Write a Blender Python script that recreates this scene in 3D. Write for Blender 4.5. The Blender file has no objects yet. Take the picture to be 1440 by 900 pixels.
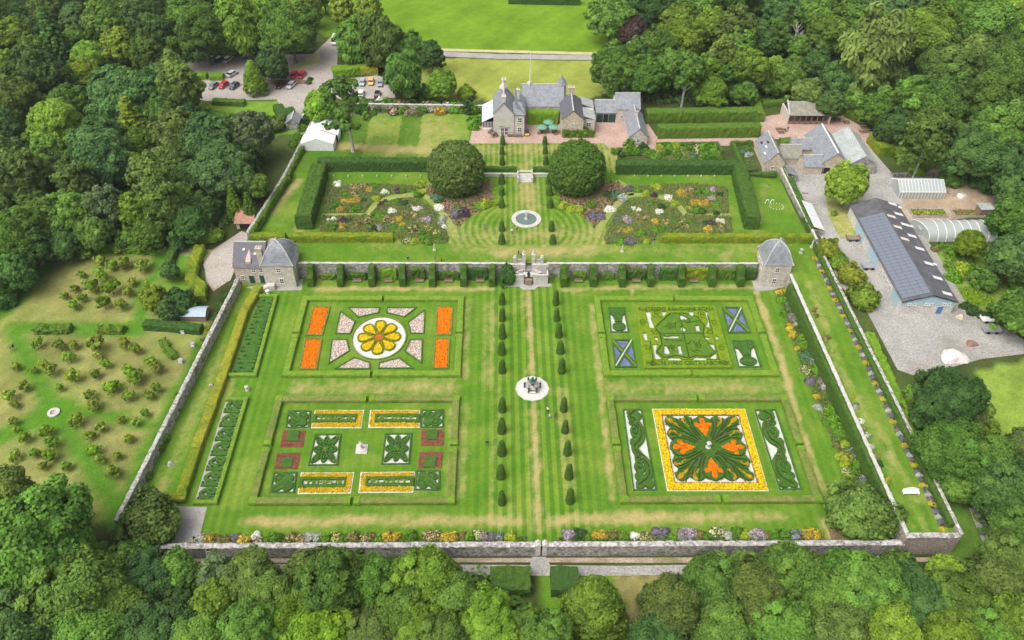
import bpy, bmesh, math, random
import numpy as np
from mathutils import Matrix, Vector
random.seed(7)
rng = np.random.default_rng(7)
PI = math.pi
sc = bpy.context.scene
COL = sc.collection

# ------------------------------------------------------------------ camera
FPX, HCAM = 1150.0, 128.0
vy = np.array([-20.0, 1075.0, FPX]); vy /= np.linalg.norm(vy)
al = math.atan2(20.0, FPX)
vx = np.array([math.cos(al), 0.0, math.sin(al)])
vz = -np.cross(vx, vy)
CM = np.stack([vx, vy, vz])                       # world = CM @ (right, up, forward)
camd = bpy.data.cameras.new("camera"); cam = bpy.data.objects.new("camera", camd); COL.objects.link(cam)
camd.sensor_width = 36.0; camd.lens = 36.0 * FPX / 1440.0
camd.clip_start = 1.0; camd.clip_end = 9000.0
r_, u_, f_ = CM[:, 0], CM[:, 1], CM[:, 2]
cam.matrix_world = Matrix(((r_[0], u_[0], -f_[0], 0), (r_[1], u_[1], -f_[1], 0), (r_[2], u_[2], -f_[2], HCAM), (0, 0, 0, 1)))
sc.camera = cam

# ------------------------------------------------------------------ sky, sun, exposure
SUN_EL, SUN_AZ = math.radians(60), math.radians(235)      # azimuth clockwise from +Y
wd = bpy.data.worlds.new("World"); sc.world = wd; wd.use_nodes = True
nt = wd.node_tree
sky = nt.nodes.new("ShaderNodeTexSky"); sky.sky_type = 'NISHITA'; sky.sun_disc = False
sky.sun_elevation = SUN_EL; sky.sun_rotation = SUN_AZ
sky.air_density = 0.7; sky.dust_density = 6.0; sky.ozone_density = 1.0
hs = nt.nodes.new("ShaderNodeHueSaturation"); hs.inputs["Saturation"].default_value = .35          # thin even cloud: a whiter sky
nt.links.new(sky.outputs[0], hs.inputs["Color"]); nt.links.new(hs.outputs[0], nt.nodes["Background"].inputs[0])
nt.nodes["Background"].inputs[1].default_value = 0.15
sund = bpy.data.lights.new("sun", 'SUN'); sund.energy = 1.1; sund.angle = math.radians(55); sund.color = (1.0, 0.95, 0.86)
sun = bpy.data.objects.new("sun", sund); COL.objects.link(sun)
sdir = Vector((math.sin(SUN_AZ) * math.cos(SUN_EL), math.cos(SUN_AZ) * math.cos(SUN_EL), math.sin(SUN_EL)))
sun.rotation_euler = sdir.to_track_quat('Z', 'Y').to_euler(); sun.location = (0, 100, 200)
sc.view_settings.view_transform = 'Standard'; sc.view_settings.look = 'None'
sc.view_settings.exposure = 0.62; sc.view_settings.gamma = 1.0
sc.view_settings.use_curve_mapping = False
sc.cycles.max_bounces = 6; sc.cycles.diffuse_bounces = 4; sc.cycles.glossy_bounces = 2
sc.cycles.transmission_bounces = 4; sc.cycles.transparent_max_bounces = 4
sc.cycles.caustics_reflective = False; sc.cycles.caustics_refractive = False

# ------------------------------------------------------------------ pixel <-> world
def ray(px, py):
    return CM @ np.array([px - 720.0, 450.0 - py, FPX])
def at(px, py, z=0.0):
    d = ray(px, py); t = (z - HCAM) / d[2]
    return np.array([t * d[0], t * d[1], z])
def depth_of(p):
    return float((CM.T @ (np.asarray(p, float) - [0, 0, HCAM]))[2])
ZT, ZH = 4.2, 5.2                                     # terrace level, house level
YF, YT, YH = 0, 0, 0
YF = at(740, 766, 2.4)[1]                             # front wall line
YT = at(740, 371, ZT)[1]                              # retaining wall line
YH = at(740, 243, ZH)[1]                              # second step
A0, A1 = at(331, 398, 2.8), at(163, 732, 2.8)         # west wall of the lower garden
B0, B1 = at(1112, 385, ZT + .5), at(1277, 752, ZT + .5)   # east wall of the lower garden
C0, C1 = at(1146, 335, ZT + 1), at(1352, 752, ZT + 1)     # outer east wall
U0, U1, U2 = at(446, 158, ZH + 2), at(398, 250, ZT + 2), at(348, 328, ZT + 2)     # boundary wall of the terrace, west side
def west_x(y):
    if y <= YT: return lx(A0, A1, y)
    if y < U2[1]: return U2[0]
    return lx(U2, U1, y) if y < U1[1] else lx(U1, U0, min(y, U0[1]))
def lx(a, b, y):
    return a[0] + (b[0] - a[0]) * (y - a[1]) / (b[1] - a[1])
def gz(x, y):
    if y > YF and x < west_x(y):
        return -0.3 + 2.3 * (y - YF) / (YT - YF) if y < YT else 2.0 + (ZH - 2.0) * min(1.0, (y - YT) / (YH - YT))
    if y >= YT:
        k = min(1.0, max(0.0, (y - YH) / 2.0)) if x < 68 else min(1.0, max(0.0, (y - YT) / (YH - YT)))
        return ZT + (ZH - ZT) * k
    if y <= YF:
        return -0.3
    if x > lx(C0, C1, y):
        return -0.3 + (ZT + 0.3) * min(1.0, (y - YF) / 30.0)
    return 0.0 if x < lx(B0, B1, y) else ZT
def G(px, py, dz=0.0):
    z = 2.0
    for i in range(40):
        p = at(px, py, z); z = z * .5 + .5 * (gz(p[0], p[1]) + dz)
    return at(px, py, z)
def srgb(r, g, b):
    f = lambda c: (c / 255 / 12.92) if c / 255 <= .04045 else ((c / 255 + .055) / 1.055) ** 2.4
    return (f(r), f(g), f(b))

# ------------------------------------------------------------------ materials
class N:
    def __init__(s, name):
        s.m = bpy.data.materials.new(name); s.m.use_nodes = True; s.t = s.m.node_tree
        s.p = s.t.nodes["Principled BSDF"]; s.out = s.t.nodes["Material Output"]
    def n(s, k, **kw):
        x = s.t.nodes.new(k)
        for a, b in kw.items(): setattr(x, a, b)
        return x
    def l(s, a, b): s.t.links.new(a, b)
    def noise(s, scale, detail=3.0, rough=.6, vec=None):
        x = s.n("ShaderNodeTexNoise"); x.inputs["Scale"].default_value = scale
        x.inputs["Detail"].default_value = detail; x.inputs["Roughness"].default_value = rough
        if vec is None:
            g = s.n("ShaderNodeNewGeometry"); vec = g.outputs["Position"]
        s.l(vec, x.inputs["Vector"]); return x.outputs["Fac"]
    def mix(s, f, a, b, mode='MIX'):
        x = s.n("ShaderNodeMix", data_type='RGBA', blend_type=mode)
        for i, v in ((0, f), (6, a), (7, b)):
            if hasattr(v, "links"): s.l(v, x.inputs[i])
            elif i == 0: x.inputs[0].default_value = v
            else: x.inputs[i].default_value = (*v[:3], 1)
        return x.outputs[2]
    def ramp(s, f, lo, hi):
        x = s.n("ShaderNodeMapRange"); x.inputs[1].default_value = lo; x.inputs[2].default_value = hi
        x.clamp = True; s.l(f, x.inputs[0]); return x.outputs[0]
    def math(s, op, a, b=0.0):
        x = s.n("ShaderNodeMath", operation=op)
        for i, v in ((0, a), (1, b)):
            if hasattr(v, "links"): s.l(v, x.inputs[i])
            else: x.inputs[i].default_value = v
        return x.outputs[0]
    def attr(s, name, out="Fac"):
        x = s.n("ShaderNodeAttribute", attribute_name=name); return x.outputs[out]
    def fin(s, col, rough=.85, bump=None, bs=.3, bd=.1, spec=.2):
        if hasattr(col, "links"): s.l(col, s.p.inputs["Base Color"])
        else: s.p.inputs["Base Color"].default_value = (*col[:3], 1)
        s.p.inputs["Roughness"].default_value = rough; s.p.inputs["Specular IOR Level"].default_value = spec
        if bump is not None:
            b = s.n("ShaderNodeBump"); b.inputs["Strength"].default_value = bs; b.inputs["Distance"].default_value = bd
            s.l(bump, b.inputs["Height"]); s.l(b.outputs[0], s.p.inputs["Normal"])
        return s.m
MATS = {}
def rough_mat(name, c1, c2, scale=1.0, fine=8.0, rough=.85, bs=.5, bd=.1, c3=None, spec=.15, lo=.35, hi=.65):
    """two mottled colours plus fine grain and relief"""
    if name in MATS: return MATS[name]
    k = N(name); a = k.ramp(k.noise(scale, 4.0), lo, hi); b = k.noise(fine, 2.0)
    c = k.mix(a, c1, c2)
    if c3 is not None: c = k.mix(k.ramp(k.noise(scale * .33 + .01, 5.0), .52, .68), c, c3)
    d = k.mix(k.ramp(b, .25, .75), (.62, .62, .62), (1.35, 1.35, 1.35))
    MATS[name] = k.fin(k.mix(1.0, c, d, 'MULTIPLY'), rough, b, bs, bd, spec)
    return MATS[name]
def plain(name, c, rough=.6, spec=.3, metal=0.0):
    if name in MATS: return MATS[name]
    k = N(name); v = k.noise(2.3, 3.0)
    k.fin(k.mix(k.ramp(v, .3, .7), tuple(x * .85 for x in c), tuple(min(1, x * 1.1) for x in c)), rough, None, spec=spec)
    k.p.inputs["Metallic"].default_value = metal; MATS[name] = k.m; return k.m
def obj_col(name, rough=.5, spec=.4, coat=0.0):
    k = N(name); o = k.n("ShaderNodeObjectInfo"); k.fin(k.mix(k.ramp(k.noise(3.0), .3, .7), (.9, .9, .9), (1.06, 1.06, 1.06)), rough, None, spec=spec)
    c = k.mix(1.0, o.outputs["Color"], k.mix(k.noise(3.0), (.85, .85, .85), (1.1, 1.1, 1.1)), 'MULTIPLY')
    k.l(c, k.p.inputs["Base Color"]); k.p.inputs["Coat Weight"].default_value = coat
    return k.m
def leaf_mat(name, trans=.25):
    k = N(name); o = k.n("ShaderNodeObjectInfo"); t = k.attr("tint")
    h = k.noise(.9, 2.0)
    c = k.mix(1.0, o.outputs["Color"], k.mix(t, (.5, .54, .52), (1.5, 1.46, 1.3)), 'MULTIPLY')
    c = k.mix(1.0, c, k.mix(k.ramp(h, .3, .7), (.88, .92, .95), (1.1, 1.08, 1.0)), 'MULTIPLY')
    k.fin(c, .75, None, spec=.12)
    if trans:
        tr = k.n("ShaderNodeBsdfTranslucent"); k.l(c, tr.inputs[0])
        ms = k.n("ShaderNodeMixShader"); ms.inputs[0].default_value = trans
        k.l(k.p.outputs[0], ms.inputs[1]); k.l(tr.outputs[0], ms.inputs[2]); k.l(ms.outputs[0], k.out.inputs[0])
    return k.m
M_LEAF = leaf_mat("foliage", .36); M_BLOOM = leaf_mat("blossom_petals", .15)
M_PAINT = obj_col("car_paint", .3, .5, .6); M_CLOTH = obj_col("dyed_cloth", .8, .2)
def hedge_mat(name, c1, c2, c3=None, scale=1.3):
    if name in MATS: return MATS[name]
    k = N(name); a = k.ramp(k.noise(scale, 5.0, .7), .36, .64); c = k.mix(a, c1, c2)
    if c3 is not None: c = k.mix(k.ramp(k.noise(.35, 4.0), .5, .66), c, c3)
    b = k.noise(9.0, 2.0, .8)
    c = k.mix(1.0, c, k.mix(k.ramp(b, .3, .7), (.5, .55, .5), (1.45, 1.4, 1.3)), 'MULTIPLY')
    MATS[name] = k.fin(c, .8, b, .9, .25, .1); return MATS[name]
H_YEW = hedge_mat("yew_hedge", (.05, .11, .022), (.10, .185, .03))
H_DARK = hedge_mat("dark_yew", (.042, .105, .026), (.075, .155, .032))
H_BOX = hedge_mat("box_hedge", (.135, .265, .028), (.215, .36, .04), (.25, .34, .05))
H_BOXD = hedge_mat("box_hedge_dark", (.05, .135, .026), (.09, .2, .034))
H_PALE = hedge_mat("box_hedge_scorched", (.16, .22, .045), (.26, .29, .085), (.13, .22, .034))
H_GOLD = hedge_mat("golden_hedge", (.15, .23, .018), (.3, .34, .03), (.11, .21, .02))
H_GOLD2 = hedge_mat("golden_hedge_strong", (.26, .29, .03), (.4, .38, .045), (.2, .26, .03))
H_CREST = hedge_mat("crest_hedge", (.14, .25, .014), (.24, .34, .02))
H_BRIGHT = hedge_mat("bright_shrub", (.12, .26, .02), (.22, .38, .03))
H_BEECH = hedge_mat("beech_hedge", (.075, .165, .022), (.14, .25, .03), (.15, .21, .035))
GRAVELW = rough_mat("white_gravel", (.46, .47, .42), (.58, .58, .53), 1.5, 12, bs=.3, bd=.03)
GRAVELP = rough_mat("pink_planted_gravel", (.30, .2, .19), (.62, .55, .48), 3.2, 9, bs=.6, bd=.1, lo=.42, hi=.58)
SOIL = rough_mat("garden_soil", (.09, .065, .045), (.17, .125, .085), .8, 6)
MULCH = rough_mat("brown_mulch", (.15, .095, .06), (.26, .165, .105), .7, 6)
YARD = rough_mat("gravel_yard", (.28, .27, .248), (.37, .358, .332), .12, 3, bs=.2, bd=.05, c3=(.235, .205, .165))
CARPK = rough_mat("car_park_gravel", (.33, .295, .26), (.39, .355, .32), .15, 3, bs=.2, bd=.05)
PINK = rough_mat("pink_gravel", (.37, .25, .205), (.45, .325, .275), .15, 3, bs=.2, bd=.05)
TARMAC = rough_mat("old_tarmac", (.28, .27, .245), (.35, .34, .315), .2, 3, bs=.2, bd=.05)
DIRT = rough_mat("dirt_track", (.27, .21, .15), (.42, .34, .26), .25, 3, bs=.3, bd=.1, c3=(.16, .19, .07))
PAVE = rough_mat("stone_paving", (.30, .28, .265), (.38, .36, .34), .6, 5, bs=.2, bd=.03)
STONEW = rough_mat("rubble_wall", (.2, .19, .18), (.52, .49, .46), 1.6, 5, bs=.8, bd=.15, c3=(.13, .15, .08))
STONEP = rough_mat("pink_rubble_wall", (.27, .22, .19), (.42, .35, .3), 1.8, 5, bs=.8, bd=.12)
STONEH = rough_mat("house_stone", (.45, .40, .35), (.63, .57, .5), 1.4, 5, bs=.4, bd=.06)
STONEG = rough_mat("grey_harl", (.50, .48, .44), (.60, .58, .53), .8, 6, bs=.2, bd=.03)
STONEO = rough_mat("ochre_stone", (.42, .35, .27), (.6, .52, .41), 1.4, 5, bs=.5, bd=.06)
COPE = rough_mat("pale_coping", (.40, .39, .355), (.54, .52, .48), 1.2, 6, bs=.2, bd=.03)
LICHEN = rough_mat("lichen_coping", (.17, .16, .145), (.56, .54, .51), 1.7, 6, bs=.4, bd=.06)
ASHLAR = rough_mat("dressed_stone", (.46, .43, .40), (.6, .56, .53), 1.5, 6, bs=.3, bd=.04)
def slate(name, c, c2):
    k = N(name); t = k.n("ShaderNodeTexCoord"); b = k.n("ShaderNodeTexBrick"); b.inputs["Scale"].default_value = 1.0
    b.inputs["Brick Width"].default_value = .35; b.inputs["Row Height"].default_value = .3; b.inputs["Mortar Size"].default_value = .015
    b.inputs["Color1"].default_value = (*c, 1); b.inputs["Color2"].default_value = (*c2, 1); b.inputs["Mortar"].default_value = (*[x * .5 for x in c], 1)
    k.l(k.attr("roofuv", "Vector"), b.inputs["Vector"])
    col = k.mix(1.0, b.outputs["Color"], k.mix(k.ramp(k.noise(.8, 5.0, .7), .3, .7), (.75, .75, .76), (1.25, 1.24, 1.2)), 'MULTIPLY')
    return k.fin(col, .6, b.outputs["Fac"], .3, .03, .3)
SLATE = slate("grey_slate", (.2, .215, .24), (.28, .295, .325)); SLATE2 = slate("blue_slate", (.105, .105, .125), (.135, .135, .155))
SLATE3 = slate("mossy_slate", (.22, .21, .19), (.3, .28, .22)); PANTILE = slate("red_pantile", (.36, .18, .12), (.42, .23, .16))
WHITE = plain("white_paint", (.8, .8, .78)); DARKG = plain("dark_green_paint", (.02, .07, .055)); CANVAS = plain("white_canvas", (.62, .63, .63), .7)
TENT = plain("marquee_canvas", (.8, .8, .8), .7); BEDFLOOR = rough_mat("bed_ground_cover", (.11, .15, .045), (.2, .19, .09), 1.1, 6, c3=(.15, .11, .075)); DARK = plain("dark_interior", (.02, .02, .02), .7); RUBBER = plain("rubber", (.02, .02, .02), .7); METALG = plain("galvanised_steel", (.45, .48, .5), .4, .5, .5)
WOOD = plain("weathered_wood", (.24, .17, .12), .8); BRONZE = plain("bronze", (.06, .1, .085), .5); BLUEC = plain("pale_blue_cladding", (.35, .5, .56), .5)
BARK = rough_mat("bark", (.12, .1, .085), (.24, .21, .18), 2.0, 9, bs=.6, bd=.1); BARKP = rough_mat("pale_bark", (.42, .39, .35), (.58, .54, .5), 1.5, 8)
ROOFD = rough_mat("dark_sheet_roof", (.085, .085, .09), (.13, .13, .14), .5, 4, .6, .1, .02)
SHEETG = rough_mat("pale_sheet_roof", (.30, .325, .32), (.40, .42, .41), .5, 4, .5, .1, .02)
def glass(name, c=(.02, .025, .03), rough=.1, alpha=1.0):
    k = N(name); k.fin(c, rough, None, spec=.6); k.p.inputs["Alpha"].default_value = alpha; return k.m
GLASS = glass("window_glass"); GLASSW = glass("greenhouse_glass", (.55, .6, .6), .15, .5); FILM = glass("polythene_film", (.5, .54, .52), .35, .66)
SOLAR = glass("solar_glass", (.15, .17, .21), .3)
def water():
    k = N("pond_water"); k.fin((.12, .17, .15), .08, k.noise(2.0), .15, .05, .5); return k.m
WATER = water()

# ------------------------------------------------------------------ mesh helpers
ORG = {}
def tag(o, label=None, cat=None, group=None, kind=None):
    if label: o["label"] = label
    if cat: o["category"] = cat
    if group: o["group"] = group
    if kind: o["kind"] = kind
    return o
def thing(name, label, cat, loc=(0, 0, 0), group=None):
    o = bpy.data.objects.new(name, None); COL.objects.link(o); o.location = loc; o.empty_display_size = .5
    ORG[o.name] = np.array(loc, float); return tag(o, label, cat, group)
def newmesh(name, V, F, mats, attrs=None, smooth=False, mi=None):
    me = bpy.data.meshes.new(name)
    me.from_pydata(np.asarray(V, float).tolist(), [], F if isinstance(F, list) else F.tolist())
    for m in (mats if isinstance(mats, (list, tuple)) else [mats]): me.materials.append(m)
    if mi is not None: me.polygons.foreach_set("material_index", np.asarray(mi, np.int32))
    if attrs:
        for k, v in attrs.items():
            v = np.asarray(v, np.float32)
            if v.ndim == 1:
                a = me.attributes.new(k, 'FLOAT', 'POINT'); a.data.foreach_set("value", v)
            else:
                a = me.attributes.new(k, 'FLOAT_VECTOR', 'POINT'); a.data.foreach_set("vector", v.ravel())
    if smooth: me.polygons.foreach_set("use_smooth", np.ones(len(me.polygons), bool))
    me.update(); return me
def mk(name, V, F, mats, parent=None, **kw):
    """a mesh object from world coordinates; a top-level one gets its origin at its base"""
    V = np.asarray(V, float).reshape(-1, 3)
    if parent is not None: off = ORG[parent.name]
    else: off = np.array([(V[:, 0].min() + V[:, 0].max()) / 2, (V[:, 1].min() + V[:, 1].max()) / 2, V[:, 2].min()])
    o = bpy.data.objects.new(name, newmesh(name, V - off, F, mats, **kw)); COL.objects.link(o)
    ORG[o.name] = off
    if parent is not None: o.parent = parent
    else: o.location = off
    return o
def put(name, me, parent=None, loc=(0, 0, 0), rz=0.0, s=1.0, color=None):
    o = bpy.data.objects.new(name, me); COL.objects.link(o); o.location = loc; o.rotation_euler = (0, 0, rz)
    o.scale = (s, s, s) if not hasattr(s, "__len__") else s
    if parent is not None: o.parent = parent
    if color is not None: o.color = (*color[:3], 1)
    return o
class B:
    def __init__(s): s.v = []; s.f = []; s.m = []
    def add(s, V, F, mi=0):
        k = len(s.v); s.v += [tuple(map(float, p)) for p in V]; s.f += [[i + k for i in f] for f in F]; s.m += [mi] * len(F); return s
    def box(s, x0, x1, y0, y1, z0, z1, mi=0):
        V = [(x0, y0, z0), (x1, y0, z0), (x1, y1, z0), (x0, y1, z0), (x0, y0, z1), (x1, y0, z1), (x1, y1, z1), (x0, y1, z1)]
        return s.add(V, [[0, 3, 2, 1], [4, 5, 6, 7], [0, 1, 5, 4], [1, 2, 6, 5], [2, 3, 7, 6], [3, 0, 4, 7]], mi)
    def prism(s, poly, z0, z1, mi=0):
        n = len(poly); V = [(p[0], p[1], z0) for p in poly] + [(p[0], p[1], z1) for p in poly]
        return s.add(V, [list(range(n))[::-1], list(range(n, 2 * n))] + [[i, (i + 1) % n, (i + 1) % n + n, i + n] for i in range(n)], mi)
    def lathe(s, c, prof, n=12, mi=0, sx=1.0, sy=1.0):
        V = []; F = []
        for r, z in prof:
            for i in range(n):
                a = 2 * PI * i / n; V.append((c[0] + r * sx * math.cos(a), c[1] + r * sy * math.sin(a), c[2] + z))
        for j in range(len(prof) - 1):
            for i in range(n):
                F.append([j * n + i, j * n + (i + 1) % n, (j + 1) * n + (i + 1) % n, (j + 1) * n + i])
        F.append(list(range(n))[::-1]); F.append([(len(prof) - 1) * n + i for i in range(n)])
        return s.add(V, F, mi)
    def tube(s, pts, rad, n=6, mi=0):
        pts = [Vector(p) for p in pts]; V = []; F = []
        for i, p in enumerate(pts):
            t = (pts[min(i + 1, len(pts) - 1)] - pts[max(i - 1, 0)]).normalized()
            a = t.cross(Vector((0, 0, 1))); a = a.normalized() if a.length > .01 else Vector((1, 0, 0)); b = a.cross(t)
            r = rad[i] if hasattr(rad, "__len__") else rad
            for k in range(n):
                w = 2 * PI * k / n; V.append(p + a * r * math.cos(w) + b * r * math.sin(w))
        for i in range(len(pts) - 1):
            for k in range(n): F.append([i * n + k, i * n + (k + 1) % n, (i + 1) * n + (k + 1) % n, (i + 1) * n + k])
        F.append(list(range(n))[::-1]); F.append([(len(pts) - 1) * n + k for k in range(n)])
        return s.add(V, F, mi)
    def mk(s, name, mats, parent=None, **kw): return mk(name, s.v, s.f, mats, parent, mi=s.m, **kw)
def shade(o): o.data.polygons.foreach_set("use_smooth", np.ones(len(o.data.polygons), bool)); return o
def n3(P, s, seed=0.0):
    """cheap smooth pseudo noise -1..1 on arrays of points"""
    x, y, z = P[:, 0] * s + seed, P[:, 1] * s + seed * 1.7, P[:, 2] * s + seed * .6
    return (np.sin(1.7 * x + 1.3 * np.sin(1.1 * y + z)) + np.sin(2.3 * y + 1.7 * np.sin(1.9 * z + .7 * x)) + np.sin(2.9 * z + 1.1 * np.sin(2.7 * x - y)) + np.sin(3.7 * x - 2.9 * y + 3.1 * z)) / 4
def resample(path, seg, closed):
    P = [np.asarray(p, float) for p in path]
    if closed: P = P + [P[0]]
    out = []
    for a, b in zip(P[:-1], P[1:]):
        n = max(1, int(np.linalg.norm(b - a) / seg))
        out += [a + (b - a) * i / n for i in range(n)]
    if not closed: out.append(P[-1])
    return np.array(out)
PROF = [(-.5, -.02), (-.51, .3), (-.5, .6), (-.48, .86), (-.4, .98), (-.2, 1.0), (0, 1.01), (.2, 1.0), (.4, .98), (.48, .86), (.5, .6), (.51, .3), (.5, -.02)]
def sweep(path, w, h, closed=False, rough=.07, seg=.8, prof=PROF):
    """a clipped hedge or a coped wall along a path of ground points (x, y, z)"""
    P = resample(path, seg, closed); n = len(P); k = len(prof); V = np.zeros((n, k, 3))
    for i in range(n):
        if closed: a, b = P[(i - 1) % n], P[(i + 1) % n]
        else: a, b = P[max(i - 1, 0)], P[min(i + 1, n - 1)]
        t1 = P[i] - a; t2 = b - P[i]
        u1 = t1[:2] / (np.linalg.norm(t1[:2]) + 1e-9); u2 = t2[:2] / (np.linalg.norm(t2[:2]) + 1e-9)
        if np.linalg.norm(t1[:2]) < 1e-6: u1 = u2
        if np.linalg.norm(t2[:2]) < 1e-6: u2 = u1
        t = u1 + u2; t = t / (np.linalg.norm(t) + 1e-9); nn = np.array([-t[1], t[0]])
        m = min(1.6, 1 / max(.5, abs(np.dot(nn, [-u1[1], u1[0]]))))
        for j, (q, z) in enumerate(prof):
            V[i, j] = [P[i][0] + nn[0] * q * w * m, P[i][1] + nn[1] * q * w * m, P[i][2] + z * h]
    V = V.reshape(-1, 3)
    if rough:
        V[:, 0] += rough * n3(V, 1.9, 1.0) + rng.normal(0, rough * .35, len(V)); V[:, 1] += rough * n3(V, 1.8, 5.0) + rng.normal(0, rough * .35, len(V))
        top = np.tile(np.array([z > .5 for q, z in prof]), n); V[:, 2] += top * (rough * n3(V, 1.3, 9.0) + rng.normal(0, rough * .35, len(V)))
    F = []
    for i in range(n if closed else n - 1):
        for j in range(k - 1):
            a, b = i * k + j, ((i + 1) % n) * k + j; F.append([a, a + 1, b + 1, b])
    if not closed: F.append(list(range(k))); F.append([(n - 1) * k + j for j in range(k)][::-1])
    return V, F
def fuzz(V, F, dens, size, seed=0):
    """leaf-sized faces standing a little off a clipped surface, so that it reads as foliage"""
    Q4 = np.array([f for f in F if len(f) == 4]); V = np.asarray(V, float); a, b_, c, d = (V[Q4[:, i]] for i in range(4)); n = np.cross(c - a, d - b_); ar = np.linalg.norm(n, axis=1) / 2; n = n / (2 * ar[:, None] + 1e-9); ctr = (a + b_ + c + d) / 4
    k = rng.poisson(ar * dens); idx = np.repeat(np.arange(len(Q4)), k); m = len(idx)
    if m == 0: return V, F
    u, w = rng.uniform(0, 1, (m, 1)), rng.uniform(0, 1, (m, 1)); P = (a[idx] * (1 - u) + b_[idx] * u) * (1 - w) + (d[idx] * (1 - u) + c[idx] * u) * w; out = n[idx]; flip = np.einsum('ij,ij->i', out, ctr[idx] - V.mean(0)) < 0; flip &= np.abs(out[:, 2]) < .5; out = np.where((flip | (out[:, 2] < -.5))[:, None], -out, out)
    P = P + out * rng.uniform(-.02, size * .9, (m, 1)); nn = out + rng.normal(0, .6, (m, 3)); nn /= np.linalg.norm(nn, axis=1)[:, None]; t = np.cross(nn, rng.normal(0, 1, (m, 3))); t /= np.linalg.norm(t, axis=1)[:, None] + 1e-9; bb = np.cross(nn, t); s = size * rng.uniform(.6, 1.3, (m, 1))
    L = np.stack([P - t * s, P - bb * s * .6, P + t * s, P + bb * s * .6], 1).reshape(-1, 3); k0 = len(V); return np.concatenate([V, L]), list(F) + (np.arange(m * 4).reshape(-1, 4) + k0).tolist()
def hedge(path, w, h, mat, name="clipped_hedge", parent=None, **kw):
    V, F = sweep(path, w, h, **kw); V, F = fuzz(V, F, 9, .13); return mk(name, V, F, mat, parent)
def inpoly(X, Y, poly):
    X = np.asarray(X, float); r = np.zeros(X.shape, bool); n = len(poly); j = n - 1
    for i in range(n):
        xi, yi, xj, yj = poly[i][0], poly[i][1], poly[j][0], poly[j][1]
        if yi != yj: r ^= ((yi > Y) != (yj > Y)) & (X < (xj - xi) * (Y - yi) / (yj - yi) + xi)
        j = i
    return r
def dseg(X, Y, a, b):
    dx, dy = b[0] - a[0], b[1] - a[1]; t = np.clip(((X - a[0]) * dx + (Y - a[1]) * dy) / (dx * dx + dy * dy + 1e-9), 0, 1)
    return np.hypot(X - a[0] - t * dx, Y - a[1] - t * dy)
def dline(X, Y, pts):
    d = np.full(np.shape(X), 1e9)
    for a, b in zip(pts[:-1], pts[1:]): d = np.minimum(d, dseg(X, Y, a, b))
    return d
def slabs(name, poly, z, mat, parent=None, thick=.02, kind="structure"):
    """a flat ground sheet with a little thickness; poly of world points"""
    b = B(); b.prism(poly, z - thick, z); o = b.mk(name, mat, parent)
    if parent is None and kind: o["kind"] = kind
    return o
def tufts(poly, spacing, size, h, z, zbase=0.0):
    """many small plants over a polygon: low cut pyramids, jittered"""
    P = np.array([[p[0], p[1]] for p in poly]); x0, y0 = P.min(0); x1, y1 = P.max(0)
    gx, gy = np.meshgrid(np.arange(x0, x1, spacing), np.arange(y0, y1, spacing)); gx = gx.ravel() + rng.uniform(-.45, .45, gx.size) * spacing
    gy = gy.ravel() + rng.uniform(-.45, .45, gy.size) * spacing; m = inpoly(gx, gy, poly); gx, gy = gx[m], gy[m]; return tuft_mesh(gx, gy, size, h, z)
def tuft_mesh(gx, gy, size, h, z):
    n = len(gx); ang = rng.uniform(0, PI, n); s = size * rng.uniform(.7, 1.25, n); hh = h * rng.uniform(.65, 1.3, n)
    V = np.zeros((n, 8, 3))
    for k in range(4):
        a = ang + k * PI / 2
        V[:, k, 0] = gx + s * np.cos(a); V[:, k, 1] = gy + s * np.sin(a); V[:, k, 2] = z
        V[:, 4 + k, 0] = gx + .55 * s * np.cos(a + .3); V[:, 4 + k, 1] = gy + .55 * s * np.sin(a + .3); V[:, 4 + k, 2] = z + hh * rng.uniform(.8, 1.1, n)
    q = np.array([[4, 5, 6, 7], [0, 1, 5, 4], [1, 2, 6, 5], [2, 3, 7, 6], [3, 0, 4, 7]])
    F = (np.arange(n)[:, None, None] * 8 + q[None]).reshape(-1, 4); t = np.repeat(rng.uniform(.2, .8, n), 8)
    return V.reshape(-1, 3), F, t
def tuft_obj(name, poly, spacing, size, h, z, color, parent, mat=None):
    V, F, t = tufts(poly, spacing, size, h, z)
    if len(V) == 0: return None
    o = mk(name, V, F, mat or M_BLOOM, parent, attrs={"tint": t}); o.color = (*color, 1); o["kind"] = "stuff"; return o

# ------------------------------------------------------------------ ground
def W(pts, dz=0.0): return [G(x, y, dz) for x, y in pts]
def AT(pts, z): return [at(x, y, z) for x, y in pts]
def drape(name, pts, mat, dz=.03, kind="structure", parent=None):
    """a sheet lying on the terrain: an outline in picture points, split where the slope changes"""
    w = W(pts) if not isinstance(pts[0], np.ndarray) else pts
    bm = bmesh.new(); bm.faces.new([bm.verts.new((p[0], p[1], 0)) for p in w])
    for yy in (YF, YF + 30, YT, YH, YH + 2):
        bmesh.ops.bisect_plane(bm, geom=bm.verts[:] + bm.edges[:] + bm.faces[:], plane_co=(0, yy, 0), plane_no=(0, 1, 0))
    for v in bm.verts: v.co.z = gz(v.co.x, v.co.y + 1e-4) + dz
    bmesh.ops.triangulate(bm, faces=bm.faces[:])
    bmesh.ops.recalc_face_normals(bm, faces=bm.faces[:])
    if sum(f.normal.z for f in bm.faces) < 0: bmesh.ops.reverse_faces(bm, faces=bm.faces[:])
    V = [tuple(v.co) for v in bm.verts]; bm.verts.index_update(); F = [[v.index for v in f.verts] for f in bm.faces]; bm.free()
    o = mk(name, V, F, mat, parent)
    if kind and parent is None: o["kind"] = kind
    return o

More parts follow.
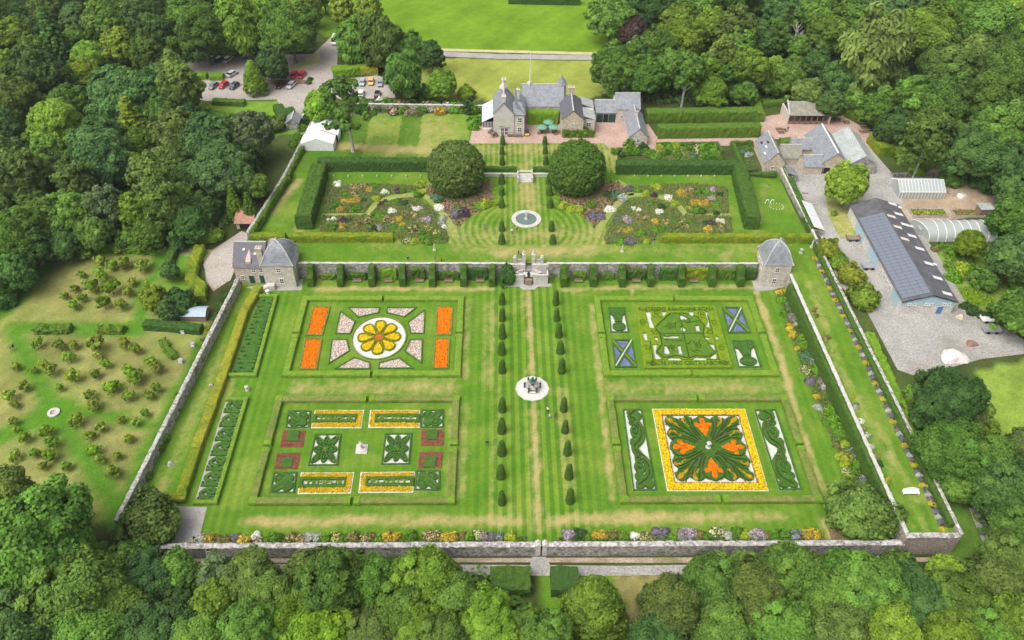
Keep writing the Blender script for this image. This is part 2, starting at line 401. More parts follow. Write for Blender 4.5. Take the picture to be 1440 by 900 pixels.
def ground():
    xs = np.concatenate([[-4000, -2000, -1000, -600, -420], np.arange(-320, 330, 1.6), [420, 600, 1000, 2000, 4000]])
    ys = np.concatenate([[-3000, -1200, -400, -100, 0], np.arange(30, 440, 1.6), [520, 700, 1000, 2000, 5000]])
    X, Y = np.meshgrid(xs, ys); x = X.ravel(); y = Y.ravel(); z = np.zeros_like(x)
    for i in range(len(x)):
        a, b = x[i], y[i]
        if YF - 1 < b < YT + 3 and lx(A0, A1, b) - .9 < a < lx(B0, B1, b) + 2.2: z[i] = -.6
        elif YF - 1 < b < YF + 2 and a < lx(C0, C1, b) + 1: z[i] = -.6
        elif YF < b < YH + 2.5 and west_x(b) - .5 < a < lx(C0, C1, min(b, YT)) - 1.7: z[i] = ZT - .35
        elif b > YH and west_x(b) < a < 64: z[i] = ZH - .2
        else: z[i] = gz(a, b) - .0
    col = np.zeros((len(x), 3)); col[:] = (.06, .085, .025)
    P = np.stack([x, y, z], 1); nz = n3(P, .11, 3.0) + .5 * n3(P, .37, 8.0)
    col *= (1 + .35 * nz)[:, None]
    def paint(pts, c, vary=.15, jit=1.2):
        w = W(pts); jx = jit * n3(P, .6, 2.0); jy = jit * n3(P, .55, 6.0); m = inpoly(x + jx, y + jy, w)
        col[m] = np.array(c)[None] * (1 + vary * nz[m])[:, None]; return m
    far = y > at(640, 72, ZH)[1]
    paint([(300, -60), (1100, -60), (905, 40), (850, 78), (560, 72), (470, 60), (400, 10)], (.13, .24, .018), .22)
    paint([(590, 80), (850, 80), (860, 126), (830, 140), (600, 140), (540, 110)], (.235, .285, .058), .22)
    paint([(250, 150), (420, 140), (430, 185), (330, 200), (280, 195)], (.14, .26, .03))
    paint([(0, 395), (60, 352), (235, 352), (238, 430), (300, 455), (158, 745), (60, 700), (-60, 680), (-60, 440)], (.235, .245, .082), .35)
    paint([(228, 350), (275, 350), (260, 430), (225, 430)], (.12, .25, .03))
    paint([(1370, 520), (1500, 500), (1500, 690), (1420, 660), (1385, 600)], (.2, .3, .05), .3)
    paint([(1155, 270), (1195, 290), (1215, 335), (1180, 335)], (.26, .27, .08), .3)
    paint([(1320, 345), (1440, 350), (1440, 450), (1350, 440), (1310, 370)], (.16, .24, .04), .4)
    paint([(1230, 250), (1330, 238), (1430, 258), (1400, 300), (1260, 300)], (.34, .27, .2), .25)
    paint([(760, 800), (880, 800), (900, 900), (760, 900)], (.12, .24, .025), .2)
    paint([(870, 810), (940, 808), (900, 840), (890, 890), (870, 890)], (.26, .24, .09), .3)
    paint([(1335, 660), (1362, 712), (1386, 768), (1350, 800), (1330, 790)], (.1, .2, .03), .3)
    m = paint([(760, 815), (800, 815), (815, 900), (755, 900)], (.11, .23, .02), .2)
    def soft(pts, c, w, s=1.0):
        d = dline(x, y, W(pts)); t = s * np.clip(2.2 * (1.1 - d / w) + .25 * n3(P, .8, 4.0), 0, 1)[:, None]; m2 = t[:, 0] > 0
        col[m2] = col[m2] * (1 - t[m2]) + np.array(c)[None] * t[m2]
    # rough orchard grass: green where it is lusher, mown paths between the plots
    t = np.clip(n3(P, .16, 12.0) * 1.0 + .15, 0, .55)[:, None]; om = inpoly(x, y, W([(0, 395), (60, 352), (235, 352), (238, 430), (300, 455), (158, 745), (60, 700), (-60, 680), (-60, 440)]))
    col[om] = col[om] * (1 - t[om]) + np.array((.17, .225, .05))[None] * t[om]
    MOWN = (.075, .2, .016)
    for pts, w in (([(75, 355), (20, 425), (-40, 470)], 2.6), ([(20, 470), (75, 575)], 2.3), ([(75, 578), (-20, 625)], 2.3), ([(75, 575), (150, 690), (170, 730)], 2.2), ([(215, 600), (100, 572), (75, 578)], 1.6),
                   ([(120, 465), (200, 460), (200, 400)], 2.0), ([(225, 355), (200, 450)], 1.6), ([(20, 460), (200, 465)], 2.0), ([(95, 352), (235, 356)], 1.6), ([(290, 470), (160, 725)], 1.2)): soft(pts, MOWN, w, .95)
    soft([(78, 582), (76, 583)], MOWN, 5.0)
    soft([(950, 400), (951, 400)], MOWN, .1)
    me = newmesh("ground", P, (np.arange(len(ys) - 1)[:, None, None] * len(xs) + np.arange(len(xs) - 1)[None, :, None] + np.array([0, 1, len(xs) + 1, len(xs)])[None, None]).reshape(-1, 4), ground_mat(), {"gcol": col}, True)
    o = bpy.data.objects.new("ground", me); COL.objects.link(o); o["kind"] = "structure"
def ground_mat():
    k = N("mixed_grass"); c = k.attr("gcol", "Vector"); b = k.noise(3.0, 4.0, .8); a = k.noise(.5, 4.0)
    c = k.mix(1.0, c, k.mix(k.ramp(b, .25, .75), (.6, .62, .6), (1.4, 1.35, 1.3)), 'MULTIPLY')
    c = k.mix(1.0, c, k.mix(k.ramp(a, .3, .7), (.85, .88, .85), (1.18, 1.12, 1.1)), 'MULTIPLY')
    return k.fin(c, .95, b, .8, .15, .05)
ground()

def lawn_mat():
    k = N("mown_lawn"); dry = k.attr("dry"); ph = k.attr("ph"); amp = k.attr("amp")
    g = k.mix(k.ramp(k.noise(.22, 5.0, .65), .35, .65), (.072, .17, .014), (.11, .21, .02))
    g = k.mix(k.ramp(k.noise(.09, 4.0), .5, .7), g, (.165, .24, .036))
    s = k.math('SINE', k.math('MULTIPLY', ph, 2 * PI)); s = k.ramp(s, -.45, .45)
    st = k.mix(s, (.76, .84, .85), (1.3, 1.19, 1.2))
    g = k.mix(amp, g, k.mix(1.0, g, st, 'MULTIPLY'))
    dn = k.math('ADD', dry, k.math('MULTIPLY', k.math('SUBTRACT', k.noise(.55, 6.0, .75), .5), 1.5))
    dn = k.math('ADD', dn, k.math('MULTIPLY', k.math('SUBTRACT', s, .5), k.math('MULTIPLY', amp, .22)))
    c = k.mix(k.ramp(dn, .3, 1.15), g, k.mix(k.noise(1.6, 4.0), (.27, .25, .085), (.42, .345, .16)))
    f = k.noise(4.5, 3.0, .8)
    c = k.mix(1.0, c, k.mix(k.ramp(f, .25, .75), (.72, .74, .72), (1.28, 1.26, 1.22)), 'MULTIPLY')
    c = k.mix(1.0, c, k.mix(k.ramp(k.noise(1.3, 4.0, .7), .3, .7), (.84, .86, .84), (1.16, 1.13, 1.12)), 'MULTIPLY')
    return k.fin(c, .95, f, .4, .06, .05)
LAWN = lawn_mat()
def lawn(name, c, z, cell, dry, ph, amp):
    """c: four world corners (near left, near right, far right, far left)"""
    c = [np.asarray(p, float)[:2] for p in c]
    nu = max(2, int(max(np.linalg.norm(c[1] - c[0]), np.linalg.norm(c[2] - c[3])) / cell)); nv = max(2, int(max(np.linalg.norm(c[3] - c[0]), np.linalg.norm(c[2] - c[1])) / cell))
    U, Vv = np.meshgrid(np.linspace(0, 1, nu + 1), np.linspace(0, 1, nv + 1)); u = U.ravel()[:, None]; v = Vv.ravel()[:, None]
    P = (c[0] * (1 - u) + c[1] * u) * (1 - v) + (c[3] * (1 - u) + c[2] * u) * v; x, y = P[:, 0], P[:, 1]
    V = np.stack([x, y, np.full_like(x, z)], 1); F = (np.arange(nv)[:, None, None] * (nu + 1) + np.arange(nu)[None, :, None] + np.array([0, 1, nu + 2, nu + 1])[None, None]).reshape(-1, 4)
    o = mk(name, V, F, LAWN, attrs={"dry": dry(x, y), "ph": ph(x, y), "amp": amp(x, y)}); o["kind"] = "structure"; return o
def drysegs(L, z):
    S = [([at(a, b, z) for a, b in pts], w, s) for pts, w, s in L]
    def fn(x, y):
        d = np.zeros_like(x); P = np.stack([x, y, 0 * x], 1); kx, ky = x + .5 * n3(P, .5, 3.), y + .5 * n3(P, .45, 7.); v = 1 + .5 * n3(P, .28, 1.) + .25 * n3(P, .9, 2.)
        for p, w, s in S: d = np.maximum(d, s * v * np.exp(-(dline(kx, ky, p) / w) ** 2))
        return d
    return fn
XC = at(748, 547, 0)[0]
low_dry = drysegs([
    ([(740, 412), (745, 470), (747, 525)], 1.1, .85), ([(750, 572), (752, 640), (756, 745)], 1.3, .85),
    ([(440, 407), (560, 406), (690, 407)], 1.0, .95), ([(790, 408), (900, 404), (1062, 404)], 1.0, .85), ([(888, 404), (890, 416)], .8, .8),
    ([(345, 735), (470, 732), (730, 732)], 1.5, .85), ([(775, 733), (880, 728), (980, 727)], 1.6, .95), ([(1000, 728), (1095, 726)], 1.4, .7),
    ([(1064, 412), (1098, 505), (1118, 575)], 1.0, 1.1), ([(1118, 575), (1140, 640), (1162, 700)], .9, .75), ([(1160, 735), (1170, 755)], 1.4, 1.0),
    ([(655, 425), (650, 530)], 1.4, .6), ([(690, 430), (686, 540)], 2.0, .45), ([(790, 550), (800, 690)], 1.8, .5), ([(832, 430), (845, 560), (860, 700)], 1.0, .75),
    ([(420, 545), (640, 544)], 2.6, .62), ([(860, 545), (1090, 543)], 2.6, .55), ([(935, 538), (938, 552)], 1.2, .7), ([(640, 575), (634, 700)], 1.4, .75), ([(655, 570), (648, 700)], 1.2, .5),
    ([(345, 480), (318, 560), (300, 650)], 1.0, .45), ([(312, 490), (280, 570), (225, 690)], 1.6, .5), ([(700, 540), (690, 720)], 1.0, .35), ([(1125, 600), (1145, 690)], .8, .8)], 0.0)
def low_amp(x, y):
    a = np.clip(1.4 - np.abs(x - XC) / 11.5, 0, 1)
    w = np.exp(-((x + 50.5) / 3.0) ** 2) * .6; e = np.exp(-((x - 66) / 3) ** 2) * .4
    return np.clip(a + w + e, .18, 1)
lawn("lower_garden_lawn", [(lx(A0, A1, YF) - .2, YF), (lx(B0, B1, YF) + .2, YF), (lx(B0, B1, YT) + .2, YT + .3), (lx(A0, A1, YT) - .2, YT + .3)], 0.0, .55, lambda x, y: low_dry(x, y) + .06, lambda x, y: x / 1.75, low_amp)
POND = at(740, 308, ZT)
HR = abs(at(622, 343, ZT)[0] - POND[0])
up_dry = drysegs([([(640, 350), (1060, 352)], 2.0, .3), ([(700, 355), (830, 352)], 2.5, .65), ([(1020, 362), (1030, 355)], 2.0, .5), ([(740, 255), (745, 290)], 2.6, .6), ([(640, 330), (835, 330)], 4.0, .35), ([(380, 300), (430, 240)], 1.6, .75), ([(520, 340), (560, 345)], 3, .3), ([(1075, 262), (1060, 330)], 1.6, .3), ([(420, 330), (440, 270)], 2.0, .5), ([(850, 340), (1110, 345)], 1.5, .3)], ZT)
def up_r(x, y): return np.hypot(x - POND[0], (y - POND[1] + 4) * 1.0)
def up_ph(x, y): r = up_r(x, y); return np.where((np.abs(x - POND[0]) < 7.2), x / 1.5, r / 1.75)
def up_amp(x, y): return np.where((np.abs(x - POND[0]) < 7.2) & (y > POND[1] - 9), .75, np.where((up_r(x, y) < HR) & (y > at(740, 344, ZT)[1]) & (y < POND[1] + 16), .75, .06))
UL0, UL1 = at(335, 352, ZT), at(405, 245, ZT)
lawn("terrace_lawn", [(UL0[0], YT + .3), (lx(C0, C1, YT) - .4, YT + .3), (at(1102, 245, ZT)[0], YH), (UL1[0], YH)], ZT, .5, lambda x, y: up_dry(x, y) + .16 + .12 * (up_r(x, y) < HR), up_ph, up_amp)
ho_dry = drysegs([([(470, 205), (600, 212)], 2.5, .9), ([(602, 170), (600, 215)], 2.6, .5), ([(610, 170), (640, 215)], 6, .35), ([(660, 210), (850, 212)], 4, .45), ([(740, 205), (740, 236)], 2, .6), ([(660, 232), (850, 232)], 1.5, .5), ([(530, 180), (560, 180)], 6, .25), ([(850, 205), (870, 235)], 3, .6)], ZH)
HX = [at(x, 190, ZH)[0] for x in (516, 561, 590, 660)]
def ho_ph(x, y): return np.where(x < HX[3], np.where((x < HX[0]), .25, np.where(x < HX[1], .75, np.where(x < HX[2], .25, x / 1.6))), x / 1.5)
def ho_ph2(x, y): return np.where(x < HX[3], np.where(x < HX[0], .75, np.where(x < HX[1], .25, np.where(x < HX[2], .75, .3))), x / 1.5)
lawn("house_lawn", [(at(405, 243, ZH)[0], YH), (at(868, 243, ZH)[0], YH), (at(868, 160, ZH)[0], at(700, 160, ZH)[1]), (at(452, 160, ZH)[0], at(700, 160, ZH)[1])], ZH, .55, lambda x, y: ho_dry(x, y) + .2, ho_ph2, lambda x, y: np.where(x < HX[3], 1.0, .85))
ea_dry = drysegs([([(1140, 400), (1180, 520), (1290, 700)], 1.6, .42), ([(1290, 720), (1300, 745)], 3, .3), ([(1250, 640), (1262, 665)], 1.8, .6)], ZT)
lawn("east_walk_lawn", [(lx(B0, B1, YF) + .35, YF + .4), (lx(C0, C1, YF) - .35, YF + .4), (lx(C0, C1, YT) - .4, YT + .3), (lx(B0, B1, YT) + .35, YT + .3)], ZT, .6, lambda x, y: ea_dry(x, y) + .1, lambda x, y: x / 2.4, lambda x, y: np.full_like(x, .25))

# paths, yards and drives
drape("back_road", [(565, 70), (700, 76), (848, 78), (905, 84), (905, 93), (848, 85), (700, 83), (565, 77)], TARMAC, .05)
drape("road_verge", [(565, 67), (848, 74), (905, 80), (905, 84), (848, 78), (565, 70.5)], rough_mat("dry_verge", (.4, .36, .17), (.5, .46, .25), .5, 4), .04)
drape("car_park", [(232, 100), (285, 80), (350, 78), (440, 76), (468, 50), (478, 50), (474, 90), (478, 112), (530, 106), (552, 112), (556, 138), (480, 140), (450, 128), (440, 140), (418, 175), (400, 175), (390, 140), (290, 142), (232, 130)], CARPK, .05)
drape("dry_island", [(400, 100), (425, 86), (448, 72), (452, 88), (440, 96), (405, 101)], rough_mat("dry_verge", 0, 0), .07)
drape("mulch_bed", [(372, 112), (432, 113), (430, 118), (374, 120)], MULCH, .07)
drape("side_path", [(850, 128), (880, 110), (884, 112), (860, 132), (845, 132)], CARPK, .05)
drape("house_courtyard", [(660, 202), (664, 182), (690, 165), (900, 165), (905, 192), (1075, 192), (1075, 204), (855, 208), (850, 202)], PINK, .05)
drape("courtyard_path", [(896, 175), (912, 175), (928, 200), (1010, 199), (1012, 219), (900, 218)], PINK, .055)
drape("steading_yard", [(1068, 165), (1100, 160), (1175, 158), (1262, 205), (1225, 212), (1200, 190), (1130, 196), (1070, 196)], PINK, .055)
drape("work_yard", [(1095, 215), (1120, 200), (1220, 205), (1260, 250), (1275, 300), (1320, 360), (1360, 430), (1440, 478), (1440, 498), (1380, 505), (1290, 530), (1262, 520), (1220, 440), (1180, 400), (1160, 345), (1110, 250)], YARD, .05)
drape("dirt_loop", [(1262, 290), (1300, 300), (1380, 298), (1420, 262), (1440, 262), (1440, 275), (1400, 302), (1330, 310), (1280, 312), (1290, 330), (1270, 320)], DIRT, .055)
drape("grass_island", [(1160, 272), (1186, 288), (1212, 332), (1182, 336), (1166, 308)], rough_mat("rough_dry_grass", (.2, .25, .05), (.36, .32, .12), .5, 4), .08)
drape("orchard_track", [(135, 341), (270, 345), (298, 352), (340, 325), (352, 330), (332, 372), (322, 395), (300, 410), (290, 396), (286, 366), (240, 355), (135, 350)], DIRT, .05)
drape("gravel_forecourt", [(298, 354), (338, 326), (352, 330), (336, 362), (324, 395), (296, 405), (286, 372)], CARPK, .07)
drape("front_path", [(300, 793), (600, 794), (760, 795), (880, 796), (1000, 794), (1160, 790), (1160, 798), (1000, 807), (880, 810), (760, 810), (600, 807), (300, 803)], TARMAC, .09)
drape("wall_foot_bank", [(200, 786), (600, 785), (1000, 784), (1320, 784), (1320, 790), (1000, 792), (760, 791), (600, 791), (200, 792)], DIRT, .04)
drape("gate_approach", [(748, 783), (768, 783), (775, 798), (745, 798)], TARMAC, .06)
drape("woodland_path", [(1362, 715), (1376, 715), (1402, 765), (1384, 768)], TARMAC, .05)
slabs("corner_paving", AT([(250, 712), (291, 713), (278, 766), (228, 768)], 0), .025, PAVE)
slabs("house_apron", AT([(345, 404), (426, 392), (424, 408), (370, 409)], 0), .025, PAVE)
slabs("pavilion_apron", AT([(1055, 388), (1105, 388), (1108, 402), (1085, 408), (1062, 410)], 0), .025, PAVE)
slabs("corner_gravel_path", AT([(1165, 745), (1185, 745), (1192, 768), (1172, 768)], 0), .02, MULCH)

# ------------------------------------------------------------------ garden walls
WPROF = [(-.5, -.3), (-.5, .5), (-.5, 1.0), (.5, 1.0), (.5, .5), (.5, -.3)]
CPROF = [(-.5, 0), (-.5, .6), (-.3, 1.0), (.3, 1.0), (.5, .6), (.5, 0)]
def wall(name, label, path, w, h, mat, cope, ch=.22, rough=.06, group=None, base=0.0):
    """a coped wall; path of ground points, h to the underside of the coping"""
    p0 = path[0]; r = thing(name, label, "wall", (p0[0], p0[1], p0[2]), group)
    V, F = sweep(path, w, h, rough=rough, seg=1.2, prof=WPROF); mk("wall_face", V, F, mat, r)
    V, F = sweep([(p[0], p[1], p[2] + h - .02) for p in path], w + .16, ch, rough=rough * 1.3, seg=.7, prof=CPROF); mk("coping", V, F, cope, r)
    return r
gx1, gx2 = at(755, 770, 0)[0], at(766, 770, 0)[0]
XWF, XEF = lx(A0, A1, YF) - .3, lx(B0, B1, YF)
wall("front_wall", "long lichened rubble wall at the foot of the lower garden, west of its gate", [(at(195, 770, 0)[0], YF, -.3), (at(255, 770, 0)[0], YF, -.3), (at(256, 770, 0)[0] + 1.5, YF, -.3), (gx1, YF, -.3)], .9, 2.7, STONEW, LICHEN, .3)
wall("front_wall", "long lichened rubble wall at the foot of the lower garden, east of its gate", [(gx2, YF, -.3), (XEF - 5, YF, -.3), (XEF, YF, -.3)], .9, 2.7, STONEW, LICHEN, .3)
xo = lx(C0, C1, YF)
wall("front_wall", "tall pinkish corner wall closing the end of the raised east walk", [(XEF - .5, YF, -.4), (xo, YF, -.4)], .9, ZT + .9, STONEP, LICHEN, .3)
gt = thing("garden_gate", "small iron gate between stone piers in the front wall", "gate", ((gx1 + gx2) / 2, YF, -.3))
for x in (gx1 + .1, gx2 - .1): B().box(x - .45, x + .45, YF - .55, YF + .55, -.3, 2.9).lathe((x, YF, 2.9), [(.55, 0), (.5, .25), (.2, .4), (.3, .7), (.05, .95)], 8).mk("gate_pier", ASHLAR, gt)
b = B()
for i in range(9): t = gx1 + .6 + (gx2 - gx1 - 1.2) * i / 8; b.box(t - .025, t + .025, YF - .03, YF + .03, -.2, 1.9)
b.box(gx1 + .5, gx2 - .5, YF - .04, YF + .04, .1, .2).box(gx1 + .5, gx2 - .5, YF - .04, YF + .04, 1.6, 1.7); b.mk("gate_leaf", DARK, gt)
wall("west_wall", "weathered grey garden wall between the orchard and the lower garden", [(A0[0], A0[1] + 2, 0), (A0[0], A0[1], 0), (A1[0], A1[1], 0)], .7, 2.6, STONEW, LICHEN, .25)
wall("east_retaining_wall", "hedge-clad retaining wall below the raised east walk", [(B0[0], B0[1], 0), (B1[0], B1[1], 0), (XEF, YF, 0)], .6, ZT + .35, STONEW, COPE, .2)
wall("outer_east_wall", "outer wall with hedge along the raised east walk beside the work yard", [(C0[0], C0[1], ZT - .3), (C1[0], C1[1], ZT - .3), (xo, YF, ZT - .3)], .5, 1.4, STONEW, LICHEN, .25)
e0, e1 = at(1098, 236, ZT + 2), at(1149, 337, ZT + 2)
wall("upper_east_wall", "tall white-topped wall between terrace hedge and work yard", [(e0[0], e0[1], ZT - .2), (e1[0], e1[1], ZT - .2)], .45, 2.2, STONEW, COPE, .25)
u0, u1, u2 = U0, U1, U2
wall("upper_west_wall", "ivy-grown boundary wall running from the marquee down to the tiled shed", [(u0[0], u0[1], ZH - .3), (u1[0], u1[1], ZT - .3), (u2[0], u2[1], ZT - .3)], .6, 2.4, STONEW, LICHEN, .25)
n0, n1 = at(480, 146, ZH + 2), at(684, 149, ZH + 2)
wall("north_wall", "long straight wall behind the shrub border beside the house", [(n0[0], n0[1], ZH - .2), (n1[0], n1[1], ZH - .2)], .5, 2.3, STONEW, COPE, .22)
wall("car_park_wall", "low wall climbing from the marquee to the car park", [G(425, 172), G(440, 135)], .45, 1.2, STONEW, COPE, .18)
# retaining wall of the terrace
rx = [at(x, 371, ZT)[0] for x in (418, 716, 770, 1066)]
for i, (a, c, n) in enumerate(((rx[0], rx[1], "west"), (rx[2], rx[3], "east"))):
    wall("terrace_retaining_wall", "rubble retaining wall with pale coping, %s of the double stair" % n, [(a, YT + .12, 0), (c, YT + .12, 0)], .42, ZT + .1, STONEW, COPE, .16)
# clipped yew buttresses standing against it
def buttress(px, top=None, mat=H_YEW):
    x = at(px, 371, ZT)[0]; w, h, dpt = 1.7 * random.uniform(.93, 1.08), ZT + .35, 3.4
    prof = [(-.5, 0), (-.5, .5), (-.48, .93), (-.38, 1), (0, 1.02), (.38, 1), (.48, .93), (.5, .5), (.5, 0)]
    P = resample([(x, YT - .4, 0), (x, YT - .4 - dpt, 0)], .3, False); V = []
    for i, p in enumerate(P):
        t = i / (len(P) - 1); hh = h * (1.0 if t < .45 else 1.0 - .42 * min(1, (t - .45) / .15)) ; ww = w * (1 if t < .5 else .92)
        V += [(p[0] + q * ww, p[1], z * hh) for q, z in prof]
    V = np.array(V); k = len(prof); n = len(P); V += rng.normal(0, .05, V.shape); V[:, 0] += .07 * n3(V, 1.7, px)
    F = [[i * k + j, (i + 1) * k + j, (i + 1) * k + j + 1, i * k + j + 1] for i in range(n - 1) for j in range(k - 1)] + [list(range(k)), [(n - 1) * k + j for j in range(k)][::-1]]
    return tag(mk("yew_buttress", V, F, mat), "clipped yew buttress standing out from the terrace retaining wall", "hedge", "yew buttresses along the terrace wall")
for px in (437, 479, 523, 566, 608, 652, 692): buttress(px)
for px in (793, 834, 875, 915, 958, 1001, 1041): buttress(px)
# climbers on the wall are built with the plants

# ------------------------------------------------------------------ double stair
def stair():
    X0, X1 = at(716, 390, 1)[0], at(770, 390, 1)[0]; xc = (X0 + X1) / 2; Y1 = YT - .35; Y0 = at(744, 400, 0)[1]; D = Y1 - Y0
    r = thing("double_stair", "pale stone double stair with gate piers in the middle of the terrace wall", "staircase", (xc, Y0, 0))
    b = B(); b.box(X0, xc - 1.1, Y0, Y1, 0, 2.0); b.box(xc + 1.1, X1, Y0, Y1, 0, 2.0); b.box(xc - 1.1, xc + 1.1, Y0 + 1.2, Y1, 0, 2.0); b.mk("stair_block", ASHLAR, r)
    b = B(); b.box(X0 - .9, X1 + .9, Y0 - .9, Y0 + .2, 0, .12); b.prism([(xc - 2.2, Y0 - .9), (xc + 2.2, Y0 - .9), (xc + 1.4, Y0 - 2.0), (xc - 1.4, Y0 - 2.0)], 0, .1); b.mk("base_slab", PAVE, r)
    wx = (X1 - X0) / 2
    b = B(); b.prism([(xc - wx * .62, Y0 + D * .55), (xc - .9, Y0 + D * .16), (xc + .9, Y0 + D * .16), (xc + wx * .62, Y0 + D * .55), (xc + .9, Y1 - .2), (xc - .9, Y1 - .2)], 2.0, 2.12); b.mk("landing", rough_mat("landing_paving", (.44, .43, .41), (.6, .58, .55), 1.6, 6), r)
    # parapets around the landing and along the front
    def rail(name, pts, h=.85, z=2.0, w=.32):
        V, F = sweep([(p[0], p[1], z) for p in pts], w, h, rough=0, seg=3, prof=[(-.5, 0), (-.5, .8), (-.7, .82), (-.7, 1), (.7, 1), (.7, .82), (.5, .8), (.5, 0)]); mk(name, V, F, COPE, r)
    for s in (-1, 1):
        rail("parapet", [(xc + s * 1.0, Y0 + .35), (xc + s * wx * .66, Y0 + D * .52), (xc + s * 1.3, Y1 - .1)])
        rail("parapet", [(xc + s * 1.25, Y0 + .15), (xc + s * (wx - .15), Y0 + .15), (xc + s * (wx - .15), Y1)], .9)
        for i in range(9):
            t = i / 9.; B().box(min(xc + s * (wx * .92), xc + s * wx * .70), max(xc + s * (wx * .92), xc + s * wx * .70), Y0 + D * .35 + t * D * .6, Y0 + D * .35 + (t + .11) * D * .6, 1.98, 2.15 + t * 1.9).mk("step", PAVE, r)
    B().box(xc - .9, xc + .9, Y0 - .3, Y0 + 1.2, .05, 1.5).box(xc - .55, xc + .55, Y0 - .45, Y0 - .28, .05, 1.7).mk("fountain_niche", rough_mat("mossy_niche", (.2, .16, .12), (.34, .26, .2), 2, 6), r)
    B().lathe((xc, Y0 + .5, 2.0), [(.3, 0), (.35, .3), (.15, .5), (.45, .9), (.3, 1.25), (.05, 1.5)], 10).mk("bronze_urn", DARK, r)
    # upper piers, balustrade and steps through the terrace edge
    for s in (-1, 1):
        x = xc + s * 1.15
        B().box(x - .38, x + .38, YT + .1, YT + .86, ZT - .05, ZT + 2.5).box(x - .48, x + .48, YT, YT + .96, ZT + 2.5, ZT + 2.66).lathe((x, YT + .48, ZT + 2.66), [(.4, 0), (.26, .4), (.32, .65), (.1, 1.05), (.02, 1.35)], 8).mk("gate_pier", ASHLAR, r)
        bb = B(); bb.box(min(x + s * .42, x + s * 1.7), max(x + s * .42, x + s * 1.7), YT + .3, YT + .6, ZT + .85, ZT + 1.05); bb.box(min(x + s * .42, x + s * 1.7), max(x + s * .42, x + s * 1.7), YT + .3, YT + .6, ZT - .05, ZT + .15)
        for i in range(5): bb.lathe((x + s * (.55 + i * .26), YT + .45, ZT + .15), [(.08, 0), (.15, .25), (.07, .5), (.1, .7)], 6)
        bb.mk("balustrade", COPE, r)
        x2 = x + s * 2.05; B().box(x2 - .35, x2 + .35, YT + .1, YT + .8, ZT - .05, ZT + 1.5).lathe((x2, YT + .45, ZT + 1.5), [(.5, 0), (.45, .2), (.15, .35), (.35, .6), (.02, .9)], 8).mk("end_pier", COPE, r)
    for i in range(8): B().box(xc - .7, xc + .7, YT - .3 + i * .35, YT + .05 + i * .35, 2.1 + i * .02, 2.3 + (ZT - 2.35) * (i + 1) / 8).mk("step", PAVE, r)
    B().box(rx[1] - .2, xc - .75, YT - .3, YT + .4, 0, ZT - .02).mk("back_wall", ASHLAR, r); B().box(xc + .75, rx[2] + .2, YT - .3, YT + .4, 0, ZT - .02).mk("back_wall", ASHLAR, r)
stair()
# upper short flight of steps between the two terrace levels, with low walls and hedges
def steps2():
    a, c = at(729, 248, ZT)[0], at(747, 248, ZT)[0]; r = thing("garden_steps", "short flight of pale stone steps climbing to the house lawn", "steps", ((a + c) / 2, YH - 3, ZT))
    for i in range(7): B().box(a, c, YH - 3.2 + i * .62, YH - 2.56 + i * .62 + .06, ZT, ZT + (ZH - ZT + .06) * (i + 1) / 7).mk("step", COPE, r)
    for x in (a - .35, c + .05): B().box(x, x + .3, YH - 3.3, YH + 1.4, ZT, ZH + .45).box(x - .08, x + .38, YH - 3.6, YH - 3.0, ZT, ZH + .7).mk("side_wall", COPE, r)
    for s, (p, q) in (("west", (at(676, 248, ZT)[0], a - .4)), ("east", (c + .4, at(790, 248, ZT)[0]))):
        wall("low_terrace_wall", "low pale stone wall under a clipped hedge, %s of the short steps" % s, [(p, YH - .25, ZT), (q, YH - .25, ZT)], .5, ZH - ZT - .1, ASHLAR, COPE, .15)
        tag(hedge([(p, YH + 1.0, ZH - .05), (q, YH + 1.0, ZH - .05)], 1.3, 1.2, H_YEW), "low yew hedge on the wall %s of the short steps" % s, "hedge")
steps2()

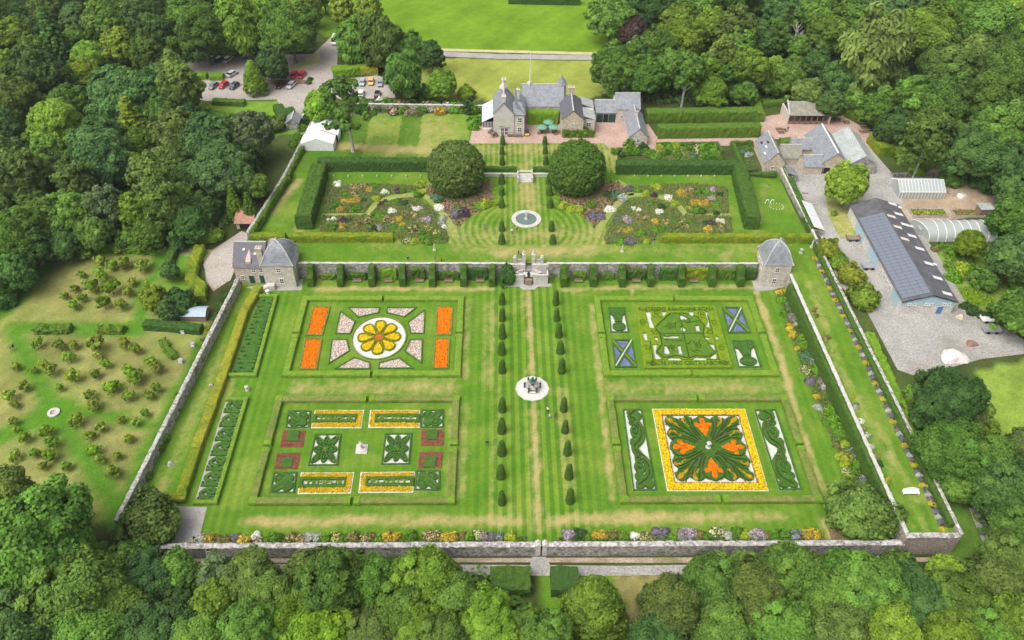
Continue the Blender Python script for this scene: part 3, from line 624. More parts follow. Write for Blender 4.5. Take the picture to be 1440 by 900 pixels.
# ------------------------------------------------------------------ parterre helpers
class Q:
    """a panel given by four picture corners (near left, near right, far right, far left) on the lawn"""
    def __init__(s, *c, z=0.0):
        s.c = [at(p[0], p[1], z)[:2] for p in c]; s.z = z
    def __call__(s, u, v):
        u = np.asarray(u, float)[..., None]; v = np.asarray(v, float)[..., None]; c = s.c
        return (c[0] * (1 - u) + c[1] * u) * (1 - v) + (c[3] * (1 - u) + c[2] * u) * v
    def poly(s, uv): return [tuple(s(u, v)) for u, v in uv]
    @property
    def size(s): return np.linalg.norm(s.c[1] - s.c[0]), np.linalg.norm(s.c[3] - s.c[0])
    def rect(s, m=0.0):
        w, h = s.size; a, b = m / w, m / h; return s.poly([(a, b), (1 - a, b), (1 - a, 1 - b), (a, 1 - b)])
    def center(s): return s(.5, .5)
def raster(name, q, mask, h, mat, parent, cell=.16, z=.03, rough=.05, smooth=1):
    """clipped planting whose plan is a mask over the panel: level top, upright sides"""
    w, l = q.size; nu, nv = int(w / cell), int(l / cell)
    U, V = np.meshgrid((np.arange(nu) + .5) / nu, (np.arange(nv) + .5) / nv); m = mask(U, V) if callable(mask) else mask
    if not m.any(): return None
    gu, gv = np.meshgrid(np.arange(nu + 1) / nu, np.arange(nv + 1) / nv); P = q(gu, gv).reshape(-1, 2); K = (nu + 1) * (nv + 1)
    P3 = np.concatenate([P, np.zeros((K, 1))], 1); zt = z + h + rough * (n3(P3, 1.4, 3.0) + rng.normal(0, .35, K))
    # pull top verts on the border down a touch so that edges are rounded
    pad = np.pad(m, 1); full = pad[:-1, :-1] & pad[1:, :-1] & pad[:-1, 1:] & pad[1:, 1:]; zt = zt - np.where(full.ravel(), 0, .12 * h)
    V3 = np.concatenate([np.concatenate([P, zt[:, None]], 1), np.concatenate([P, np.full((K, 1), z - .02)], 1)])
    F = []; jj, ii = np.nonzero(m); a = jj * (nu + 1) + ii; F.append(np.stack([a, a + 1, a + nu + 2, a + nu + 1], 1))
    for dj, di, e in ((-1, 0, (0, 1)), (1, 0, (nu + 2, nu + 1)), (0, 1, (1, nu + 2)), (0, -1, (nu + 1, 0))):
        nb = pad[1 + dj:pad.shape[0] - 1 + dj, 1 + di:pad.shape[1] - 1 + di]; j2, i2 = np.nonzero(m & ~nb); a = j2 * (nu + 1) + i2
        F.append(np.stack([a + e[0] + K, a + e[1] + K, a + e[1], a + e[0]], 1))
    F = np.concatenate(F); used = np.unique(F); remap = np.full(2 * K, -1); remap[used] = np.arange(len(used))
    return mk(name, V3[used], remap[F], mat, parent)
def raster_tufts(name, q, mask, color, parent, spacing=.26, size=.17, h=.2, z=.05):
    w, l = q.size; nu, nv = int(w / spacing), int(l / spacing)
    U, V = np.meshgrid((np.arange(nu) + .5) / nu, (np.arange(nv) + .5) / nv); U = U + rng.uniform(-.4, .4, U.shape) / nu; V = V + rng.uniform(-.4, .4, V.shape) / nv
    m = mask(U, V); 
    if not m.any(): return None
    P = q(U[m], V[m]); Vv, F, t = tuft_mesh(P[:, 0], P[:, 1], size, h, z); o = mk(name, Vv, F, M_BLOOM, parent, attrs={"tint": t}); o.color = (*color, 1); o["kind"] = "stuff"; return o
def ell(U, V, cu, cv, ru, rv, ang=0.0):
    c, s = math.cos(ang), math.sin(ang); x, y = U - cu, V - cv; return ((x * c + y * s) / ru) ** 2 + ((-x * s + y * c) / rv) ** 2
def spiral(cx, cy, r0, r1, a0, a1, n=26): return [(cx + (r0 + (r1 - r0) * t) * math.cos(a0 + (a1 - a0) * t), cy + (r0 + (r1 - r0) * t) * math.sin(a0 + (a1 - a0) * t)) for t in np.linspace(0, 1, n)]
def cat(pts, n=8):
    p = [np.array(x, float) for x in pts]; p = [2 * p[0] - p[1]] + p + [2 * p[-1] - p[-2]]; out = []
    for i in range(1, len(p) - 2):
        for t in np.linspace(0, 1, n, endpoint=False): out.append(tuple(.5 * ((2 * p[i]) + (-p[i - 1] + p[i + 1]) * t + (2 * p[i - 1] - 5 * p[i] + 4 * p[i + 1] - p[i + 2]) * t * t + (-p[i - 1] + 3 * p[i] - 3 * p[i + 1] + p[i + 2]) * t ** 3)))
    return out + [tuple(p[-2])]
def panel(name, label, cat_, q, group=None, floor=GRAVELW, zf=.03, frame=None):
    c = q.center(); r = thing(name, label, cat_, (c[0], c[1], 0), group)
    if floor is not None: slabs("bed_floor", q.rect(), zf, floor, r)
    if frame is not None:
        V, F = sweep([(*p, .0) for p in q.rect(.18)], .32, .34, closed=True, rough=.03, seg=.5); mk("edging_hedge", V, F, frame, r)
    return r
YELLOW, ORANGE, GOLDC = (.80, .56, .012), (.84, .245, .006), (.66, .45, .02)
# the low hedge around each quarter: four angled runs, a gap in the middle of every side
XA = [at(412, 475, 0)[0], 0]; 
def frame_hedges(x0, x1, y0, y1, mat, endmat, who, piers=False, gap=.75, w=1.45, h=.85):
    xm, ym = (x0 + x1) / 2, (y0 + y1) / 2
    for cx, cy, nm in ((x0, y1, "house-side west"), (x1, y1, "house-side east"), (x0, y0, "gate-side west"), (x1, y0, "gate-side east")):
        sx = 1 if cx < xm else -1; sy = 1 if cy < ym else -1; ix, iy = cx + sx * w / 2, cy + sy * w / 2
        path = [(xm - sx * gap, iy, 0), (ix, iy, 0), (ix, ym - sy * gap, 0)]
        r = thing("parterre_hedge", "low angled box hedge at the %s corner of %s" % (nm, who), "hedge", (cx, cy, 0))
        V, F = sweep(path, w, h, rough=.05, seg=.5); mk("hedge_run", V, F, mat, r)
        for p, q_ in ((path[0], (sx, 0)), (path[2], (0, sy))):
            a, b = p[0] - q_[0] * .1, p[1] - q_[1] * .1
            V, F = sweep([(a - .55 * q_[0], b - .55 * q_[1], 0), (a + .55 * q_[0], b + .55 * q_[1], 0)], w + .18, h + .1, rough=.04, seg=.3); mk("end_block", V, F, endmat, r)
        if piers: V, F = sweep([(ix - .7, iy, 0), (ix + .7, iy, 0)], w + .12, h + .08, rough=.04, seg=.3); mk("corner_block", V, F, endmat, r)

for a, c in ((UL1[0] - .5, at(676, 248, ZT)[0]), (at(790, 248, ZT)[0], at(1102, 245, ZT)[0])):
    V = [(a, YH - 1.6, ZT - .05), (c, YH - 1.6, ZT - .05), (c, YH + .1, ZH + .012), (a, YH + .1, ZH + .012)]; mk("grass_bank", V, [[0, 1, 2, 3]], LAWN)["kind"] = "structure"
PX = [np.mean([at(425, 420, 0)[0], at(399, 531, 0)[0], at(388, 562, 0)[0], at(350, 711, 0)[0]]), np.mean([at(655, 419, 0)[0], at(646, 531, 0)[0], at(640, 710, 0)[0]]),
      np.mean([at(836, 421, 0)[0], at(849, 530, 0)[0], at(870, 708, 0)[0]]), np.mean([at(1056, 420, 0)[0], at(1095, 530, 0)[0], at(1107, 560, 0)[0], at(1158, 707, 0)[0]])]
PY = [at(720, 710, 0)[1], at(720, 559, 0)[1], at(720, 531, 0)[1], at(720, 419, 0)[1]]
Pnames = ["the marigold wheel parterre", "the heraldic crest parterre", "the sundial parterre", "the orange lily parterre"]
frame_hedges(PX[0], PX[1], PY[2], PY[3], H_BOX, H_BOX, Pnames[0]); frame_hedges(PX[2], PX[3], PY[2], PY[3], H_BOX, H_BOX, Pnames[1])
frame_hedges(PX[0], PX[1], PY[0], PY[1], H_PALE, H_BOX, Pnames[2], True); frame_hedges(PX[2], PX[3], PY[0], PY[1], H_PALE, H_BOX, Pnames[3], True)
def crop(ox, oy, k): return lambda pts: [(ox + x / k, oy + y / k) for x, y in pts]
def ring4(c, pts): p = c(pts); return Q(p[3], p[2], p[1], p[0])        # given far left, far right, near right, near left
# ---- parterre of the marigold wheel
c1 = crop(300, 330, 4)
for i, (pts, wh) in enumerate((([(565, 410), (653, 410), (610, 565), (527, 565)], "house-side west"), ([(520, 588), (608, 588), (578, 757), (489, 757)], "gate-side west"), ([(1262, 410), (1345, 410), (1333, 563), (1254, 563)], "house-side east"), ([(1250, 588), (1325, 588), (1318, 752), (1240, 752)], "gate-side east"))):
    q = ring4(c1, pts); r = panel("marigold_bed", "solid orange marigold bed at the %s corner of the wheel parterre" % wh, "flower bed", q, "orange marigold beds", SOIL, .03, None)
    V, F = sweep([(*p, .0) for p in q.rect(-.1)], .3, .28, closed=True, rough=.03, seg=.5); mk("edging_hedge", V, F, H_PALE, r)
    tuft_obj("marigold_flowers", q.rect(.1), .21, .165, .22, .05, ORANGE, r)
wheel = thing("wheel_parterre_panel", "yellow eight-petalled flower on white gravel, the centre of the wheel parterre", "flower bed", (*at(533.2, 475, 0)[:2], 0))
WC = at(533.2, 475, 0)[:2]; RX = 36.7 * depth_of((*WC, 0)) / FPX; RY = (at(533, 446, 0)[1] - at(533, 504.3, 0)[1]) / 2
b = B(); b.prism([(WC[0] + RX * math.cos(t), WC[1] + RY * math.sin(t)) for t in np.linspace(0, 2 * PI, 64, endpoint=False)], 0, .03); b.mk("gravel_circle", GRAVELW, wheel)
V, F = sweep([(WC[0] + RX * 1.03 * math.cos(t), WC[1] + RY * 1.03 * math.sin(t), 0) for t in np.linspace(0, 2 * PI, 72, endpoint=False)], .3, .3, closed=True, rough=.02, seg=2); mk("ring_edging", V, F, H_PALE, wheel)
H_OLIVE = hedge_mat("olive_box", (.13, .15, .015), (.24, .25, .02)); 
for k in range(8):
    a = PI / 2 + k * PI / 4 + .03; L0, L1 = .17, .80; ca, sa = math.cos(a), math.sin(a)
    def pet(t, w):   # teardrop outline, t round the petal
        r_ = (L0 + L1) / 2 + (L1 - L0) / 2 * math.cos(t); ww = w * math.sin(t) * (.62 + .45 * math.cos(t)); return (WC[0] + RX * (r_ * ca - ww * sa), WC[1] + RY * (r_ * sa + ww * ca))
    out = [pet(t, .265) for t in np.linspace(0, 2 * PI, 40, endpoint=False)]; inn = [pet(t, .225) for t in np.linspace(0, 2 * PI, 40, endpoint=False)]
    V, F = sweep([(*p, .03) for p in out], .36, .38, closed=True, rough=.03, seg=2); o = mk("petal_hedge", V, F, H_OLIVE, wheel)
    slabs("petal_soil", inn, .045, H_OLIVE, wheel); tuft_obj("petal_flowers", inn, .2, .2, .26, .05, YELLOW, wheel)
tuft_obj("centre_flowers", [(WC[0] + RX * .15 * math.cos(t), WC[1] + RY * .15 * math.sin(t)) for t in np.linspace(0, 2 * PI, 20)], .2, .16, .25, .05, (.78, .2, .02), wheel)
V, F = sweep([(WC[0] + RX * .17 * math.cos(t), WC[1] + RY * .17 * math.sin(t), .03) for t in np.linspace(0, 2 * PI, 24, endpoint=False)], .3, .36, closed=True, rough=.02, seg=2); mk("centre_hedge", V, F, H_OLIVE, wheel)
WED = [[(760, 412), (935, 412), (930, 440), (815, 466)], [(980, 412), (1142, 412), (1075, 464), (975, 440)], [(1190, 425), (1184, 557), (1112, 557), (1096, 495)], [(1176, 590), (1170, 722), (1078, 657), (1108, 592)],
       [(1045, 695), (1122, 753), (930, 753), (935, 722)], [(795, 692), (880, 722), (880, 756), (686, 756)], [(668, 592), (750, 590), (765, 655), (650, 727)], [(715, 433), (797, 490), (770, 558), (688, 558)]]
WN = ["north-north-west", "north-north-east", "east upper", "east lower", "south-south-east", "south-south-west", "west lower", "west upper"]
for i, w in enumerate(WED):
    p = [tuple(at(*x, 0)[:2]) for x in c1(w)]; m = np.mean(p, 0); r = thing("gravel_wedge", "pink-planted gravel wedge around the yellow flower of the wheel parterre", "flower bed", (m[0], m[1], 0), "planted wedges of the wheel parterre")
    slabs("bed_floor", p, .03, GRAVELP, r); tuft_obj("low_plants", p, .5, .16, .12, .03, (.34, .2, .22), r); tuft_obj("pale_plants", p, .55, .15, .11, .03, (.66, .6, .5), r)
    V, F = sweep([(*x, 0) for x in p], .28, .26, closed=True, rough=.02, seg=.5); mk("edging_hedge", V, F, H_BOXD, r)
# ---- heraldic parterre
c2 = crop(820, 380, 4.8)
def thistle(pts, wh):
    q = ring4(c2, pts); r = panel("thistle_panel", "box thistle on white gravel, %s corner of the heraldic parterre" % wh, "flower bed", q, None, GRAVELW, .03, H_BOXD)
    def m(U, V):
        u = np.abs(U - .5); a = (ell(U, V, .5, .22, .36, .16) < 1) | (ell(U, V, .5, .42, .2, .14) < 1) | ((V > .42) & (V < .92) & (u < .16 + .55 * (V - .42))) ; a |= (ell(u, V, .3, .8, .14, .13) < 1)
        cut = (np.abs(ell(U, V, .5, .22, .27, .09) - 1) < .18) | (np.abs(ell(u, V, .22, .72, .1, .12) - 1) < .12) | ((np.abs(V - .40) < .02) & (u < .2)); return a & ~cut & (U > .06) & (U < .94) & (V > .05) & (V < .95)
    raster("thistle_hedge", q, m, .5, H_BOXD, r, .13)
thistle([(170, 255), (278, 255), (312, 424), (182, 424)], "far west"); thistle([(1000, 478), (1145, 475), (1205, 660), (1045, 660)], "near east")
def saltire(pts, wh):
    q = ring4(c2, pts); r = panel("saltire_panel", "blue flowered saltire panel, %s corner of the heraldic parterre" % wh, "flower bed", q, None, SOIL, .03, H_BOXD)
    m = lambda U, V: (np.minimum(np.abs(U - V), np.abs(U + V - 1)) > .14) & (np.abs(U - .5) < .43) & (np.abs(V - .5) < .43); raster_tufts("blue_flowers", q, m, (.2, .24, .46), r, .2, .16, .16)
    raster("inner_hedge", q, lambda U, V: (np.minimum(np.abs(U - V), np.abs(U + V - 1)) < .13) & (np.minimum(np.abs(U - V), np.abs(U + V - 1)) > .035), .34, H_BOXD, r, .12)
    for pp in ([(.04, .04), (.96, .96)], [(.04, .96), (.96, .04)]):
        V, F = sweep([(*q(*p), .0) for p in pp], .26, .42, rough=.02, seg=.6); mk("saltire_band", V, F, GRAVELW if pp[0][1] < .5 else H_PALE, r)
saltire([(190, 470), (330, 470), (365, 660), (215, 660)], "near west"); saltire([(935, 252), (1068, 252), (1130, 428), (980, 428)], "far east")
q = ring4(c2, [(350, 245), (890, 245), (1008, 665), (412, 668)]); crest = panel("crest_panel", "clipped box coat of arms with lettered border on white gravel", "flower bed", q, None, GRAVELW, .03, None)
def crest_masks():
    GV = [[(.114, .9), (.18, .9), (.172, .77), (.2, .62), (.133, .62)], [(.31, .9), (.39, .9), (.33, .81), (.31, .82)], [(.52, .84), (.57, .84), (.64, .77), (.53, .76)], [(.63, .9), (.71, .9), (.71, .83), (.66, .84)], [(.85, .9), (.895, .9), (.86, .62), (.81, .64), (.855, .74)],
          [(.035, .54), (.085, .54), (.09, .42), (.05, .42)], [(.17, .48), (.21, .48), (.215, .42), (.175, .42)], [(.77, .48), (.82, .47), (.82, .43), (.79, .43)], [(.9, .5), (.93, .48), (.935, .43), (.89, .43)], [(.5, .62), (.53, .66), (.57, .6), (.55, .56), (.51, .56)], [(.68, .66), (.735, .67), (.735, .56), (.69, .56)], [(.27, .5), (.34, .48), (.38, .5), (.47, .5), (.46, .455), (.28, .45)],
          [(.135, .36), (.195, .36), (.16, .24), (.225, .13), (.14, .13)], [(.25, .22), (.27, .34), (.3, .34), (.33, .22), (.29, .2)], [(.425, .2), (.42, .33), (.46, .35), (.47, .2)], [(.27, .125), (.45, .125), (.42, .155), (.3, .16)], [(.56, .125), (.74, .125), (.72, .155), (.6, .16)], [(.8, .37), (.86, .36), (.845, .13), (.755, .13), (.84, .23)]]
    sh = [(.2, .62), (.3, .74), (.42, .86), (.60, .86), (.74, .80), (.80, .66), (.76, .5), (.79, .38), (.86, .24), (.76, .16), (.62, .18), (.52, .14), (.40, .18), (.24, .15), (.17, .24), (.25, .36), (.25, .52)]
    def gravel(U, V):
        m = np.zeros(U.shape, bool)
        for g_ in GV: m |= inpoly(U, V, g_)
        return m
    dk = [[(.34, .66), (.38, .60)], [(.30, .63), (.35, .64)], [(.46, .70), (.44, .62)], [(.60, .42), (.66, .32), (.7, .42)], [(.56, .27), (.60, .24), (.64, .27), (.7, .22)], [(.55, .36), (.59, .40)], [(.5, .74), (.6, .7), (.72, .73), (.78, .7)], [(.3, .78), (.22, .86)], [(.8, .86), (.77, .79), (.83, .78)], [(.2, .82), (.25, .78)], [(.36, .3), (.38, .24)], [(.53, .85), (.53, .16)], [(.27, .53), (.76, .53)], [(.26, .43), (.5, .41)], [(.11, .115), (.88, .115)], [(.115, .12), (.115, .4)], [(.87, .12), (.88, .88)], [(.12, .915), (.88, .915)]]
    def groove(U, V):
        d = dline(U, V, sh + [sh[0]]) < .009
        for k in dk + [spiral(a_, b_, .01, .045, s_, s_ + 8) for a_, b_, s_ in ((.25, .88, 0), (.8, .85, 2), (.07, .3, 1), (.07, .72, 3), (.93, .3, 0), (.92, .7, 2), (.4, .66, 1), (.66, .33, 0), (.36, .3, 2), (.62, .74, 3), (.19, .54, 1), (.84, .55, 0), (.1, .06, 0), (.92, .06, 1))]: d |= dline(U, V, k) < .0055
        return d
    inn = lambda U, V: inpoly(U, V, sh) & ~gravel(U, V) & ~groove(U, V); raster("border_hedge", q, lambda U, V: ~inpoly(U, V, sh) & ~gravel(U, V) & ~groove(U, V), .5, H_CREST, crest, .13)
    raster("shield_hedge", q, inn, .5, hedge_mat("shield_box", (.085, .19, .022), (.14, .26, .028)), crest, .13); raster("groove_soil", q, groove, .06, H_BOXD, crest, .13)
crest_masks()
def letters(name, text, p0, p1, height, z, mat, parent, depth=.12):
    """box or gravel letters standing on a bed, reading from p0 to p1"""
    cu = bpy.data.curves.new(name, 'FONT'); cu.body = text; cu.size = 1.0; cu.extrude = .5; ob = bpy.data.objects.new(name, cu); COL.objects.link(ob); bpy.context.view_layer.update()
    me = bpy.data.meshes.new_from_object(ob.evaluated_get(bpy.context.evaluated_depsgraph_get())); bpy.data.objects.remove(ob)
    V = np.array([v.co[:] for v in me.vertices]); F = [list(p.vertices) for p in me.polygons]; bpy.data.meshes.remove(me)
    V[:, 0] -= V[:, 0].min(); V[:, 0] /= V[:, 0].max(); V[:, 1] -= V[:, 1].min(); V[:, 1] /= V[:, 1].max(); a, c = np.array(p0[:2]), np.array(p1[:2]); d = c - a; n = np.array([-d[1], d[0]]) / np.linalg.norm(d)
    P = a[None] + d[None] * V[:, :1] + n[None] * V[:, 1:2] * height; return mk(name, np.concatenate([P, (z + depth * (V[:, 2:] + .5))], 1), F, mat, parent)
letters("lettering", "SUSTENTO SANGUINE SIGNA", q(.03, .90), q(.97, .90), 1.1, .5, H_BOXD, crest, .16); letters("lettering", "MERCES HAEC CERTA LABORUM", q(.03, .035), q(.97, .035), 1.1, .5, H_BOXD, crest, .16)
# ---- sundial parterre
c3 = crop(340, 530, 4.5)
def corner_leaf(pts, du, dv, wh):
    q = ring4(c3, pts); r = panel("leaf_panel", "square box leaf panel on white gravel, %s corner of the sundial parterre" % wh, "flower bed", q, None, GRAVELW, .03, H_BOXD)
    def m(U, V):
        u = U if du > 0 else 1 - U; v = V if dv > 0 else 1 - V; s = PI / 4     # motif grows from the inner corner towards the outer one
        a = (ell(u, v, .66, .66, .38, .17, s) < 1) | (ell(u, v, .3, .68, .25, .2, .9) < 1) | (ell(u, v, .68, .3, .25, .2, .6) < 1) | (ell(u, v, .3, .3, .2, .2) < 1); cut = (np.abs(ell(u, v, .3, .68, .15, .11, .9) - 1) < .16) | (np.abs(ell(u, v, .68, .3, .15, .11, .6) - 1) < .16) | ((np.abs(u - v) < .015) & (u > .5))
        return a & ~cut
    raster("leaf_hedge", q, m, .5, H_BOXD, r, .13); p = [q(t if du > 0 else 1 - t, t if dv > 0 else 1 - t) for t in (.4, .8)]; V, F = sweep([(*x, .03) for x in p], .16, .3, rough=.02, seg=.4); mk("soil_vein", V, F, MULCH, r)
corner_leaf([(290, 215), (440, 215), (428, 328), (276, 328)], -1, 1, "far west"); corner_leaf([(1135, 210), (1280, 208), (1278, 325), (1130, 325)], 1, 1, "far east")
corner_leaf([(202, 605), (352, 605), (335, 740), (175, 740)], -1, -1, "near west"); corner_leaf([(1105, 592), (1255, 592), (1255, 722), (1090, 722)], 1, -1, "near east")
def star(pts, wh):
    q = ring4(c3, pts); r = panel("rosette_panel", "box rosette of eight petals on white gravel, %s of the sundial" % wh, "flower bed", q, None, GRAVELW, .03, H_BOXD)
    PT = [(a, .40 if k % 2 == 0 else .31, .115 if k % 2 else .10) for k, a in enumerate(np.arange(8) * PI / 4 + PI / 4)]
    def m(U, V):
        a = np.zeros(U.shape, bool); cut = np.zeros(U.shape, bool)
        for an, L, w in PT:
            x, y = (U - .5) * math.cos(an) + (V - .5) * math.sin(an), -(U - .5) * math.sin(an) + (V - .5) * math.cos(an); k_ = 1.18 if abs(math.cos(2 * an)) < .5 else 1
            e = ((x - L * k_ / 2 - .04) / (L * k_ / 2 + .06)) ** 2 + (y / w) ** 2; a |= e < 1; cut |= (np.abs(((x - L * k_ / 2 - .07) / (L * k_ / 2 * .7)) ** 2 + (y / (w * .42)) ** 2 - 1) < .32)
        return a & ~cut & (np.abs(U - .5) < .47) & (np.abs(V - .5) < .47)
    raster("rosette_hedge", q, m, .52, H_BOXD, r, .12); b = B(); b.lathe((*q.center(), .03), [(.45, 0), (.45, .4), (.2, .5)], 10); b.mk("rosette_boss", MULCH, r)
star([(462, 365), (630, 362), (608, 565), (418, 567)], "west"); star([(905, 360), (1080, 358), (1062, 558), (880, 560)], "east")
def redsq(pts, hu, hv, wh):
    q = ring4(c3, pts); r = panel("red_bedding_square", "dull red bedding square with green box block, %s of the sundial parterre" % wh, "flower bed", q, None, MULCH, .03, None)
    inner = lambda U, V: (np.abs(U - .5) < .24) & ((V > .34) if hv > 0 else (V < .66)) & (V > .05) & (V < .97); raster_tufts("red_flowers", q, lambda U, V: ~inner(U, V), (.33, .12, .085), r, .22, .15, .22); raster("box_block", q, inner, .42, H_BOXD, r, .14)
redsq([(262, 342), (405, 342), (388, 447), (242, 447)], 0, 1, "far west side"); redsq([(222, 484), (374, 482), (352, 585), (208, 585)], 0, -1, "near west side"); redsq([(1135, 335), (1278, 335), (1276, 438), (1133, 438)], 0, 1, "far east side"); redsq([(1125, 478), (1275, 476), (1262, 578), (1112, 580)], 0, -1, "near east side")
def wordbar(pts, word, open_end, wh):
    q = ring4(c3, pts); r = panel("lettered_bed", "yellow-edged bed with box lettering, %s of the sundial parterre" % wh, "flower bed", q, None, GRAVELW, .03, None)
    eu, ev = (.12, .27)
    def yel(U, V): m = (V < ev) | (V > 1 - ev) | ((U > 1 - eu) if open_end > 0 else (U < eu)); return m & (U > .02) & (U < .98) & (V > .05) & (V < .95)
    def hed(U, V):
        a = (V > ev) & (V < 1 - ev) & ((U < 1 - eu) if open_end > 0 else (U > eu)); s = (V > .40) & (V < .60) & ((U > .07) & (U < .84) if open_end > 0 else (U > .16) & (U < .93)); return a & ~s
    raster_tufts("yellow_flowers", q, yel, GOLDC, r, .22, .18, .28); raster("box_surround", q, hed, .5, H_BOXD, r, .12)
    a, c = (.11, .80) if open_end > 0 else (.2, .89); letters("lettering", word, q(a, .42), q(c, .42), np.linalg.norm(q(.5, .58) - q(.5, .42)), .03, H_BOX, r, .42)
wordbar([(463, 210), (775, 210), (755, 325), (437, 325)], "TEMPUS", 1, "far west"); wordbar([(812, 210), (1128, 210), (1125, 323), (800, 323)], "FUGIT", -1, "far east"); wordbar([(375, 605), (712, 605), (690, 738), (352, 742)], "TEMPUS", 1, "near west"); wordbar([(752, 603), (1095, 600), (1085, 732), (738, 735)], "FUGIT", -1, "near east")
def sundial():
    q = ring4(c3, [(728, 430), (797, 430), (793, 490), (720, 490)]); c = q.center(); r = thing("sundial", "tall carved stone sundial on a square stepped base in its parterre", "sundial", (c[0], c[1], 0)); w = q.size[0] / 2
    B().box(c[0] - w, c[0] + w, c[1] - w, c[1] + w, 0, .2).mk("base_step", ASHLAR, r); B().box(c[0] - w * .7, c[0] + w * .7, c[1] - w * .7, c[1] + w * .7, .2, .42).mk("base_step", ASHLAR, r)
    B().lathe((*c, .42), [(.5, 0), (.4, .2), (.25, .4), (.2, .9), (.35, 1.05)], 8).mk("shaft", ASHLAR, r); B().lathe((*c, 1.46), [(.25, 0), (.45, .25), (.45, .5), (.2, .7)], 8).mk("dial_head", COPE, r); B().lathe((*c, 2.14), [(.1, 0), (.2, .2), (.03, .6)], 8).mk("finial", COPE, r)
sundial()
# ---- orange lily parterre
c4 = crop(860, 570, 4.966)
q = ring4(c4, [(282, 25), (932, 25), (1098, 600), (388, 600)]); lily = panel("lily_parterre_panel", "great square of scrolled box with four orange lilies inside a yellow border", "flower bed", q, None, GRAVELW, .03, None)
EB = .085
raster_tufts("yellow_border_flowers", q, lambda U, V: (np.maximum(np.abs(U - .5), np.abs(V - .5)) > .5 - EB) & (np.maximum(np.abs(U - .5), np.abs(V - .5)) < .488), YELLOW, lily, .22, .2, .3)
raster("border_foliage", q, lambda U, V: (np.maximum(np.abs(U - .5), np.abs(V - .5)) > .5 - EB) & (np.maximum(np.abs(U - .5), np.abs(V - .5)) < .487), .14, H_OLIVE, lily, .2)
def fold(U, V):
    x, y = np.abs((U - .5) / (.5 - EB)), np.abs((V - .5) / (.5 - EB)); return np.maximum(x, y), np.minimum(x, y)     # eight-fold: x the long axis
def lilies(U, V):
    x, y = fold(U, V); m = (ell(x, y, .60, 0, .13, .12) < 1) | (ell(x, y, .79, .0, .10, .075) < 1) | (ell(x, y, .66, .15, .085, .07, .6) < 1) | ((x > .30) & (x < .56) & (y < .15 * (x - .30) / .26)); return m
def drops(U, V):
    x, y = fold(U, V); m = (ell(x, y, .82, .82, .11, .07, PI / 4) < 1) | (ell(x, y, .70, .70, .14, .035, PI / 4) < 1); m |= (ell(x, y, .80, .44, .11, .075, .2) < 1) & ~(ell(x, y, .77, .38, .11, .065, .2) < 1); m |= (dseg(x, y, (.62, .36), (.74, .43)) < .02); return m
def grooves(U, V):
    x, y = fold(U, V); d = np.full(U.shape, 9.0)
    for pts in (cat([(.2, .14), (.4, .25), (.6, .33), (.76, .35), (.90, .40), (.90, .50), (.78, .54), (.62, .48), (.42, .36), (.25, .24), (.2, .17)]), cat([(.30, .12), (.45, .2), (.62, .26), (.8, .25), (.90, .14)]), cat([(.36, .33), (.5, .45), (.66, .57), (.84, .66), (.95, .72)])): d = np.minimum(d, dline(x, y, pts))
    return d < .017
def scroll(U, V):
    x, y = fold(U, V); lim = .83 + .11 * np.abs(np.cos(2.5 * PI * y)) - .05 * (np.abs(y - 1) < .0); m = (x < lim) & (np.hypot(x, y) > .075); return m & ~grooves(U, V) & ~lilies(U, V) & ~drops(U, V)
H_LILY = hedge_mat("lily_box", (.045, .125, .02), (.085, .19, .026))
raster("scroll_hedge", q, scroll, .55, H_LILY, lily, .13); raster("inner_edging", q, lambda U, V: (np.maximum(np.abs(U - .5), np.abs(V - .5)) > .5 - EB - .012) & (np.maximum(np.abs(U - .5), np.abs(V - .5)) < .5 - EB), .3, MULCH, lily, .12)
raster("soil", q, lambda U, V: lilies(U, V) | drops(U, V) | grooves(U, V), .02, SOIL, lily, .13, rough=0); raster_tufts("orange_flowers", q, lilies, ORANGE, lily, .17, .17, .4); raster_tufts("yellow_flowers", q, drops, (.62, .4, .02), lily, .17, .14, .36)
B().lathe((*q.center(), 0), [(.6, 0), (.55, .4), (.2, .5), (.2, 1.3), (.5, 1.6), (.1, 1.9)], 10).mk("stone_vase", COPE, lily)
def scrollpanel(pts, flip, wh):
    q = ring4(c4, pts); r = panel("scroll_panel", "tall box scroll panel on white gravel, %s of the orange lily square" % wh, "flower bed", q, None, GRAVELW, .03, H_BOXD)
    f = (lambda U: 1 - U) if flip else (lambda U: U)
    sp = cat([(.3, .06), (.75, .16), (.80, .3), (.45, .42), (.35, .52), (.70, .62), (.72, .76), (.35, .9), (.62, .97)])
    def m(U, V):
        u = f(U); a = dline(u * .34, V, [(x * .34, y) for x, y in sp]) < .052; 
        for cu, cv, ru, rv in ((.44, .27, .25, .075), (.42, .37, .16, .04), (.48, .7, .25, .08), (.4, .82, .18, .04), (.72, .07, .2, .05), (.35, .16, .2, .05), (.3, .57, .15, .045), (.72, .9, .18, .05), (.35, .95, .16, .035)): a |= ell(u, V, cu, cv, ru, rv) < 1
        cut = dline(u * .34, V, [(x * .34, y) for x, y in sp]) < .009
        for cx, cy, s in ((.45, .29, 1), (.46, .71, 1), (.45, .39, -1), (.42, .83, -1)): cut |= dline(u * .34, V, spiral(cx * .34, cy, .012, .062, 0, s * 7.5)) < .0065
        return a & ~cut & (U > .05) & (U < .95) & (V > .02) & (V < .98)
    raster("scroll_hedge", q, m, .5, H_LILY, r, .12); raster("soil_line", q, lambda U, V: dline(f(U) * .34, V, [(x * .34, y) for x, y in sp]) < .012, .06, MULCH, r, .1)
scrollpanel([(75, 30), (212, 30), (318, 598), (148, 600)], False, "west"); scrollpanel([(992, 32), (1148, 30), (1332, 592), (1170, 597)], True, "east")
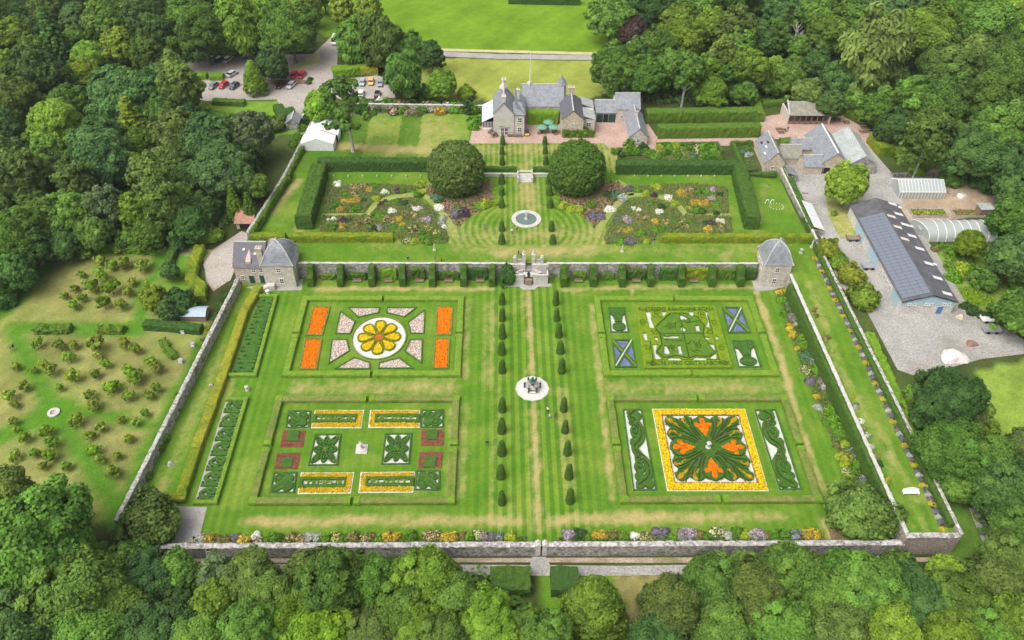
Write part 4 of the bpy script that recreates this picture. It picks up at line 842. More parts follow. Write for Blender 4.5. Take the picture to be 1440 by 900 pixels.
# ---- long scroll beds on the west side
def longbed(pts, wh, mat, floor):
    q = Q(*pts); r = panel("long_scroll_bed", "long narrow box scroll bed beside the golden hedge, %s" % wh, "flower bed", q, None, floor, .03, None); V, F = sweep([(*q(.0, 1), 0), (*q(1, 1), 0), (*q(1, 0), 0), (*q(.0, 0), 0)], .85, .75, rough=.04, seg=.5); mk("edging_hedge", V, F, H_BOX, r); w, l = q.size; n = 7; asp = w / l
    def m(U, V):
        v = (V * n) % 1.0; y = v * (l / n) / w; yl = (l / n) / w; a = dline(U, y, cat([(.22, .12 * yl), (.8, .1 * yl), (.2, .5 * yl), (.45, .85 * yl), (.78, .8 * yl), (.72, .6 * yl), (.5, .66 * yl)])) < .085; a |= dline(U, y, cat([(.3, .3 * yl), (.62, .42 * yl), (.88, .38 * yl)])) < .055; a |= dline(U, y, [(.12, .05 * yl), (.12, .3 * yl)]) < .04; return a & (U > .06) & (U < .94) & (V > .015) & (V < .985)
    raster("scroll_hedge", q, m, .45, mat, r, .14)
longbed([(322, 529), (359, 529), (389, 418), (365, 418)], "pavilion end", H_BOXD, rough_mat("dark_planting", (.07, .14, .03), (.12, .2, .045), 1.0, 6)); longbed([(273, 708), (304, 708), (347, 563), (318, 563)], "gate end", H_BOXD, PAVE)
# golden hedge in clipped blocks along the west walk
gp = [((364, 404), (343, 440)), ((343, 440.5), (330, 480)), ((330, 480.5), (315, 524)), ((315, 524.5), (298, 572)), ((298, 572.5), (276, 632)), ((276, 632.5), (254, 700))]
for i, (a, c) in enumerate(gp): tag(hedge([at(a[0], a[1], .6) * [1, 1, 0], at(c[0], c[1], .6) * [1, 1, 0]], 2.0, 1.3, H_GOLD2 if i < 5 else H_GOLD, "golden_hedge", rough=.07, seg=.5), "clipped golden hedge block, number %s along the west walk from the pavilion house" % ["one", "two", "three", "four", "five", "six"][i], "hedge", "golden hedge blocks of the west walk")
tag(hedge([at(206, 701, .6) * [1, 1, 0], at(262, 700, .6) * [1, 1, 0]], 1.7, 1.2, H_GOLD, "golden_hedge"), "short golden hedge closing the west walk by the corner paving", "hedge")

# ------------------------------------------------------------------ trees
def leaf_quads(P, Nn, size, stretch=1.0, hang=False):
    n = len(P); a = rng.normal(0, 1, (n, 3)); 
    if hang: a = np.tile([0, 0, 1.0], (n, 1)) + rng.normal(0, .15, (n, 3))
    t = np.cross(Nn, a); t /= np.linalg.norm(t, axis=1)[:, None] + 1e-9; b = np.cross(Nn, t)
    s = size * rng.uniform(.65, 1.3, n)[:, None]; st = stretch
    V = np.stack([P - t * s - b * s * st * .6, P + t * s * .9 - b * s * st, P + t * s + b * s * st * .7, P - t * s * .8 + b * s * st], 1).reshape(-1, 3)
    return V, np.arange(n * 4).reshape(-1, 4)
def crown(kind, seed, hi=False):
    """leaf-sized faces gathered in clumps through the crown; unit radius, trunk foot at z = 0. Returns verts, faces, tint"""
    g = np.random.default_rng(seed); C = []; R = []
    def shell(n, rx, rz, cz, lo=-.55, lr=(.2, .34), inner=.7):
        i = np.arange(n) + .5; ph = i * 2.39996 + g.uniform(0, 6); z = 1 - (1 - lo) * i / n; rr = np.sqrt(np.maximum(0, 1 - z * z)); wob = .02 if kind == 'yew' else 1.0; k = g.uniform(inner, 1.0, n) * (1 + wob * (.15 * np.sin(2 * np.mod(ph, 2 * PI) + seed + 2 * z) + .12 * np.sin(3 * np.mod(ph, 2 * PI) + 3 * z + seed * 2)))
        p = np.stack([rr * np.cos(ph) * rx * k, rr * np.sin(ph) * rx * k, cz + z * rz * k], 1) + g.normal(0, .01 if kind == 'yew' else .05, (n, 3)); C.append(p); R.append(g.uniform(*lr, n))
    lpc, sz, flat, hang, st, core, up = 95, .055, .75, False, 1.2, .68, .35
    if kind == 'round': shell(170, .9, .88, 1.3, lr=(.13, .24), inner=.74); lpc = 75; sz = .045; cc = (1.0, .84, 1.25)
    elif kind == 'lumpy':
        shell(80, .66, .66, 1.5, lr=(.13, .24)); lpc = 75; sz = .045
        for k in range(5): a = k * 1.256 + g.uniform(-.3, .3); C.append(np.array([[.55 * math.cos(a), .55 * math.sin(a), 1.0 + g.uniform(-.15, .35)]]) + g.normal(0, .21, (24, 3))); R.append(g.uniform(.12, .23, 24))
        cc = (.82, .7, 1.2)
    elif kind == 'clumpy': shell(115, .88, .84, 1.25, lr=(.15, .25), inner=.8); lpc = 105; sz = .045; cc = (.95, .8, 1.2); up = .5
    elif kind == 'tall': shell(150, .86, 1.28, 1.6, -.75, (.13, .24)); lpc = 75; sz = .045; cc = (.9, 1.2, 1.5)
    elif kind == 'dome': shell(150, .9, .72, .62, -.3, (.13, .22)); cc = (1.12, .85, .5); lpc = 70; sz = .042
    elif kind == 'weep': shell(80, .8, 1.05, 1.25, -.8, (.18, .3)); hang = True; st = 2.6; sz = .035; cc = (.9, 1.1, 1.15); lpc = 110
    elif kind == 'stem': shell(100, .82, .85, 2.35, -.7, (.13, .24)); lpc = 75; sz = .045; cc = (.85, .8, 2.3)
    elif kind == 'birch': shell(70, .8, 1.2, 1.75, -.75, (.14, .26), .5); sz = .042; lpc = 75; core = .35; cc = (.9, 1.2, 1.7)
    elif kind == 'cone':
        n = 170; i = (np.arange(n) + .5) / n; ph = np.arange(n) * 2.39996; z = .25 + 2.75 * i ** .8; rr = (1 - (z / 3.05) ** 1.6) * .9; C.append(np.stack([rr * np.cos(ph), rr * np.sin(ph), z], 1) + g.normal(0, .03, (n, 3))); R.append(g.uniform(.13, .22, n)); lpc = 70; sz = .042; cc = None
    elif kind == 'spruce':
        pts = []; 
        for t in np.linspace(.06, 1, 15):
            r_ = (1 - t) * .95 + .05; m = max(4, int(16 * r_)); a = np.arange(m) / m * 2 * PI + g.uniform(0, 6); 
            for q_ in (.45, .8, 1.0): pts.append(np.stack([r_ * q_ * np.cos(a), r_ * q_ * np.sin(a), np.full(m, .3 + 3.0 * t - .18 * q_ * r_)], 1) + g.normal(0, .03, (m, 3)))
        C.append(np.concatenate(pts)); R.append(np.full(len(C[0]), .13)); lpc = 26; sz = .05; flat = .3; cc = None
    elif kind == 'pine':
        for k in range(9): a = g.uniform(0, 2 * PI); h = g.uniform(1.5, 3.1); d = g.uniform(.25, .8) * (1.15 - (h - 1.5) / 2.2); C.append(np.array([[d * math.cos(a), d * math.sin(a), h]]) + g.normal(0, 1, (9, 3)) * [.2, .2, .08]); R.append(g.uniform(.13, .24, 9))
        lpc = 40; sz = .05; cc = None; core = 0
    elif kind == 'loose': shell(30, .68, .6, 1.05, -.6, (.14, .3), .3); lpc = 42; sz = .065; core = 0; cc = None
    elif kind == 'yew': shell(420, .95, .9, .72, -.62, (.07, .12), .92); lpc = 45; sz = .028; cc = (1.25, .86, .72); up = .2
    elif kind == 'bush': shell(46, .8, .68, .52, -.5, (.2, .32)); lpc = 60; sz = .07; cc = (.9, .62, .5)
    if hi: lpc = int(lpc * 3.0); sz *= .56
    C = np.concatenate(C); R = np.concatenate(R); Vs, Ns, T = [], [], []
    mid = np.array([0, 0, C[:, 2].mean()])
    for c, r in zip(C, R):
        d = g.normal(0, 1, (lpc, 3)); d /= np.linalg.norm(d, axis=1)[:, None]; od = c - mid; od = od / (np.linalg.norm(od) + 1e-6); d = np.where(((d @ od) < -.25)[:, None], -d, d)
        p = c + d * r * g.uniform(.55, 1.2, lpc)[:, None] * [1, 1, flat + .1]; nn = d * .75 + od * .25 + g.normal(0, .38, (lpc, 3)) + [0, 0, up]; nn /= np.linalg.norm(nn, axis=1)[:, None]
        Vs.append(p); Ns.append(nn); T.append(np.clip(g.normal(.5, .06 if kind == 'yew' else .2) + g.normal(0, .15, lpc), 0, 1))
    V, F = leaf_quads(np.concatenate(Vs), np.concatenate(Ns), sz, st, hang); T = np.repeat(np.concatenate(T), 4); F = F.tolist()
    if cc is not None and core:
        n, m = 14, 8; k = len(V); cv = []
        for j in range(m + 1):
            ph = PI * j / m
            for i in range(n): a = 2 * PI * i / n; cv.append((cc[0] * core * math.sin(ph) * math.cos(a), cc[0] * core * math.sin(ph) * math.sin(a), cc[2] + cc[1] * core * math.cos(ph)))
        V = np.concatenate([V, np.array(cv)]); T = np.concatenate([T, np.full(len(cv), .5)]); F += [[k + j * n + i, k + (j + 1) * n + i, k + (j + 1) * n + (i + 1) % n, k + j * n + (i + 1) % n] for j in range(m) for i in range(n)]
    return V, F, T
def trunk(kind, seed):
    g = random.Random(seed); b = B(); top = {'dome': .7, 'spruce': 3.0, 'cone': 2.4, 'pine': 2.9, 'birch': 2.3, 'stem': 2.4, 'tall': 1.9, 'loose': .9, 'yew': .6, 'bush': .4}.get(kind, 1.45); r0 = {'pine': .085, 'birch': .05, 'loose': .05, 'yew': .12, 'dome': .12}.get(kind, .085)
    b.tube([(0, 0, -.06), (0, 0, .02), (g.uniform(-.03, .03), g.uniform(-.03, .03), top * .35), (g.uniform(-.05, .05), g.uniform(-.05, .05), top * .7), (0, 0, top)], [r0 * 1.5, r0, r0 * .8, r0 * .55, r0 * .2], 7)
    for i in range({'pine': 9, 'spruce': 0, 'cone': 3}.get(kind, 6)):
        a = g.uniform(0, 2 * PI); z = top * g.uniform(.35, .75); L = g.uniform(.4, .7); b.tube([(0, 0, z), (L * .5 * math.cos(a), L * .5 * math.sin(a), z + L * .35), (L * math.cos(a), L * math.sin(a), z + L * .6)], [r0 * .45, r0 * .3, r0 * .1], 5)
    return b
KINDS = {'round': 3, 'lumpy': 3, 'clumpy': 3, 'tall': 2, 'dome': 1, 'weep': 2, 'birch': 2, 'stem': 2, 'cone': 1, 'spruce': 2, 'pine': 1, 'loose': 4, 'yew': 1, 'bush': 3}
CROWN, TRUNK = {}, {}
for kd, nvar in KINDS.items():
    for s in range(nvar):
        V, F, T = crown(kd, 100 + 17 * s + len(kd) * 7); CROWN[kd, s] = newmesh("crown", V, F, M_LEAF, {"tint": T}); b = trunk(kd, s); TRUNK[kd, s] = newmesh("trunk", b.v, b.f, BARKP if kd in ('birch', 'stem', 'pine') else BARK)
for kd in ('round', 'lumpy', 'clumpy', 'tall', 'bush', 'cone', 'dome'):
    V, F, T = crown(kd, 311 + len(kd), True); CROWN[kd, 'hi'] = newmesh("crown", V, F, M_LEAF, {"tint": T})
HGT = {'round': 1.3, 'lumpy': 1.3, 'clumpy': 1.25, 'tall': 1.6, 'dome': .62, 'weep': 1.25, 'birch': 1.7, 'stem': 2.3, 'cone': 1.3, 'spruce': 1.3, 'pine': 2.3, 'loose': 1.05, 'yew': .72, 'bush': .52}
NAMES = {'round': ("broadleaf_tree", "round-crowned broadleaf tree"), 'lumpy': ("broadleaf_tree", "many-domed broadleaf tree"), 'clumpy': ("broadleaf_tree", "clumpy sycamore-like tree"), 'tall': ("broadleaf_tree", "tall oval broadleaf tree"), 'dome': ("broadleaf_tree", "broad domed tree"), 'weep': ("weeping_tree", "drooping feathery tree"), 'birch': ("birch_tree", "open airy birch tree"), 'stem': ("broadleaf_tree", "long-stemmed pale-trunked tree"), 'cone': ("broadleaf_tree", "dense cone-shaped tree"), 'spruce': ("conifer_tree", "pointed conifer"), 'pine': ("pine_tree", "tall open pine"), 'loose': ("fruit_tree", "small fruit tree"), 'yew': ("yew_tree", "dense clipped yew"), 'bush': ("leafy_shrub", "leafy shrub")}
LC = {'D': (.084, .172, .046), 'M': (.13, .245, .044), 'L': (.195, .32, .04), 'Y': (.26, .34, .05), 'B': (.095, .19, .058), 'O': (.155, .235, .055), 'P': (.075, .045, .05), 'G': (.15, .22, .10), 'X': (.18, .31, .025), 'C': (.23, .28, .035)}
LW = {'D': "dark green", 'M': "mid green", 'L': "light green", 'Y': "yellow-green", 'B': "bluish green", 'O': "olive green", 'P': "copper purple", 'G': "grey-green", 'X': "bright lime", 'C': "golden"}
TREES = []
def tree(px, py, r, kind, col, zone, label=None, group=True, base=None, sz=None, name=None, catg=None):
    """px, py, r: middle and half width of the crown as the picture shows it; its distance from the ground it stands on"""
    if base is None:
        z = 3.0
        for i in range(25):
            p = at(px, py, z); R = r * depth_of(p) / FPX; z = .5 * z + .5 * (gz(p[0], p[1]) + HGT[kind] * R * .95)
        x, y = p[0], p[1]; z0 = gz(x, y)
    else: x, y, z0 = base; R = r * depth_of(base) / FPX
    s = random.randrange(KINDS[kind]); sz = sz or random.uniform(.9, 1.1); rz = random.uniform(0, 2 * PI); nm, ds = NAMES[kind]
    lab = label or "%s %s %s" % (LW[col], ds, zone); t = tag(bpy.data.objects.new(name or nm, None), lab, catg or ("shrub" if kind == 'bush' else "tree"), (("%ss %s" % (ds, zone)) if group else None)); COL.objects.link(t)
    t.location = (x, y, z0 - .05); t.rotation_euler = (0, 0, rz); t.scale = (R, R, R * sz); t.empty_display_size = .3
    v = [c * random.uniform(.93, 1.08) for c in LC[col]]; j = random.uniform(.76, 1.26)
    put("trunk", TRUNK[kind, s], t); put("crown", CROWN[kind, "hi"] if r > 37 and (kind, "hi") in CROWN else CROWN[kind, s], t, color=[c * j for c in v]); TREES.append((px, py, r)); return t
Z1 = "in the wood behind the car park"; Z2 = "in the wood beside the orchard"; Z3 = "in the wood behind the farm buildings"; Z4 = "in the belt outside the front wall"; Z5 = "in the grove beside the work yard"; Z6 = "beside the house drive"
def many(zone, rows):
    for row in rows.split(';'):
        k = row.split()
        if k: tree(float(k[0]), float(k[1]), float(k[2]), k[3], k[4], zone)
many(Z1, """15 -8 26 round M;64 14 23 tall O;22 50 27 lumpy L;78 62 24 spruce D;150 32 31 round M;108 28 22 lumpy B;205 26 32 round D;168 64 27 lumpy Y;126 80 21 clumpy L;207 78 23 tall M;120 102 22 lumpy C;172 138 50 dome B;57 108 36 round D;18 135 33 round O;80 180 38 lumpy L;8 92 20 lumpy L;
250 122 31 tall O;285 42 42 lumpy M;335 42 36 weep L;252 26 26 round M;190 186 29 spruce Y;8 182 22 round B;36 166 17 bush L;140 208 40 clumpy B;250 192 30 round O;300 203 36 clumpy B;352 196 31 round G;382 92 23 round D;408 42 40 round M;365 20 32 lumpy L;110 -6 30 round D;190 -10 30 round M;270 -8 30 lumpy M;330 -12 28 lumpy L;220 130 24 tall D;100 145 26 round M;225 55 20 tall D;40 20 22 round D""")
many(Z6, "480 14 18 tall Y;518 20 18 tall Y;497 62 27 weep M;537 62 30 weep O;568 104 29 weep M;607 78 17 tall D;622 118 20 round L;656 131 13 bush X;452 150 24 round L;430 12 20 tall Y;575 70 20 round M;455 -4 20 round M;600 130 14 bush M")
many(Z2, """30 258 37 tall O;20 330 40 round M;110 262 30 birch O;146 234 35 clumpy B;186 238 23 lumpy X;216 262 33 birch O;150 292 28 birch G;100 300 32 round M;192 304 22 tall L;236 296 30 birch O;266 312 27 lumpy D;268 252 26 clumpy B;312 236 43 clumpy B;354 262 22 round M;330 290 15 spruce L;352 296 13 spruce M;60 300 36 lumpy M;132 330 24 round M;26 384 26 round D;6 420 18 bush D;45 345 30 lumpy D;90 345 22 round D;180 336 20 bush M;210 330 22 round M;285 290 22 round D;250 338 18 bush D;240 225 24 round O;70 215 28 lumpy M;20 225 28 round B;195 205 24 lumpy L;340 230 22 round D;385 175 16 bush O;300 330 14 bush L""")
many(Z4, """52 768 80 round M;20 720 50 round O;-5 800 60 round M;110 838 62 round M;168 862 50 lumpy M;202 812 40 clumpy B;178 800 34 round M;252 806 30 round M;306 812 30 tall G;352 812 40 round O;300 850 36 lumpy L;380 840 40 lumpy M;422 862 40 clumpy X;470 832 44 tall M;440 806 34 round O;522 822 42 lumpy M;560 856 42 round M;598 816 44 round L;640 842 40 lumpy M;685 874 44 clumpy L;740 888 30 round M;590 888 40 clumpy L;680 896 40 clumpy L;515 892 40 round O;212 888 50 clumpy B;130 900 55 lumpy M;20 890 60 round B;350 890 44 clumpy M;455 900 44 clumpy X;280 905 44 lumpy M;770 905 40 round M;620 905 40 round M;
942 862 48 lumpy O;1000 826 44 round M;1060 838 50 lumpy O;1110 808 42 round M;1162 838 46 lumpy M;1216 832 50 clumpy M;1282 846 50 clumpy B;1342 852 50 clumpy M;1402 832 44 lumpy O;1425 884 45 round L;1100 886 46 round M;1012 892 46 lumpy M;1180 894 46 round O;1250 900 46 lumpy L;1262 800 26 round M;1330 808 26 round L;1425 792 40 round O;930 905 40 round B;1330 905 46 lumpy L;1052 800 26 round O;990 800 20 bush M;1180 800 26 round M;1390 900 44 round M""")
many(Z5, """1334 562 42 clumpy D;1338 636 45 round M;1302 588 24 bush D;1386 650 38 lumpy M;1418 692 45 round D;1384 600 20 bush L;1436 625 24 lumpy O;1432 742 38 round M;1368 588 20 lumpy O;1430 306 34 lumpy M;1424 366 34 round D;1436 440 34 lumpy M;1364 346 19 round X;1434 268 30 round D;1310 650 24 bush M;1342 684 24 round M;1290 555 16 bush L;1385 395 20 bush M;1428 765 28 lumpy M""")
many(Z3, """870 96 34 round M;906 110 28 clumpy M;860 22 31 round M;890 46 20 round P;922 14 30 lumpy D;950 28 26 lumpy Y;982 8 30 round M;926 68 30 lumpy M;962 60 28 round L;966 104 26 stem M;990 100 23 stem L;1010 104 20 stem M;1016 88 27 birch O;1046 94 24 stem L;1064 104 20 stem L;1036 48 30 tall O;1084 106 24 lumpy L;1106 112 24 lumpy M;1136 130 22 round O;1062 52 28 clumpy B;1092 52 22 tall M;1145 22 28 round M;1108 8 30 round B;1166 52 32 round M;1200 28 32 lumpy M;1228 84 47 weep O;1256 18 34 clumpy B;1302 52 44 clumpy L;1332 98 40 round O;1386 44 44 lumpy M;1422 100 40 round M;1370 88 34 lumpy O;1290 140 36 lumpy M;1322 150 38 round M;1386 150 40 lumpy M;1302 204 36 birch O;1362 216 40 clumpy D;1402 190 40 round M;1200 146 22 bush M;1240 152 27 lumpy M;1424 240 34 round D;1180 112 24 round D;1345 10 36 round M;1435 20 36 lumpy L;1435 170 36 round O;1260 185 24 round D;1150 90 20 round D;1000 40 24 round L;890 90 24 round D;1036 78 22 tall M;944 100 24 round M;1340 250 18 bush M;1385 255 22 bush D;1270 215 14 bush L;895 0 28 round D;1035 -8 30 round M;1180 -8 30 lumpy M;1300 -6 32 round M;1400 -10 34 round M;1290 240 12 bush L""")
# fill the depth of the woods between the listed trees
def fill(zone, poly, r, kinds, cols, n, sep=.62):
    P = np.array(poly); c = 0
    for i in range(n):
        x, y = random.uniform(P[:, 0].min(), P[:, 0].max()), random.uniform(P[:, 1].min(), P[:, 1].max())
        if not inpoly(np.array([x]), np.array([y]), poly)[0]: continue
        rr = r * random.uniform(.8, 1.15)
        if any((x - a) ** 2 + (y - b_) ** 2 < (sep * (rr + q_)) ** 2 for a, b_, q_ in TREES): continue
        tree(x, y, rr, random.choice(kinds), random.choice(cols), zone); c += 1
    return c
fill(Z1, [(-90, -20), (240, -20), (235, 150), (300, 170), (360, 190), (340, 240), (-90, 240)], 21, ['round', 'lumpy', 'tall'], 'DMMOB', 900)
fill(Z2, [(-30, 215), (380, 200), (345, 290), (280, 310), (240, 335), (60, 345), (20, 410), (-90, 440), (-90, 215)], 20, ['round', 'lumpy', 'birch', 'tall'], 'DMMOB', 900)
fill(Z3, [(860, -20), (1530, -20), (1530, 300), (1450, 270), (1340, 240), (1265, 190), (1190, 150), (1080, 138), (930, 130), (850, 110)], 23, ['round', 'lumpy', 'tall'], 'DMMOL', 1200)
fill(Z4, [(-30, 770), (180, 790), (440, 800), (640, 812), (690, 850), (760, 870), (760, 920), (-30, 920)], 30, ['round', 'lumpy', 'clumpy'], 'MMOBL', 700)
fill(Z4, [(930, 850), (1000, 815), (1160, 805), (1530, 790), (1530, 950), (890, 950)], 30, ['round', 'lumpy', 'clumpy'], 'MMOOL', 600)
fill(Z5, [(1310, 600), (1360, 640), (1460, 660), (1540, 660), (1540, 790), (1425, 760), (1400, 700), (1350, 690)], 26, ['round', 'lumpy'], 'MMD', 300)
# undergrowth that closes the woodland floor
def undergrowth(lb, poly, h):
    w = W(poly); P = np.array([[p[0], p[1]] for p in w]); x0, y0 = P.min(0); x1, y1 = P.max(0); gx, gy = np.meshgrid(np.arange(x0, x1, 1.9), np.arange(y0, y1, 1.9)); gx = gx.ravel() + rng.uniform(-.9, .9, gx.size); gy = gy.ravel() + rng.uniform(-.9, .9, gy.size); m = inpoly(gx, gy, w); gx, gy = gx[m], gy[m]; n = len(gx); k = 13
    gh = np.array([gz(a, b_) for a, b_ in zip(gx, gy)]); d = rng.normal(0, 1, (n, k, 3)); d[:, :, 2] = np.abs(d[:, :, 2]); d /= np.linalg.norm(d, axis=2)[:, :, None]; s = h * rng.uniform(.6, 1.4, (n, 1, 1)); C = np.stack([gx, gy, gh], 1)[:, None]; V, F = leaf_quads((C + d * s * [1.1, 1.1, 1]).reshape(-1, 3), (d + [0, 0, .5]).reshape(-1, 3) / 1.3, .34, 1.2)
    o = mk("undergrowth", V, F, M_LEAF, attrs={"tint": np.repeat(np.repeat(rng.uniform(.25, .75, n), k), 4)}); o.color = (.13, .24, .05, 1); tag(o, lb, "undergrowth", kind="stuff")
undergrowth("leafy undergrowth under the wood beside the orchard and car park", [(-60, -30), (430, -30), (440, 30), (380, 75), (240, 90), (240, 140), (300, 160), (385, 185), (345, 300), (280, 335), (60, 348), (0, 395), (-60, 420)], 1.5)
undergrowth("leafy undergrowth under the wood behind the farm buildings", [(870, -30), (1620, -30), (1620, 500), (1500, 480), (1450, 300), (1420, 252), (1340, 236), (1268, 200), (1180, 152), (1075, 144), (910, 144), (866, 120)], 1.5)
undergrowth("leafy undergrowth in the belt outside the front wall", [(-60, 740), (150, 765), (200, 800), (430, 808), (740, 812), (745, 960), (-60, 960)], 1.3); undergrowth("leafy undergrowth in the belt east of the garden gate", [(960, 815), (1150, 800), (1330, 795), (1400, 770), (1520, 700), (1520, 960), (900, 960)], 1.3); undergrowth("leafy undergrowth in the grove beside the work yard", [(1292, 540), (1380, 545), (1400, 640), (1500, 690), (1500, 760), (1400, 770), (1372, 730)], 1.2)
# single trees that stand out
tree(641, 240, 40, 'yew', 'O', "", "huge clipped yew dome on the terrace, west of the short steps", False, name="yew_dome")
tree(811, 239, 40, 'yew', 'M', "", "huge clipped yew dome on the terrace, east of the short steps", False, name="yew_dome")
tree(210, 738, 46, 'bush', 'O', "", "large spreading yew bush inside the front wall beside the corner paving", False)
tree(1211, 722, 47, 'bush', 'O', "", "large loose yew bush at the foot of the raised east walk", False)
tree(836, 850, 49, 'cone', 'L', "", "dense conical tree standing alone outside the garden gate", False, sz=.8)
tree(357, 112, 17, 'cone', 'L', "", "slim pale conical tree at the edge of the car park", False)
tree(490, 158, 36, 'pine', 'M', "", "tall pine with bare leaning trunk rising beside the white marquee", False, base=(*at(497, 213, ZH)[:2], ZH), sz=.95)
tree(1190, 262, 27, 'round', 'L', "", "rounded tree with orange tints in the middle of the work yard", False)
tree(1440, 400, 20, 'bush', 'M', Z5)
tree(238, 382, 13, 'round', 'B', "", "small blue-grey conifer in the orchard corner", False)
tree(252, 428, 24, 'bush', 'D', "", "round dark yew bush beside the orchard shed", False)
tree(217, 420, 17, 'tall', 'C', "", "tall golden conifer beside the round dark yew", False)
tree(236, 436, 14, 'tall', 'B', "", "bluish conifer squeezed between golden conifer and dark yew", False)
tree(734, 390, 11, 'bush', 'D', "", "round dark bush beside the double stair", False, base=(at(714, 395, 0)[0], YT - 2.2, 0), name="leafy_shrub", sz=2.2)
for px, py, r, c, lb in ((1216, 418, 22, 'L', "bright rounded shrub beside the outer east wall, largest of the row"), (1196, 388, 19, 'C', "gold-flecked shrub in the row outside the east wall"), (1165, 350, 17, 'C', "olive-gold shrub at the house end of the row outside the east wall"), (1180, 368, 14, 'L', "small light shrub between the gold shrubs outside the east wall"), (1173, 300, 5, 'L', "small round bush on the yard grass island")): tree(px, py, r, 'bush', c, "", lb, False)
# dead trees
def dead(px, py, h, lb, seed):
    p = G(px, py); g = random.Random(seed); b = B(); 
    def grow(o, d, L, r, lev):
        e = [o[i] + d[i] * L for i in range(3)]; m = [(o[i] + e[i]) / 2 + g.uniform(-.06, .06) * L for i in range(3)]; b.tube([o, m, e], [r, r * .8, r * .6], 5)
        if lev:
            for k in range(g.choice((2, 3, 3))):
                q = [d[0] + g.uniform(-.55, .55), d[1] + g.uniform(-.55, .55), d[2] + g.uniform(-.2, .25)]; n_ = math.sqrt(sum(x * x for x in q)); grow(e, [x / n_ for x in q], L * g.uniform(.6, .85), r * .58, lev - 1)
    grow([p[0], p[1], p[2] - .2], [0.03, 0, 1], h * .33, h * .022, 4); t = thing("dead_tree", lb, "tree", (p[0], p[1], p[2])); b.mk("bare_branches", BARKP, t)
dead(1110, 88, 13, "bare silvery dead tree standing out of the wood", 3); dead(1127, 92, 10, "smaller bare dead tree beside the silvery one", 5); dead(24, 204, 8, "bare grey twiggy tree in the wood beside the orchard", 8)
# yard tree's orange tints, white blossom
# orchard
for row in """120 358 9;140 365 8;173 368 10;157 372 8;200 372 10;140 385 10;128 400 10;155 402 13;115 418 7;130 405 8;145 425 10;103 428 8;180 410 8;170 428 9;105 405 6;90 415 6;185 395 7;
52 482 8;83 485 9;104 485 7;133 482 14;175 482 9;190 490 9;62 512 8;72 520 9;97 502 9;102 528 11;133 525 8;148 510 8;138 500 7;162 540 7;180 520 9;190 528 12;212 508 9;222 518 8;155 543 11;180 556 9;220 545 8;210 556 8;125 555 8;131 568 10;204 580 7;190 594 7;106 590 10;140 600 9;127 612 7;180 616 8;64 605 10;72 622 10;18 592 7;22 515 7;32 542 9;12 555 10;46 520 6;20 568 7;70 640 10;48 637 8;35 615 9;20 640 9;130 632 10;140 645 8;165 640 7;158 662 11;92 655 8;22 604 5;60 655 7;84 545 6;170 590 6;115 385 6;165 352 6;200 350 7""".replace('\n', '').split(';'):
    k = [float(v) for v in row.split()]; tree(k[0], k[1], k[2] * 1.2, 'loose', random.choice('LYLYX'), "planted in the rough orchard grass", "small leafy fruit tree planted in the rough orchard grass", True)

# ------------------------------------------------------------------ clipped topiary and hedges
def pyr_mesh(seed):
    g = np.random.default_rng(seed); prof = [(1.0, 0), (1.0, .3), (.93, 1.0), (.84, 1.75), (.74, 2.5), (.62, 3.1), (.42, 3.5), (.02, 3.7)]; n = 14; V = []; F = []
    for r, z in prof:
        for i in range(n): a = 2 * PI * i / n; k = r * (1 + g.normal(0, .03)); q_ = max(abs(math.cos(a)), abs(math.sin(a))); k *= .85 + .15 / q_; V.append((k * math.cos(a), k * math.sin(a), z + g.normal(0, .02)))
    for j in range(len(prof) - 1):
        for i in range(n): F.append([j * n + i, j * n + (i + 1) % n, (j + 1) * n + (i + 1) % n, (j + 1) * n + i])
    F.append([(len(prof) - 1) * n + i for i in range(n)]); V, F = fuzz(V, F, 16, .11); return newmesh("yew_pyramid", V, F, H_YEW)
PYR = [pyr_mesh(s) for s in range(6)]
def pyramid(px, py, z, s, lab, grp, hz=1.0):
    p = at(px, py, z); return tag(put("yew_pyramid", PYR[random.randrange(6)], None, (p[0] + random.uniform(-.12, .12), p[1], z - .02), random.uniform(-.1, .1), (s * random.uniform(.9, 1.1), s * random.uniform(.92, 1.08), s * hz * random.uniform(.9, 1.08))), lab, "topiary", grp)
for px in (706, 0): pass
for side, pts in (("west", [(706, 427), (706, 450), (706, 474), (706, 497), (706, 523), (706, 577), (706, 607), (706, 638), (705, 671), (705, 707)]), ("east", [(782, 427), (783, 450), (785, 473), (787, 496), (789, 523), (792.5, 577), (794.5, 607), (797, 638), (800, 671), (802, 705)])):
    for i, (px, py) in enumerate(pts): pyramid(px, py, 0, random.uniform(.78, .84), "clipped yew pyramid in the %s row of the central walk" % side, "yew pyramids of the central walk, %s row" % side, 1.32)
for side, pts in (("west", [(706.5, 203), (706.5, 217), (706, 231)]), ("east", [(766, 203), (767, 216), (768, 231)])):
    for px, py in pts: pyramid(px, py, ZH, .8, "clipped yew pyramid on the house lawn, %s row" % side, "yew pyramids of the house lawn, %s row" % side)
for side, pts in (("west", [(706, 258), (706, 274), (706, 291), (705.5, 324), (706, 342)]), ("east", [(772, 258), (773, 274), (774, 291), (776, 324), (777, 342)])):
    for px, py in pts: pyramid(px, py, ZT, .82, "clipped yew pyramid by the terrace pond, %s row" % side, "yew pyramids by the terrace pond, %s row" % side)
def H(lb, pts, z, w, h, mat, name="clipped_hedge", rough=.12, seg=.6):
    return tag(hedge([at(x, y, z) for x, y in pts], w, h, mat, name, rough=rough, seg=seg), lb, "hedge")
